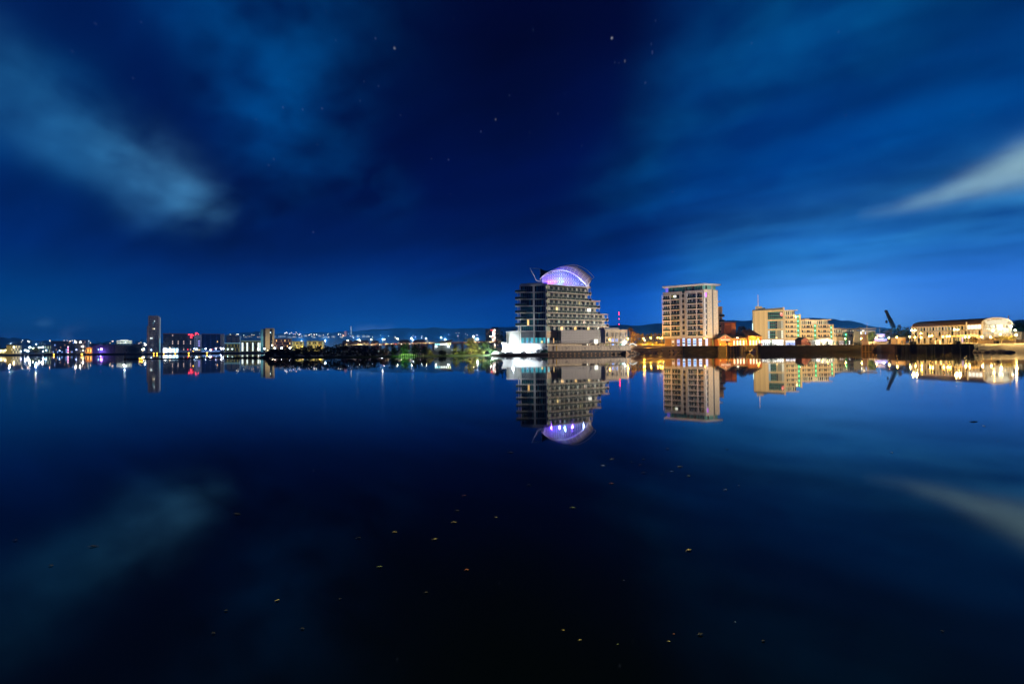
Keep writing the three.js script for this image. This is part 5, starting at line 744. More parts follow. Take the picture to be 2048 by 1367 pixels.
// ---------------------------------------------------------------- yellow lamps of the quay and the yard
{
  const gm = 'twin floodlight masts on the long quay';
  floodMast('left twin floodlight mast on the long quay', gm, 1827, 661, 181.5, 3.46, WARMW, 120, [[1128, 634, 209, .22, 140000, [1, .85, .67]], [1388, 622, 258, .24, 40000, [1, .97, .94]], [1757, 698, 222, .3, 4200, [1, .62, .24]], [1694, 670, 306, .1, 62000, [1, .74, .4]]]);
  floodMast('right twin floodlight mast on the long quay', gm, 1912.5, 659.5, 178, 3.46, WARMW, 120, [[1540, 648, 298, .2, 84000, [1, .8, .46]], [1645, 660, 303, .22, 92000, [1, .74, .4]], [1185, 672, 206, .16, 68000, [1, .85, .74]]]);
  const gl = 'sodium street lamps around the vaulted hall'; let i = 0;
  for (const [px, py, D, cd] of [[1752.5, 675, 250, 60], [1778, 675, 235, 70], [1794, 674, 205, 110], [1820, 673, 205, 60], [1830.5, 674, 210, 60], [1842.5, 666.5, 215, 90], [1843, 674.5, 208, 50], [1859.5, 672, 200, 80], [1864.5, 671, 204, 60], [1886.5, 673, 190, 90], [1894.5, 672.4, 194, 90], [1899.5, 672, 198, 70], [1931, 674, 195, 20], [1939, 673.5, 196, 30], [1964.5, 673, 198, 30], [1982, 673.6, 195, 40], [1986.5, 661, 190, 170], [2001.5, 668.6, 200, 90], [2031, 660, 188, 150], [2033, 669.5, 186, 110]]) lantern(`${ordinal(++i)} yellow street lamp from the left around the vaulted hall`, gl, px, py, D, 3.6, px > 1925 ? [1, .64, .2] : [1, .5, .08], cd * 5, 140);
  const gt = 'sodium street lamps between hotel annex and apartment tower'; i = 0;
  for (const [px, py, D, cd] of [[1219, 678.5, 207, 14], [1256, 677, 228, 90], [1287, 676, 262, 120], [1289.5, 680, 240, 160], [1301.5, 675.5, 280, 90], [1315.5, 675, 285, 60], [1320.5, 676, 270, 140], [1324.5, 675.5, 275, 90], [1331.8, 678.6, 266, 90]]) lantern(`${ordinal(++i)} orange street lamp from the left beside the hotel annex and tower`, gt, px, py, D, 4, SODIUM, cd * 14, 140);
  const ga = 'lamps before the stepped apartments'; i = 0;
  for (const [px, py, D, cd] of [[1655, 679, 284, 100], [1691, 677, 285, 120], [1723, 676.5, 262, 110], [1645, 681, 280, 60]]) lantern(`${ordinal(++i)} bright lamp from the left before the stepped apartment blocks`, ga, px, py, D, 3.8, [1, .6, .14], cd * 2, 130);
  // road parapet behind the lamps
  const f = new Frame(1258, 268, 1340, 290, 4), o = thing('road_wall', 'yellow lit road wall behind the street lamps and bare tree', 'wall', f.a.clone()), s = new Site(o, f); for (let k = 0; k < 16; k++) s.box('wall_panel', M.tan, f.W * k / 16 + .02, f.W * (k + 1) / 16 - .02, 0, 1.15, -.3, 0); s.box('coping', M.cream, 0, f.W, 1.15, 1.35, -.4, .1); for (let k = 0; k < 9; k++) s.box('post', M.tan, f.W * k / 8 - .15, f.W * k / 8 + .15, 1.35, 1.8, -.3, 0);
}
// ---------------------------------------------------------------- far mast with four red lights
{
  const D = 1500, b = at(1238.5, 20, D), top = P(1238.3, 621.5, D), o = thing('radio_mast', 'distant radio mast carrying four red warning lights', 'mast', V(b.x, 5, b.z)), h = top.y - 5, t = [];
  for (const [x, z] of [[-1, -.6], [1, -.6], [0, 1.1]]) t.push(tube(V(x, 0, z), V(x * .7, h, z * .7), .16));
  for (let i = 0; i < 40; i++) t.push(tube(V(-1, h * i / 40, -.6), V(.9, h * (i + 1) / 40, -.6), .09, .09, 4)); part('lattice', merge(t), M.darkSteel, o);
  for (const py of [624.7, 628.9, 637.3, 648]) { const y = P(1238.3, py, D).y - 5; part('red_light', new THREE.SphereGeometry(1.25, 14, 10), glow([1, .008, .015], 14), o, 0, y, 1.4); const l = new THREE.PointLight(C(1, .02, .05), 500); l.position.set(0, y, 3.4); l.name = 'warning_light'; o.add(l); }
}
// ---------------------------------------------------------------- trees and scrub
const leafMats = { dark: std([.012, .018, .008], { roughness: 1, side: THREE.DoubleSide }), black: std([.006, .008, .005], { roughness: 1, side: THREE.DoubleSide }), green: std([.05, .1, .02], { roughness: .9, side: THREE.DoubleSide }), olive: std([.16, .17, .03], { roughness: .9, side: THREE.DoubleSide }), fresh: std([.035, .11, .02], { roughness: .9, side: THREE.DoubleSide }), brown: std([.15, .1, .035], { roughness: 1, side: THREE.DoubleSide }), yellow: std([.18, .15, .02], { roughness: .9, side: THREE.DoubleSide }), teal: std([.02, .05, .035], { roughness: .9, side: THREE.DoubleSide }) };
function crownGeo(w, h, n, leaf, style) {
  // clumps spread through the crown, leaf faces spread through each clump
  const clumps = [], pos = [], nor = [], k = style === 'cone' ? 16 : 13;
  for (let i = 0; i < k; i++) { const t = rnd(), a = rr(0, 6.283), e = style === 'cone' ? (1 - t) * .95 : Math.sqrt(Math.max(.08, 1 - (2 * t - 1) ** 2)); clumps.push([Math.cos(a) * e * w * rr(.1, .36), h * (.1 + .78 * t), Math.sin(a) * e * w * rr(.1, .36), rr(.16, .3) * w * (style === 'cone' ? .5 + .6 * (1 - t) : 1)]); }
  for (let i = 0; i < n; i++) {
    const c = clumps[i % k], d = V(rr(-1, 1), rr(-1, 1), rr(-1, 1)); if (d.length() > 1) d.normalize(); const r = c[3], p = V(c[0] + d.x * r, c[1] + d.y * r * .8, c[2] + d.z * r); if (p.y < 0) p.y = rr(0, .2);
    const a = V(rr(-1, 1), rr(-1, 1), rr(-1, 1)).normalize().multiplyScalar(leaf * rr(.5, 1.2)), b = V(rr(-1, 1), rr(-1, 1), rr(-1, 1)).cross(a).normalize().multiplyScalar(leaf * rr(.3, .7)), nn = d.clone().add(V(0, .4, 0)).normalize();
    const q = [p.clone().sub(a), p.clone().addScaledVector(a, .1).add(b), p.clone().add(a), p.clone().addScaledVector(a, .1).sub(b)]; for (const m of [0, 1, 2, 0, 2, 3]) { pos.push(q[m].x, q[m].y, q[m].z); nor.push(nn.x, nn.y, nn.z); }
  }
  const g = new THREE.BufferGeometry(); g.setAttribute('position', new THREE.Float32BufferAttribute(pos, 3)); g.setAttribute('normal', new THREE.Float32BufferAttribute(nor, 3)); return g;
}
function trunkGeo(w, h, r, limbs = 6) { const l = [tube(V(0, 0, 0), V(rr(-.1, .1) * w, h * .55, rr(-.1, .1) * w), r, r * .6, 7)]; for (let i = 0; i < limbs; i++) { const a = rr(0, 6.28), y = h * rr(.2, .5); l.push(tube(V(0, y, 0), V(Math.cos(a) * w * rr(.2, .4), y + h * rr(.2, .42), Math.sin(a) * w * rr(.2, .4)), r * .4, r * .12, 5)); } return merge(l); }
function tree(name, label, category, group, px, topPy, D, ground, wpx, mat, o = {}) {
  const p = at(px, ground, D), h = Math.max(1, P(px, topPy, D).y - ground), w = wpx * D / F, t = thing(name, label, category, p, 0, group), low = o.low ?? .18;
  part('crown', crownGeo(w, h * (1 - low), o.n ?? 900, o.leaf ?? Math.max(.18, w * .05), o.style), leafMats[mat], t, 0, h * low, 0);
  part(category === 'tree' ? 'trunk' : 'stem', trunkGeo(w, h * (low + .5), Math.max(.06, h * .025)), M.bark, t);
  return t;
}
{
  let i = 0; const gb = 'black scrub along the marsh edge';
  for (const [px, py, D, w] of [[541, 700, 194, 22], [556, 697, 192, 24], [572, 695.5, 190, 26], [588, 694, 189, 24], [604, 694.5, 187, 26], [620, 692.5, 187, 26], [636, 691.5, 187, 28], [652, 691, 188, 28], [668, 689.5, 188, 28], [684, 689, 188, 28], [700, 690, 188, 28], [716, 691, 188, 28], [732, 692, 189, 28], [747, 692, 190, 24]]) tree('scrub_bush', `${ordinal(++i)} black bush from the left along the dark marsh edge`, 'bush', gb, px, py, D, .5, w, 'black', { n: 700, low: .02, leaf: .34 });
  const T = (label, px, py, D, w, m, o) => tree('waterside_tree', label, 'tree', 'trees on the marsh left of the hotel', px, py, D, .6, w, m, o);
  T('round vivid green tree lit from below at the water edge', 809.5, 687, 195, 28, 'fresh', { n: 1500, low: .04, leaf: .24 });
  T('dim brown bush left of the vivid green tree', 763, 697, 192, 26, 'brown', { n: 800, low: .04 }); T('dark tree just left of the vivid green tree', 785, 690, 197, 28, 'dark', { n: 900, low: .04 }); T('dark tree right of the vivid green tree', 832, 690, 199, 28, 'dark', { n: 900, low: .04 }); T('dark tree beside the slanted roof pavilion', 850, 692, 201, 22, 'dark', { n: 800, low: .04 });
  T('low light green bush right below the slanted roof pavilion', 861, 697.5, 194, 22, 'olive', { n: 900, low: .02, leaf: .2 }); T('dark bush under the slanted roof pavilion', 884, 702, 204, 22, 'dark', { n: 900, low: .02 });
  T('green bush left of the tall yellow green tree', 912, 691, 200, 26, 'olive', { n: 1000, low: .02, leaf: .24 }); T('tall yellow green tree with a pointed crown', 941, 676.5, 200, 36, 'olive', { n: 2200, low: .05, leaf: .25 }); T('grey green bushy tree right of the yellow green tree', 968, 683, 204, 34, 'green', { n: 1700, low: .03, leaf: .24 }); T('low bush beside the left tip of the landing stage', 986, 694, 204, 24, 'green', { n: 1000, low: .02, leaf: .22 }); T('small bush low in front of the grey green tree', 925, 700, 199, 30, 'green', { n: 800, low: .01, leaf: .2 }); T('low scrub in front of the grey green tree', 955, 701, 200.5, 34, 'olive', { n: 800, low: .01, leaf: .2 });
  const H = (label, px, py, D, w, m, o) => tree('park_tree', label, 'tree', 'trees around the quays', px, py, D, 3.8, w, m, { low: .12, ...o });
  H('dark pointed conifer left of the pale curved block', 1004, 658, 235, 16, 'teal', { style: 'cone' }); H('dark conifer behind the landing stage', 1012, 666, 222, 14, 'teal', { style: 'cone' }); H('green tree top showing over the pale curved block', 1028, 650, 240, 12, 'green', {}); H('dark tree between tower block and landing stage', 994, 664, 240, 16, 'teal', {});
  const bare = H('bare tree with a few yellow leaves beside the hotel annex', 1267.5, 661.5, 236, 20, 'yellow', { n: 260, leaf: .16 }); part('branch', trunkGeo(5.5, 11, .13, 22), M.bark, bare);
  H('dark tree behind the bare tree', 1262, 652.5, 262, 20, 'brown', {}); [[1278, 661, 20], [1286, 664.5, 18], [1296, 660, 18], [1303, 662, 14], [1311, 664, 16], [1319, 662.5, 14], [1326, 665, 12]].forEach(([px, py, w], k) => H(`${ordinal(k + 1)} amber lit tree from the left behind the street lamps`, px, py, 292 + (k % 3) * 6, w, k % 3 ? 'brown' : 'yellow', { style: k % 2 ? 'cone' : '' }));
  [[1279, 684, 20], [1298, 685.5, 22], [1313, 686, 18]].forEach(([px, py, w], k) => tree('hedge', `${ordinal(k + 1)} clipped hedge from the left below the yellow road wall`, 'hedge', 'hedges below the yellow road wall', px, py, 252 + k * 8, 4, w, 'olive', { low: .02, n: 600, leaf: .2 }));
  H('dark rounded tree behind the pump house roofs', 1487, 652, 282, 34, 'brown', { n: 1200 }); H('dark tree behind the pump house, right one', 1503, 657, 284, 20, 'dark', {}); H('small bare tree beside the dark shed', 1622, 669, 280, 14, 'brown', { n: 260, leaf: .16 }); H('small round topiary beside the pump house gable', 1454.5, 681.5, 249, 5, 'dark', { n: 300, low: .5, leaf: .16 });
  H('rounded yellow green tree right of the boatyard building', 1745, 662, 258, 20, 'green', { n: 1300 }); H('bluish bare tree behind the tour boat', 1766, 654, 330, 12, 'dark', {});
  [[1779, 655, 18], [1789, 662, 16], [1800, 646, 22], [1810, 652, 20], [1819, 650, 20], [1832, 649, 24]].forEach(([px, py, w], k) => H(`${ordinal(k + 1)} dark tree from the left around the dockside crane`, px, py, 262 + (k % 2) * 8, w, 'brown', { n: 1000, style: k % 3 === 2 ? 'cone' : '' }));
  H('broad yellow green shrub between the two low pale walls', 2014, 671.5, 193, 36, 'yellow', { n: 1500, low: .02, leaf: .22 }); H('dark shrub left of the broad yellow shrub', 1984, 676, 194, 26, 'brown', { low: .02 }); H('dark shrub below the restaurant roof', 1951, 674, 194, 22, 'brown', { low: .02 });
  H('dark tree mass at the far right edge', 2046, 642, 262, 36, 'dark', { n: 1500 }); H('dark tree behind the right end of the vaulted hall', 2031, 648, 258, 24, 'dark', { n: 1000 });
  [[1580, 689.4, 44], [1548, 688, 30], [1526, 688.5, 26], [1620, 689, 44], [1655, 689.3, 36], [1690, 689.3, 36], [1712, 688, 26]].forEach(([px, py, w], k) => tree('quay_scrub', `${ordinal(k + 1)} clump of black scrub on the wall before the apartments`, 'bush', 'black scrub on the wall before the apartments', px, py, 229, 3.3, w, 'black', { n: 500, low: .01, leaf: .25 }));
  // green floodlight under the vivid tree
  const fl = thing('garden_floodlight', 'small floodlight at the waterside under the vivid green tree', 'floodlight', at(803, .6, 190.5)); part('housing', boxGeo(.4, .3, .3), M.darkSteel, fl, 0, .15, 0); part('lens', boxGeo(.34, .03, .24), glow([.4, 1, .3], 2), fl, 0, .315, 0); const l = new THREE.PointLight(C(.4, 1, .22), 5); l.position.set(.8, 1.3, 1.4); fl.add(l);
  let sn = 0; for (const [px, D, tx, ty, c, cd] of [[800, 185, 810, 692, [.35, 1, .2], 260], [818, 185, 811, 692, [.35, 1, .2], 260], [860, 187, 861, 702, [1, .95, .5], 130], [912, 192, 908, 695, [.85, 1, .55], 330], [932, 191, 938, 690, [1, .95, .45], 620], [950, 191, 944, 688, [1, .95, .45], 620], [968, 193, 968, 692, [.75, 1, .75], 420], [982, 194, 988, 698, [.8, 1, .85], 300]]) {
    const o = thing('shore_floodlight', `${ordinal(++sn)} small floodlight from the left on a post before the shore trees`, 'floodlight', at(px, -.4, D), 0, 'floodlights on posts before the shore trees'); part('post', new THREE.CylinderGeometry(.06, .08, 1.1, 8), M.darkSteel, o, 0, .55, 0); part('housing', boxGeo(.36, .3, .24), M.black, o, 0, 1.2, .05); part('lens', boxGeo(.32, .26, .03), lensMat(c, 6), o, 0, 1.2, -.085);
    const l = new THREE.SpotLight(C(...c), cd, 0, .75, .8); l.position.set(0, 1.25, -.25); l.target.position.copy(P(tx, ty, 203)).sub(o.position); l.castShadow = true; l.name = 'shore_light'; o.add(l, l.target);
  }
  const fr = new Frame(798, 190, 846, 192, .3), jt = thing('jetty_rail', 'pale railing of a jetty at the water edge below the green tree', 'railing', fr.a.clone()), js = new Site(jt, fr); for (let k = 0; k < 12; k++) js.box('post', M.concrete, fr.W * k / 11 - .06, fr.W * k / 11 + .06, -.6, .9, -.1, .05); js.box('top_rail', M.wood, 0, fr.W, .82, .9, -.12, -.1);
}
// reeds in front of the far town
{
  const pos = []; for (let i = 0; i < 2600; i++) { const px = 442 + 96 * rnd() ** .8, D = 189 + 9 * rnd(), k = Math.sin((px - 440) / 100 * 3.1), p = at(px, 0, D), h = (1.0 + 1.7 * (px - 440) / 100) * rr(.3, 1) * (.5 + .6 * Math.abs(fbm(px * .11, 3, 1, 3)) * 2), dx = rr(-.25, .25); pos.push(p.x - .035, -.1, p.z, p.x + .035, -.1, p.z, p.x + dx, h, p.z + rr(-.2, .2)); }
  const g = new THREE.BufferGeometry(); g.setAttribute('position', new THREE.Float32BufferAttribute(pos, 3)); g.computeVertexNormals();
  const o = part('reeds', g, leafMats.black, scene); o.userData = { kind: 'stuff', label: 'black reeds standing in the water left of the marsh', category: 'reeds' };
}
// ---------------------------------------------------------------- far town on the left shore
const town = (name, label, category, pa, pb, D, topPy, Y = 1.7) => { const th = Math.atan(Math.abs((pa + pb) / 2 - 1024) / F), dd = .42 * (pb - pa) / F * D * Math.cos(th) * Math.sin(th), f = new Frame(pa, D - dd, pb, D + dd, Y), g = thing(name, label, category, f.a.clone()), s = new Site(g, f); s.box('plinth', M.darkGrey, .05, f.W - .05, -2.6, -.02, -7, -.05); return { f, g, s, W: f.W, H: f.y((pa + pb) / 2, topPy) }; };
// rows and columns of windows on a facade; light(i, k) picks the pane
function windows(t, x0, x1, y0, y1, cols, rows, pick, frame = M.darkGrey, fill = .66, z = .03) {
  for (let k = 0; k < rows; k++) for (let i = 0; i < cols; i++) { const m = pick(i, k); if (!m) continue; const w = (x1 - x0) / cols, h = (y1 - y0) / rows, cx = x0 + w * (i + .5), cy = y0 + h * (k + .5); t.s.box('window', m, cx - w * fill / 2, cx + w * fill / 2, cy - h * .32, cy + h * .32, z - .1, z + .06); }
}
const shoreLamp = (label, px, py, D, c, cd, k, r = .5) => { const p = P(px, py, D), o = thing('shore_lamp', label, 'lamp', V(p.x, 1.7, p.z), 0, 'lamps along the far town shore'); const h = p.y - 1.7; part('pole', new THREE.CylinderGeometry(.08, .12, Math.max(.4, h), 6), M.darkSteel, o, 0, Math.max(.4, h) / 2, 0); part('lamp_globe', new THREE.SphereGeometry(r, 10, 8), lensMat(c, k), o, 0, h, 0); if (cd) { const l = new THREE.PointLight(C(...c), cd); l.position.set(0, h, r + .6); l.name = 'lamp_light'; o.add(l); } return o; };
{
  // slim dark tower with a lower annex
  const t = town('residential_tower', 'slim dark grey tower block standing tallest on the far left shore', 'tower', 295.6, 315.6, 700, 632), { s, f, W, H } = t;
  const wallM = std([.42, .4, .42], { map: maps.b6 }); s.box('wall', wallM, 0, W, 0, H, -14, 0); s.box('parapet', M.grey, -.2, W + .2, H, H + .8, -14, .2); s.box('pale_fin', M.paleConcrete, f.x(316), f.x(318.4), 0, H - 1.2, -12, -1); s.box('annex', M.grey, f.x(292.3), -.02, 0, f.y(293, 651), -12, -3);
  for (let k = 0; k < 19; k++) s.box('floor_band', M.grey, 0, W, H * k / 19 + .1, H * k / 19 + .5, 0, .12);
  windows(t, .6, W - .6, 1, H - .6, 7, 19, (i, k) => k === 16 && i === 4 ? M.coolLit : k === 15 && i === 3 ? M.tealLit2 : k === 12 && i === 3 ? M.yellow : k === 12 && i === 4 ? M.whiteLit : k === 7 && i === 2 ? M.coolLit : k === 7 && i === 1 ? M.whiteLit : (i * 5 + k * 7) % 11 === 3 ? M.paleGlass : M.glass);
  s.box('side_lights', M.tealLit2, f.x(318.6), f.x(318.9), 1, H * .4, -3, -1);
  s.geo('aerial', new THREE.CylinderGeometry(.1, .1, 3, 6), M.steel, W * .8, H + 2.2, -4);
}
{
  const t = town('apartment_building', 'wide dark apartment block with red roof lights and a pale stair tower', 'apartments', 325.5, 388, 690, 667), { s, f, W, H } = t, X = f.x.bind(f);
  const dk = std([.05, .05, .058]); s.box('wall', dk, 0, W, 1.6, H, -14, 0); s.box('roof_edge', std([.2, .1, .1]), -.4, X(387), H - .9, H + .4, -14, .5);
  for (let k = 0; k < 8; k++) s.box('floor_band', M.grey, 0, W, 3.4 + (H - 4.5) * k / 8 - .12, 3.4 + (H - 4.5) * k / 8 + .12, 0, .5);
  const cols = [344, 357, 368.5, 380].map((p) => Math.floor((X(p) / W) * 22)); windows(t, .4, W - .4, 3.4, H - 1.1, 22, 8, (i, k) => cols.includes(i) ? (k > 5 ? (i === cols[0] && k === 7 ? M.dimPink : i === cols[3] ? M.red : M.glass) : k === 0 || k === 4 || k === 3 ? M.dimPink : k === 1 ? M.grey : M.glass) : k === 7 && i > 18 ? M.red : k === 6 && i === 20 ? M.red : k === 0 && i === 17 ? M.red : k === 1 && i === 4 ? M.yellow : (i + k * 3) % 4 ? M.glass : M.blueGlass);
  s.box('stair_tower', std([.4, .42, .46], { map: maps.b6 }), X(388), X(402.6), 0, H - 1.2, -12, 1.2); for (let k = 0; k < 6; k++) { s.box('window', M.black, X(389.6), X(391.5), 3.4 + k * 3.6, 4.9 + k * 3.6, 1.15, 1.26); s.box('window', k === 0 ? M.yellow : k > 1 && k < 5 ? glow([.35, .3, 1], 1.4) : M.darkGrey, X(396), X(399.8), 3.4 + k * 3.6, 5 + k * 3.6, 1.15, 1.26); }
  s.box('roof_box', M.black, X(386), X(396), H - .4, H + 1.4, -8, -1); for (const [a, b, p, q] of [[376, 380, 668, 670], [381, 385, 668, 670], [381.5, 384, 671, 672.5], [380, 382.5, 673.5, 675.5], [390, 391.5, 664.8, 669.5], [391.5, 395, 664.8, 666], [391.5, 393.4, 667.2, 668.2], [395.5, 397.5, 667, 668.6]]) s.box('red_sign', glow([1, .05, .1], 3.2), X(a), X(b), f.y(388, q), f.y(388, p), 1.3, 1.5);
  s.box('glass_wing', std([.015, .02, .05], { roughness: .15 }), X(402.8), X(440.5), 0, H - .6, -14, .2); s.box('wing_roof', std([.16, .09, .1]), X(402), X(447.4), H - .6, H + .3, -14, .6); s.box('end_pier', std([.36, .33, .34], { map: maps.b6 }), X(440.6), X(447.2), 0, H - .6, -14, .8);
  const w = { s, f }; windows(w, X(404), X(440), 3, H - 1.2, 16, 8, (i, k) => k === 1 && i > 10 && i % 2 ? M.dimWarm : k === 4 && i === 13 ? M.yellow : k === 0 && i === 8 ? M.red : k > 1 && i % 5 === 2 ? std([.04, .08, .3], { roughness: .2 }) : M.blueGlass, M.darkGrey, .8, .24);
  s.box('lit_bay', glow([.05, .4, .55], .8), X(403), X(408), 4.3, 5.6, .2, .4);
  s.box('podium', M.darkGrey, -1, X(447), 0, 1.8, -2, 3); for (const [a, b, m] of [[326.5, 334, 0], [334.5, 337.2, 1], [338.5, 343.2, 0], [345, 350.5, 1], [352, 356.3, 1]]) s.box('lit_front', m ? glow([.45, .75, 1], 3.2) : glow([.85, .95, 1], 4.2), X(a), X(b), .4, f.y(340, 696.4), 3, 3.2);
  s.box('lit_strip', glow([.12, .3, .8], .8), X(357), X(386), 1.9, 2.2, 3, 3.2); s.box('lit_strip', glow([.2, .4, 1], .9), X(403), X(440), 1.2, 2.6, 3, 3.1); s.geo('aerial', new THREE.CylinderGeometry(.08, .1, 4.5, 6), M.steel, X(337.5), H + 2.4, -5);
  let n = 0; for (const [px, py, c, cd, k, r] of [[287, 698, [1, .8, .55], 900, 40, .9], [290, 689, [1, .85, .7], 200, 30, .7], [284, 699, [1, .7, .4], 500, 30, .8], [302, 699.5, [.3, .5, 1], 300, 18, .7], [330, 697, [.8, .92, 1], 500, 30, .8], [392.5, 698, [.5, .7, 1], 900, 40, 1], [388, 697, [.4, .6, 1], 400, 20, .7], [410.8, 697, [.4, .55, 1], 500, 30, .8], [420.5, 699.5, [.9, .95, .9], 300, 26, .8], [431.5, 697, [.35, .5, 1], 500, 28, .8], [442, 696.5, [.75, .82, 1], 900, 36, 1], [446, 697, [.8, .85, 1], 500, 30, .8], [455, 698, [.5, .9, 1], 300, 18, .6], [464, 697.5, [.6, .9, 1], 200, 14, .6], [515.8, 698, [1, .85, .8], 200, 22, .7], [528.5, 697, [.7, .95, 1], 300, 24, .8], [549.5, 696, [.75, .95, 1], 300, 30, .9], [563, 695.5, [.8, .95, 1], 300, 30, .9], [579, 695.5, [.85, .95, 1], 400, 34, 1], [582.5, 694.5, [1, .75, .3], 200, 20, .7], [604, 693.5, [1, .5, .05], 60, 16, .7], [640.5, 693, [1, .45, .05], 60, 18, .7], [544, 690, [1, .9, .75], 100, 18, .7]]) shoreLamp(`${ordinal(++n)} shore lamp from the left below the far apartment blocks`, px, py, 672 - (px > 500 ? 30 : 0), c, cd * .5, k, r);
}
{
  const t = town('office_building', 'pale blue office building right of the wide dark block', 'building', 452, 479, 760, 671.5), { s, f, W, H } = t; s.box('wall', std([.16, .26, .36]), 0, W, 0, H, -12, 0); for (const [a, b] of [[454, 461], [464, 471], [473, 477.6]]) s.box('pale_panel', std([.42, .44, .44]), f.x(a), f.x(b), f.y(460, 685), f.y(460, 674), 0, .2); s.box('roof_plant', M.grey, f.x(456), f.x(470), H, H + 2.4, -8, -2); windows(t, 0, W, 1, 9, 10, 2, (i, k) => i % 3 ? M.glass : M.paleLit);
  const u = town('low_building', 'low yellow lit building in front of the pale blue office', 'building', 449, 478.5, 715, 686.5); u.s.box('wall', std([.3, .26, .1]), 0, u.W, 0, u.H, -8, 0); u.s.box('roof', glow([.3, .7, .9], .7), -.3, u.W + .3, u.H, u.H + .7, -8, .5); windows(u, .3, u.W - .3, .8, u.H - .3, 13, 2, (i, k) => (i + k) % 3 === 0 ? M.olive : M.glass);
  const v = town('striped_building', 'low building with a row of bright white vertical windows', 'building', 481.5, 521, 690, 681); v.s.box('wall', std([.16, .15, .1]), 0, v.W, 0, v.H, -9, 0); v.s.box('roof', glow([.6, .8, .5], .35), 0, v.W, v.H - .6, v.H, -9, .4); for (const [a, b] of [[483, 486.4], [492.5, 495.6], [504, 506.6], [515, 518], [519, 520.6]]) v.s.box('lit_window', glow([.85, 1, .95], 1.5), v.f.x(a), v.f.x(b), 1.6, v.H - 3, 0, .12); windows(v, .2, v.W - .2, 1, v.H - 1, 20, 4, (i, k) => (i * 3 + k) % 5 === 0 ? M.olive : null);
  const w = town('tower_block', 'sand coloured tower block with a dark window strip on the far shore', 'tower', 521, 547.5, 660, 656.5); w.s.box('wall', M.tan, w.f.x(530.5), w.W, 0, w.H, -12, 0); w.s.box('dark_recess', M.black, w.f.x(526), w.f.x(530.5), 0, w.H - .6, -12, -.8); w.s.box('side_wall', std([.1, .34, .5]), 0, w.f.x(526), 0, w.H - .8, -12, -.4); w.s.box('window_strip', M.black, w.f.x(539.2), w.f.x(544.6), 1, w.H - 1, 0, .1); for (let k = 0; k < 11; k++) { w.s.box('window', k === 10 ? M.coolLit : M.glass, w.f.x(539.6), w.f.x(541.6), 1.6 + k * 2.75, 3.3 + k * 2.75, .1, .2); w.s.box('window', k % 4 === 1 ? M.paleGlass : M.glass, w.f.x(542.2), w.f.x(544.2), 1.6 + k * 2.75, 3.3 + k * 2.75, .1, .2); w.s.box('window', M.darkGrey, w.f.x(533), w.f.x(534), 1.9 + k * 2.75, 3 + k * 2.75, 0, .08); } w.s.box('roof_edge', M.tan, w.f.x(530), w.W + .2, w.H, w.H + .5, -12, .2);
  const l = new THREE.SpotLight(C(1, .85, .5), 3200, 0, .5, .7); l.position.copy(V(w.W * .7, 3, 34).applyMatrix4(w.s.m)); l.target.position.copy(V(w.W * .7, 16, 0).applyMatrix4(w.s.m)); l.name = 'tower_floodlight'; w.g.add(l, l.target); w.s.box('flood_fitting', lensMat([1, .85, .5], 10), w.W * .7 - .4, w.W * .7 + .4, 2.2, 2.8, 33, 33.4);
  const b = town('brick_building', 'long brick building with lit windows right of the sand coloured tower', 'building', 548, 582, 655, 677.5); b.s.box('wall', M.darkBrick, 0, b.W, 0, b.H, -10, 0); b.s.box('roof', M.slate, -.3, b.W + .3, b.H, b.H + .6, -10, .4); b.s.box('end_wall', M.cream, b.W - .8, b.W, 0, b.H, 0, .2); windows(b, .5, b.W - 1, 2, b.H - .4, 13, 4, (i, k) => [3, 21, 8, 34, 41].includes(i + k * 11) ? M.warm : (i + k) % 6 === 2 ? M.dimWarm : M.glass);
  for (const [a, c, py, label] of [[583.5, 607, 682.5, 'pale yellow lit gabled houses right of the brick building'], [613, 648, 682, 'yellow lit flat roofed building with pale ends before the marsh']]) { const h = town('lit_building', label, 'building', a, c, 640, py); h.s.box('wall', std([.5, .45, .2]), 0, h.W, 0, h.H, -8, 0); h.s.box('roof', std([.4, .4, .2]), -.3, h.W + .3, h.H, h.H + .5, -8, .4); windows(h, .4, h.W - .4, 1, h.H - .5, 9, 3, (i, k) => i === 0 || i === 8 ? M.paleLit : (i + k) % 3 === 1 ? glow([.8, .7, .25], .8) : M.darkGrey); const l2 = new THREE.PointLight(C(1, .85, .35), 420); l2.position.copy(V(h.W / 2, 4, 9).applyMatrix4(h.s.m)); l2.name = 'yard_light'; h.g.add(l2); }
}
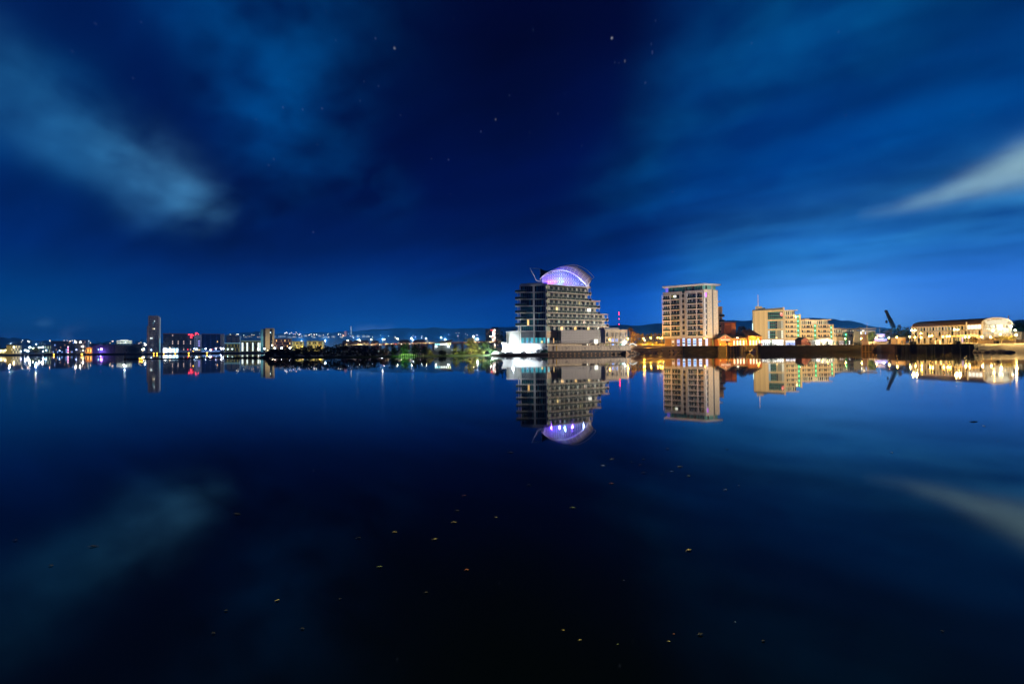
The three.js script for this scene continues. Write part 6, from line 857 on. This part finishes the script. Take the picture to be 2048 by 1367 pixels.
{
  // left end: yellow block, dark flats, pale block, orange house, long warehouse
  const y = town('yellow_building', 'yellow lit building with dark overhanging roof at the far left edge', 'building', 12, 39.5, 720, 690); y.s.box('wall', std([.5, .36, .06]), 0, y.f.x(30), 0, y.H, -9, 0); y.s.box('wall', std([.5, .45, .28]), y.f.x(30), y.W, 0, y.H - .6, -9, .6); y.s.box('roof', M.slate, -.6, y.f.x(33), y.H, y.H + 1.4, -10, 1.6); windows(y, y.f.x(22), y.W - .3, 1.2, y.H - .6, 6, 3, (i, k) => (i + k) % 2 ? glow([1, .85, .5], 1.2) : M.darkGrey, M.white, .66, .64);
  const y2 = town('low_building', 'low yellow lit building at the very left edge of the shore', 'building', -30, 12, 715, 697); y2.s.box('wall', std([.5, .4, .05]), 0, y2.W, 0, y2.H, -6, 0); y2.s.box('roof', M.slate, -.3, y2.W + .3, y2.H, y2.H + .5, -6, .5); windows(y2, 1, y2.W - 1, .6, y2.H - .3, 14, 1, (i) => i % 2 ? M.yellow : glow([1, .95, .6], 2));
  const g = town('low_building', 'low greenish building between the white lamps and dark flats', 'building', 88, 103, 725, 690); g.s.box('wall', std([.16, .2, .12]), 0, g.W, 0, g.H, -8, 0); g.s.box('roof', M.slate, -.3, g.W + .3, g.H, g.H + .5, -8, .4); windows(g, .3, g.W - .3, 1, g.H - .4, 5, 2, (i, k) => (i + k) % 2 ? M.paleLit : M.glass);
  const d = town('dark_flats', 'dark flats with a column of red and white lights on the left shore', 'apartments', 101, 148, 715, 682.5); d.s.box('wall', std([.03, .035, .045]), 0, d.W, 0, d.H, -10, 0); d.s.box('roof', M.black, -.3, d.f.x(132), d.H, d.H + .8, -10, .3); windows(d, .4, d.W - .4, 1, d.H - .4, 16, 5, (i, k) => (i * 7 + k * 5) % 13 === 0 ? M.dimWarm : (i * 5 + k * 3) % 17 === 2 ? M.blueLit : k === 0 && i % 3 === 1 ? M.blueLit : M.blueGlass); for (let k = 0; k < 7; k++) d.s.box('string_light', [glow([1, .9, .95], 3), glow([1, .1, .15], 3), glow([.6, .2, 1], 3)][k % 3], d.f.x(134.4), d.f.x(136.8), 1 + k * 1.7, 2.1 + k * 1.7, .1, .3);
  const p = town('pale_building', 'pale panelled building with roof lights beside the dark flats', 'building', 149, 175, 735, 680); p.s.box('wall', std([.36, .36, .33], { map: maps.b6 }), 0, p.f.x(170), 0, p.H, -10, 0); p.s.box('glass_end', std([.14, .3, .5], { roughness: .2 }), p.f.x(170), p.W, 2, p.H, -10, .1); windows(p, p.f.x(160), p.W - .2, 2, p.H - 1, 7, 5, (i, k) => (i + k * 2) % 4 === 0 ? M.dimPink : M.glass); p.s.box('roof', M.grey, -.2, p.W + .2, p.H, p.H + .5, -10, .3);
  const h = town('small_house', 'small orange lit house with a curved roof at the shore', 'house', 170.5, 183, 700, 696); h.s.box('wall', std([.55, .26, .06]), 0, h.W, 0, h.H, -6, 0); h.s.geo('roof', new THREE.CylinderGeometry(h.W * .55, h.W * .55, 6.4, 18, 1, false, 0, Math.PI).rotateX(-Math.PI / 2).rotateZ(Math.PI / 2).scale(1, .45, 1), std([.5, .24, .06]), h.W / 2, h.H - .2, -3); windows(h, .4, h.W - .4, .4, h.H, 4, 1, (i) => i % 2 ? M.warm : M.glass); const hl = new THREE.PointLight(C(1, .55, .1), 500); hl.position.copy(V(h.W / 2, 4, 8).applyMatrix4(h.s.m)); hl.name = 'house_light'; h.g.add(hl);
  const w = town('warehouse', 'long low dark warehouse with a violet lamp on the left shore', 'warehouse', 184, 284, 745, 690); for (let i = 0; i < 20; i++) w.s.box('cladding_panel', i > 8 ? std([.12, .15, .13]) : std([.06, .065, .13]), w.W * i / 20 + .05, w.W * (i + 1) / 20 - .05, 0, w.H, -12, (i % 2) * .04); w.s.box('roof', M.slate, -.4, w.W + .4, w.H, w.H + .7, -13, .5); w.s.box('violet_lamp', glow([.45, .2, 1], 30), w.f.x(200.5), w.f.x(204), w.f.y(202, 699), w.f.y(202, 696.7), .2, .7); const wl = new THREE.PointLight(C(.4, .2, 1), 500); wl.position.copy(V(w.f.x(202), 3, 4).applyMatrix4(w.s.m)); wl.name = 'violet_light'; w.g.add(wl); w.s.box('side_lamp', glow([.3, .9, .8], 8), w.f.x(195.6), w.f.x(196.8), w.f.y(196, 699), w.f.y(196, 697.6), .1, .4);
  const st = town('grandstand', 'white banded building up the slope above the long warehouse', 'building', 232, 263, 1100, 679, 8); st.s.box('wall', std([.2, .24, .22]), 0, st.W, 0, st.H - 1, -10, 0); for (const [a, b, q] of [[233, 263, 681.5], [234, 250, 685.2], [252, 263, 684.6], [240, 256, 679.4]]) st.s.box('lit_band', glow([.85, .95, .8], 1.6), st.f.x(a), st.f.x(b), st.f.y(248, q + .9), st.f.y(248, q - .2), .1, .5); windows(st, .5, st.W - .5, 1, st.H - 1.4, 14, 2, (i, k) => i % 3 ? M.glass : M.paleLit); st.s.box('lit_end', glow([1, .9, .7], 2.2), st.f.x(223), st.f.x(226.5), st.f.y(225, 683), st.f.y(225, 681.2), 0, .5);
  let n = 0; for (const [px, py, c, cd, k, r] of [[2, 701, [1, .85, .3], 500, 20, .8], [10, 700, [1, .9, .5], 400, 20, .7], [27, 694, [1, .85, .5], 600, 22, .8], [41, 702, [.6, .6, 1], 200, 18, .6], [50, 700, [.85, .95, 1], 700, 34, .9], [55, 702, [.9, .95, 1], 700, 34, .9], [59, 694.5, [.9, 1, .95], 700, 40, 1], [66, 696, [.9, 1, .8], 500, 30, .8], [77.5, 694.5, [.9, 1, .9], 500, 36, .9], [84.5, 694, [.9, 1, .9], 500, 36, .9], [85.5, 702, [.8, .95, 1], 100, 20, .6], [91.5, 700.2, [.2, .5, 1], 100, 22, .7], [118.5, 701, [.4, .6, 1], 100, 16, .6], [152, 699, [.3, .4, 1], 100, 16, .6], [160, 684, [1, .95, .85], 300, 24, .9], [151, 684, [1, .95, .85], 300, 24, .9], [165, 692.5, [1, .85, .7], 300, 26, .9], [165.5, 701, [1, .9, .4], 100, 16, .6]]) shoreLamp(`${ordinal(++n)} shore lamp from the left at the far left end of town`, px, py, 700, c, cd * .5, k, r);
  tree('shore_tree', 'yellow green tree among the white lamps on the left shore', 'tree', undefined, 70, 694.5, 690, 1.7, 16, 'olive', { n: 600, low: .05 });
  let q = 0; for (const [px, py, wd, D] of [[20, 676, 14, 1000], [42, 678, 18, 1000], [60, 680, 16, 990], [82, 680, 20, 1000], [120, 682, 22, 980], [190, 684, 20, 900], [200, 679, 18, 900], [214, 682, 22, 880], [228, 676, 12, 900], [272, 679, 14, 900], [285, 672, 12, 880], [270, 691, 20, 730], [262, 694, 24, 728]]) tree('shore_tree', `${ordinal(++q)} dark tree from the left behind the far left shore buildings`, 'tree', 'dark trees behind the far left shore', px, py, D, 2, wd, 'dark', { n: 420, low: .04 });
}
// lights scattered up the hillside, each a lamp on its post
{
  const cols = [[1, .85, .55], [1, .95, .85], [.7, .9, 1], [1, .7, .3], [.75, 1, .9], [.4, .5, 1]], head = new THREE.SphereGeometry(1.05, 8, 6), pole = new THREE.CylinderGeometry(.12, .2, 6, 5).translate(0, -3, 0), proto = cols.map((c) => { const g = new THREE.Group(); part('pole', pole, M.darkSteel, g); part('lamp_globe', head, lensMat(c, 7), g); return g; });
  const list = []; const band = (x0, x1, y0, y1, n) => { for (let i = 0; i < n; i++) list.push([rr(x0, x1), rr(y0, y1)]); };
  band(566, 592, 664, 668, 14); band(592, 700, 667, 669.5, 22); band(600, 745, 669, 675, 16); band(450, 520, 666, 672, 12); band(40, 60, 680, 684, 6); band(90, 160, 680, 684, 12); band(150, 290, 684, 688, 10); band(745, 860, 668, 676, 8); band(880, 970, 665, 673, 8);
  let n = 0; for (const [px, py] of list.sort((a, b) => a[0] - b[0])) { const o = proto[Math.floor(rnd() ** 1.6 * cols.length)].clone(), D = px < 300 ? 1050 : 1380; o.position.copy(P(px, py, D)); o.name = numbered('hill_lamp'); o.userData = { label: `${ordinal(++n)} tiny hillside street light counted from the left`, category: 'street lamp', group: 'street lights up the far hillside' }; o.scale.setScalar(rr(.35, .85)); scene.add(o); }
  const roofM = M.slate, houseM = std([.2, .2, .19]); n = 0;
  for (let i = 0; i < 26; i++) { const px = 455 + 290 * (i + rnd() * .6) / 26, D = 1330, p = P(px, 671 + rr(-1, 2.5), D), o = thing('hillside_house', `${ordinal(i + 1)} small hillside house from the left above the far town`, 'house', p, 0, 'small houses on the far hillside'), w = rr(7, 12); part('wall', boxGeo(w, 5, 7), houseM, o, 0, -2, 0); const s = new THREE.Shape([new THREE.Vector2(-w / 2 - .3, 0), new THREE.Vector2(w / 2 + .3, 0), new THREE.Vector2(0, 2.6)]); part('roof', new THREE.ExtrudeGeometry(s, { depth: 7.4, bevelEnabled: false }).translate(0, .5, -3.7), roofM, o); for (const x of [-w * .25, w * .25]) part('window', boxGeo(1.3, 1.2, .1), rnd() < .35 ? M.warm : M.glass, o, x, -1.6, 3.52); }
  const ch = thing('church_tower', 'square church tower on the hill right of the hillside lights', 'tower', P(691, 668, 1300)); part('tower', boxGeo(6, 14, 6), M.darkBrick, ch, 0, 1, 0); part('parapet', boxGeo(6.6, 1, 6.6), M.darkBrick, ch, 0, 8.5, 0); part('lamp_glow', boxGeo(3.4, 1.6, .4), glow([1, .4, .05], 4), ch, -6, -4, 3.2);
  const chm = thing('chimney', 'tall thin industrial chimney rising above the far hill', 'chimney', P(702, 668, 1300)), hh = P(702, 652, 1300).y - P(702, 668, 1300).y; part('shaft', new THREE.CylinderGeometry(.8, 1.3, hh, 10), M.concrete, chm, 0, hh / 2, 0); part('rim', new THREE.CylinderGeometry(1, 1, .8, 10), M.darkGrey, chm, 0, hh, 0);
}
// tall floodlight masts between town and hillside; their light hangs in the haze
{
  let n = 0; for (const [px, D, h, cd] of [[20, 1020, 24, 16000], [72, 1000, 22, 20000], [118, 1030, 24, 20000], [250, 1000, 24, 12000], [470, 1120, 26, 42000], [556, 1130, 26, 60000], [603, 1140, 28, 80000], [650, 1140, 28, 90000], [715, 1150, 30, 80000], [765, 1150, 30, 90000], [826, 1150, 28, 90000], [890, 1150, 28, 80000], [955, 1150, 28, 80000], [1289, 1500, 26, 110000], [1478, 1500, 26, 130000], [1692, 1500, 26, 150000], [1768, 1500, 26, 130000]]) {
    const o = thing('flood_mast', `${ordinal(++n)} tall floodlight mast from the left on the far ground before the hills`, 'light mast', at(px, 2, D), 0, 'tall floodlight masts before the hillside'); part('pole', new THREE.CylinderGeometry(.2, .4, h, 8), M.darkSteel, o, 0, h / 2, 0); part('head_frame', boxGeo(2.4, .8, .5), M.darkSteel, o, 0, h, -.3); part('lamp_lens', boxGeo(2.2, .6, .1), lensMat([.8, .93, 1], 6), o, 0, h, .02);
    const l = new THREE.PointLight(C(.72, .92, 1), cd * .55); l.position.set(0, h + 1.2, 1.2); l.castShadow = true; l.shadow.radius = 30; l.name = 'mast_light'; o.add(l);
  }
}
// ---------------------------------------------------------------- viaduct with street lamps and cars
{
  const f = new Frame(672, 712, 1000, 600, 0), g = thing('road_viaduct', 'long lit road viaduct on piers behind the marsh trees', 'viaduct', f.a.clone()), s = new Site(g, f), W = f.W, n = 24, hy = (t) => f.y(672 + 328 * t, 691.2 - 6.8 * t ** .8);
  const ya = 10.6, yb = f.y(1000, 684.2), Yt = (t) => ya + (yb - ya) * t ** .8;
  for (let i = 0; i < n; i++) { const t0 = i / n, t1 = (i + 1) / n, sh = new THREE.Shape([[0, Yt(t0) - 1.3], [W / n, Yt(t1) - 1.3], [W / n, Yt(t1)], [0, Yt(t0)]].map((p) => new THREE.Vector2(...p))); s.geo('deck_span', new THREE.ExtrudeGeometry(sh, { depth: 9, bevelEnabled: false }), M.concrete, W * t0, 0, -9); const pr = new THREE.Shape([[0, Yt(t0)], [W / n, Yt(t1)], [W / n, Yt(t1) + .35], [0, Yt(t0) + .35]].map((p) => new THREE.Vector2(...p))); s.geo('parapet', new THREE.ExtrudeGeometry(pr, { depth: .25, bevelEnabled: false }), M.paleConcrete, W * t0, 0, -.1); s.geo('noise_barrier', new THREE.ExtrudeGeometry(new THREE.Shape([[0, Yt(t0)], [W / n, Yt(t1)], [W / n, Yt(t1) + 2.1], [0, Yt(t0) + 2.1]].map((p) => new THREE.Vector2(...p))), { depth: .25, bevelEnabled: false }), M.cream, W * t0, 0, -9.1); s.box('pier', M.concrete, W * t0 - .7, W * t0 + .7, 0, Yt(t0) - 1.32, -7, -2); }
  const pt = (px, z) => { const x = f.x(px); return [f.a.clone().addScaledVector(f.u, x).addScaledVector(f.n, z), Yt(clamp(x / W)), x]; };
  let k = 0; for (const [px, on] of [[689, 1], [712.5, 1], [736.5, 1], [762.5, 1], [789.5, 1], [817.5, 1], [847, 1], [877.5, 1], [911, 0], [943, 1], [977.5, 1]]) {
    const [p, y] = pt(px, -9.6), o = thing('viaduct_lamp', `${ordinal(++k)} street lamp from the left along the viaduct`, 'street lamp', V(p.x, y, p.z), 0, 'street lamps along the viaduct');
    part('pole', new THREE.CylinderGeometry(.1, .16, 9, 8), M.steel, o, 0, 4.5, 0); part('arm', tube(V(0, 9, 0), V(-1.2, 9.4, 1.6), .08, .06), M.steel, o); part('lamp_head', boxGeo(1.1, .3, .6), M.darkSteel, o, -1.3, 9.55, 1.8);
    if (on) { part('lamp_lens', new THREE.SphereGeometry(.62, 12, 8), lensMat([1, .9, .62], 44), o, -1.3, 9.1, 1.8); const l = new THREE.PointLight(C(1, .78, .4), 900); l.position.set(-1.3, 8.2, 4); l.castShadow = true; l.name = 'lamp_light'; o.add(l); }
  }
  const body = (() => { const sh = new THREE.Shape([[-2.1, .35], [2.1, .35], [2.15, .85], [1.3, .98], [.7, 1.45], [-1, 1.48], [-1.7, 1.0], [-2.15, .9]].map((p) => new THREE.Vector2(...p))); return new THREE.ExtrudeGeometry(sh, { depth: 1.5, bevelEnabled: true, bevelSize: .06, bevelThickness: .1, bevelSegments: 2 }).translate(0, 0, -.75); })(), wheel = new THREE.CylinderGeometry(.32, .32, .22, 14).rotateX(Math.PI / 2), tints = [std([.5, .5, .52], { roughness: .3, metalness: .3 }), std([.05, .05, .06], { roughness: .3 }), std([.3, .03, .03], { roughness: .3 }), std([.04, .08, .25], { roughness: .3 })], hl = glow([1, .93, .8], 26), tl = glow([1, .1, .03], 12);
  const makeCar = (m) => { const o = new THREE.Group(); part('body', body, m, o); part('window', boxGeo(1.5, .36, 1.56), M.glass, o, -.15, 1.2, 0); for (const x of [-1.3, 1.3]) for (const z of [-.7, .7]) part('wheel', wheel, M.black, o, x, .32, z); for (const z of [-.55, .55]) { part('headlight', boxGeo(.12, .24, .4), hl, o, 2.14, .68, z); part('taillight', boxGeo(.12, .22, .36), tl, o, -2.14, .78, z); } return o; };
  const protos = tints.map(makeCar); const N = 30;
  for (let i = 0; i < N; i++) { const px = 690 + 300 * (i + rr(.1, .9)) / N, near = i % 2, [p, y] = pt(px, near ? -2.2 : -6), o = protos[Math.floor(rr(0, 4))].clone(); o.position.set(p.x, y, p.z); o.rotation.y = f.turn + (near ? Math.PI : 0) + (near ? -.0 : 0); o.name = numbered('viaduct_car'); o.userData = { label: `${ordinal(i + 1)} car from the left with lights on along the viaduct`, category: 'car', group: 'cars driving along the viaduct' }; scene.add(o); }
  // terraces behind, pavilion in front, tower block at its right end
  for (const [a, b, py, label] of [[684, 706, 681, 'row of dark pitched roofs left behind the viaduct lamps'], [706, 738, 680.5, 'row of dark pitched roofs in the middle behind the viaduct'], [742, 758, 681.5, 'short dark house roof behind the viaduct'], [798, 820, 680, 'dark hipped roof above the vivid green tree behind the viaduct'], [826, 850, 680, 'dark hipped roof behind the viaduct left of the pavilion']]) { const t = town('terrace_houses', label, 'houses', a, b, 790, py + 3, 4), nn = Math.max(2, Math.round(t.W / 7)); t.s.box('wall', M.darkBrick, 0, t.W, 0, t.H, -8, 0); const sh = new THREE.Shape([[-.5, t.H], [t.W + .5, t.H], [t.W - 2.5, t.H + 3.4], [2.5, t.H + 3.4]].map((p) => new THREE.Vector2(...p))); t.s.geo('roof', new THREE.ExtrudeGeometry(sh, { depth: 8.4, bevelEnabled: false }), M.slate, 0, 0, -8.2); windows(t, .5, t.W - .5, t.H - 5, t.H - .4, nn * 2, 1, (i) => i % 5 === 2 ? M.dimWarm : M.glass); t.s.box('chimney', M.darkBrick, t.W * .4, t.W * .4 + 1, t.H + 3, t.H + 4.6, -5, -4); }
  const pv = town('boathouse_pavilion', 'pavilion with a slanted dark roof and white lit front among trees', 'pavilion', 868.5, 905, 212, 685, .8), e0 = pv.f.y(870, 685.6), e1 = pv.f.y(905, 679), sh = new THREE.Shape([[-.2, e0], [pv.W + .4, e1], [pv.W + .2, e1 - .35], [pv.f.x(900), pv.f.y(900, 683.6)], [pv.f.x(888), e0 - .1], [-.2, e0 - .35]].map((p) => new THREE.Vector2(...p)));
  pv.s.geo('roof', new THREE.ExtrudeGeometry(sh, { depth: 5, bevelEnabled: false }), M.slate, 0, .1, -4.4); pv.s.box('floor', M.concrete, 0, pv.W, -.5, .25, -4, .3); pv.s.box('rear_wall', M.darkGrey, .1, pv.W - .8, .25, e0 - .3, -3.8, -3.6); const wy0 = pv.f.y(885, 690), wy1 = pv.f.y(885, 686.2);
  for (let i = 0; i < 9; i++) pv.s.win(M.darkSteel, i < 3 ? glow([.3, .85, 1], 1.6) : i > 6 ? glow([.9, .95, .5], 1.3) : glow([.9, 1, .95], 2.2), pv.W * (i + .3) / 10, pv.W * (i + 1.1) / 10, wy0, wy1 + (i > 5 ? (i - 5) * .12 : 0), -.2, 0, .05); pv.s.box('wall', M.darkGrey, 0, pv.W - .6, .25, wy0, -.4, -.2);
  for (const px of [871.8, 896.5]) { pv.s.box('white_lamp', glow([.75, .92, 1], 26), pv.f.x(px) - .22, pv.f.x(px) + .22, pv.f.y(px, 692.6) - .2, pv.f.y(px, 692.6) + .22, .1, .4); const l = new THREE.PointLight(C(.8, .95, .9), 14); l.position.copy(V(pv.f.x(px), pv.f.y(px, 692.4), 1).applyMatrix4(pv.s.m)); l.name = 'pavilion_light'; pv.g.add(l); }
  const tb = town('tower_block', 'dark tower block with a bright lit stair column behind the viaduct', 'tower', 971.3, 1001, 740, 657.2, 4); tb.s.box('wall', std([.1, .11, .11]), 0, tb.f.x(992), 0, tb.H, -12, 0); tb.s.box('rear_wing', std([.1, .15, .2]), tb.f.x(992), tb.W, 0, tb.H, -16, -3); tb.s.box('roof_plant', M.black, tb.f.x(984), tb.f.x(997), tb.H, tb.H + 3, -8, -3); for (let k = 0; k < 10; k++) for (const [a, b] of [[985.2, 988], [988.4, 991]]) tb.s.box('stair_window', (k * 3 + a) % 4 < 1 ? glow([1, .5, .35], 1.4) : glow([1, .97, .9], 2.8), tb.f.x(a), tb.f.x(b), 1 + (tb.H - 1.4) * k / 10, .6 + (tb.H - 1.4) * (k + 1) / 10, 0, .15); windows(tb, .3, tb.f.x(984.8), 1, tb.H - .6, 8, 10, (i, k) => (i * 7 + k * 5) % 19 === 4 ? M.dimWarm : k === 9 && i > 5 ? M.red : M.glass); windows(tb, tb.f.x(992.6), tb.W - .3, 1, tb.H - .6, 4, 10, (i, k) => (i + k * 3) % 9 === 4 ? M.dimPink : M.paleGlass, M.white, .6, -2.95);
}
// ---------------------------------------------------------------- on the water: buoys, boom, posts, leaves
{
  let i = 0; const bm = new THREE.LatheGeometry([[0, -.2], [.75, -.1], [.8, .25], [.4, .6], [.18, 1.3], [0, 1.35]].map((p) => new THREE.Vector2(...p)), 14), org = std([.6, .22, .02]);
  for (const [px, D] of [[107, 520], [163, 430], [307, 560], [313.5, 560], [327, 540], [350, 520], [377, 500], [413.5, 490], [279, 170], [283, 158]]) { const o = thing('marker_buoy', `${ordinal(++i)} orange lit marker buoy listed across the left water`, 'buoy', at(px, 0, D), 0, 'orange lit buoys on the left water'); const r = D < 200 ? .35 : 1; part('float', bm, org, o).scale.setScalar(r); part('lamp', new THREE.SphereGeometry(.62 * r, 10, 8), glow([1, .55, .05], 9), o, 0, 1.5 * r, 0); }
  const f = new Frame(248, 186, 442, 196, 0), g = thing('floating_boom', 'thin black floating boom across the water before the far town', 'boom', f.a.clone()), s = new Site(g, f), fl = new THREE.CylinderGeometry(.16, .16, 1, 8).rotateZ(Math.PI / 2); for (let k = 0; k < 36; k++) { const o = s.geo('float', fl, M.black, f.W * (k + .5) / 36, .12, 0); o.scale.x = f.W / 36 * .92; } s.geo('cable', tube(V(0, .3, 0), V(f.W, .3, 0), .05), M.black);
  for (const [px, D, py, label] of [[249.5, 186, 704, 'left black post at the end of the floating boom'], [386, 193, 703.2, 'middle black post on the floating boom with an orange light'], [403.5, 194, 705, 'right black post on the floating boom']]) { const p = at(px, 0, D), h = P(px, py, D).y, o = thing('boom_post', label, 'post', V(p.x, -1, p.z)); part('pile', new THREE.CylinderGeometry(.15, .17, h + 1, 10), M.black, o, 0, (h + 1) / 2, 0); part('collar', new THREE.CylinderGeometry(.4, .4, .5, 12), M.black, o, 0, 1.25, 0); part('cap', new THREE.ConeGeometry(.2, .25, 10), M.black, o, 0, h + 1.1, 0); if (px === 386) part('lamp', new THREE.SphereGeometry(.16, 10, 8), glow([1, .5, .04], 9), o, 0, h + 1.3, 0); }
  // floating autumn leaves
  const leafGeo = [0, 1, 2].map((k) => { const n = 9, pos = [], idx = []; for (let a = 0; a <= n; a++) { const t = a / n, w = .24 * Math.sin(Math.PI * t ** .8) * (1 + .18 * Math.sin(t * 17 + k * 2)), x = t - .5, y = .05 * Math.sin(t * 3 + k) + .02; pos.push(x, y + .03, -w, x, y, 0, x, y + .035, w * .9); if (a < n) { const b = a * 3; idx.push(b, b + 1, b + 3, b + 1, b + 4, b + 3, b + 1, b + 2, b + 4, b + 2, b + 5, b + 4); } } const g = new THREE.BufferGeometry(); g.setAttribute('position', new THREE.Float32BufferAttribute(pos, 3)); g.setIndex(idx); g.computeVertexNormals(); return g; });
  const stem = new THREE.CylinderGeometry(.012, .016, .3, 5).rotateZ(Math.PI / 2).translate(-.62, .03, 0);
  const lm = { y: std([.62, .5, .12], { side: THREE.DoubleSide, roughness: .7 }), g: std([.35, .42, .1], { side: THREE.DoubleSide, roughness: .7 }), o: std([.5, .18, .04], { side: THREE.DoubleSide, roughness: .7 }), d: std([.05, .05, .03], { side: THREE.DoubleSide, roughness: .8 }), w: std([.55, .62, .6], { side: THREE.DoubleSide, roughness: .6 }) };
  const word = { y: 'yellow', g: 'green yellow', o: 'rust orange', d: 'dull dark', w: 'pale' }; let n = 0;
  const L = [[1379, 1099, 17, 'y'], [909, 1043.5, 13, 'y'], [992.5, 1033.5, 8, 'y'], [870, 1077.5, 14, 'y'], [928.5, 990, 11, 'o'], [790, 1063, 12, 'y'], [717.5, 1075, 14, 'd'], [934, 1138.5, 11, 'o'], [853, 1183.5, 11, 'd'], [555, 1199.5, 17, 'y'], [680, 1196.5, 13, 'd'], [187.5, 1091.5, 22, 'd'], [31, 1079.5, 14, 'd'], [102, 1130, 14, 'd'], [475, 1027, 20, 'd'], [760, 1132.5, 13, 'g'], [605, 1256, 16, 'd'], [915, 1020, 12, 'd'], [452, 1220, 16, 'd'], [427, 1265, 17, 'd'], [1207, 930.5, 11, 'w'], [1225, 917.5, 11, 'y'], [1281.5, 928.5, 8, 'o'], [1361, 932.5, 14, 'y'], [1344, 942, 9, 'w'], [1378.5, 951, 10, 'g'], [1451.5, 978.5, 11, 'w'], [1477.5, 970.5, 8, 'w'], [1059, 969, 11, 'd'], [1225, 966, 14, 'o'], [1289, 945, 14, 'd'], [1324, 947, 8, 'd'], [1265, 923.5, 9, 'd'], [1288, 917.5, 10, 'd'], [1146.5, 1014.5, 13, 'g'], [1248.5, 1159.5, 4, 'w'], [1729.5, 1063.5, 3, 'w'], [1471, 1243, 5, 'w'], [1127, 1259, 7, 'y'], [1160, 1279, 9, 'y'], [1338, 1281.5, 8, 'y'], [1348.5, 1266.5, 6, 'o'], [1401.5, 1267.5, 15, 'd'], [1236, 1287, 6, 'g'], [1527.5, 1280, 10, 'd'], [1886, 1260.5, 9, 'd'], [1784.5, 904, 9, 'w'], [1949, 842, 26, 'd'], [1969, 851, 12, 'w'], [1022, 904, 16, 'd'], [1455, 897, 10, 'd'], [1336, 897, 12, 'd']];
  for (const [px, py, len, k] of L) { const r = ray(px, py), t = (0.01 - EYE) / r.y, p = camera.position.clone().addScaledVector(r, t), o = part('floating_leaf', leafGeo[n % 3], lm[k], scene, p.x, .008, p.z, rr(-.15, .35)); const sz = len * Math.hypot(p.x, p.z, EYE) / F / Math.hypot(1, (px - 1024) / F) * (py > 1150 && px < 700 ? .42 : .64); o.scale.set(sz, sz, sz * rr(.8, 1.5)); o.name = numbered('floating_leaf'); part('stem', stem, lm[k], o); o.userData = { label: `${word[k]} leaf floating on the dark water, ${ordinal(++n)} of the drifting leaves`, category: 'leaf', group: 'autumn leaves drifting on the water' }; }
}
// promenade lamp of the bank on which the photographer stands; it lights the drifting leaves
{
  const o = thing('promenade_lamp', 'tall promenade lamp on the bank behind the photographer', 'street lamp', V(3.5, 1.38, 9)); part('pole', new THREE.CylinderGeometry(.06, .1, 5.4, 10), M.darkSteel, o, 0, 2.7, 0); part('lamp_globe', new THREE.SphereGeometry(.22, 14, 10), lensMat([1, .86, .55], 40), o, 0, 5.55, 0); part('lamp_cap', new THREE.ConeGeometry(.3, .2, 12), M.darkSteel, o, 0, 5.9, 0);
  const l = new THREE.PointLight(C(1, .86, .55), 750); l.position.set(0, 5.55, 0); l.castShadow = true; l.shadow.radius = 8; l.name = 'lamp_light'; o.add(l);
}
// sea haze over the bay: far hills fade into the blue of the night
scene.fog = new THREE.FogExp2(0x389cff, 0.00019);
renderer.render(scene, camera);
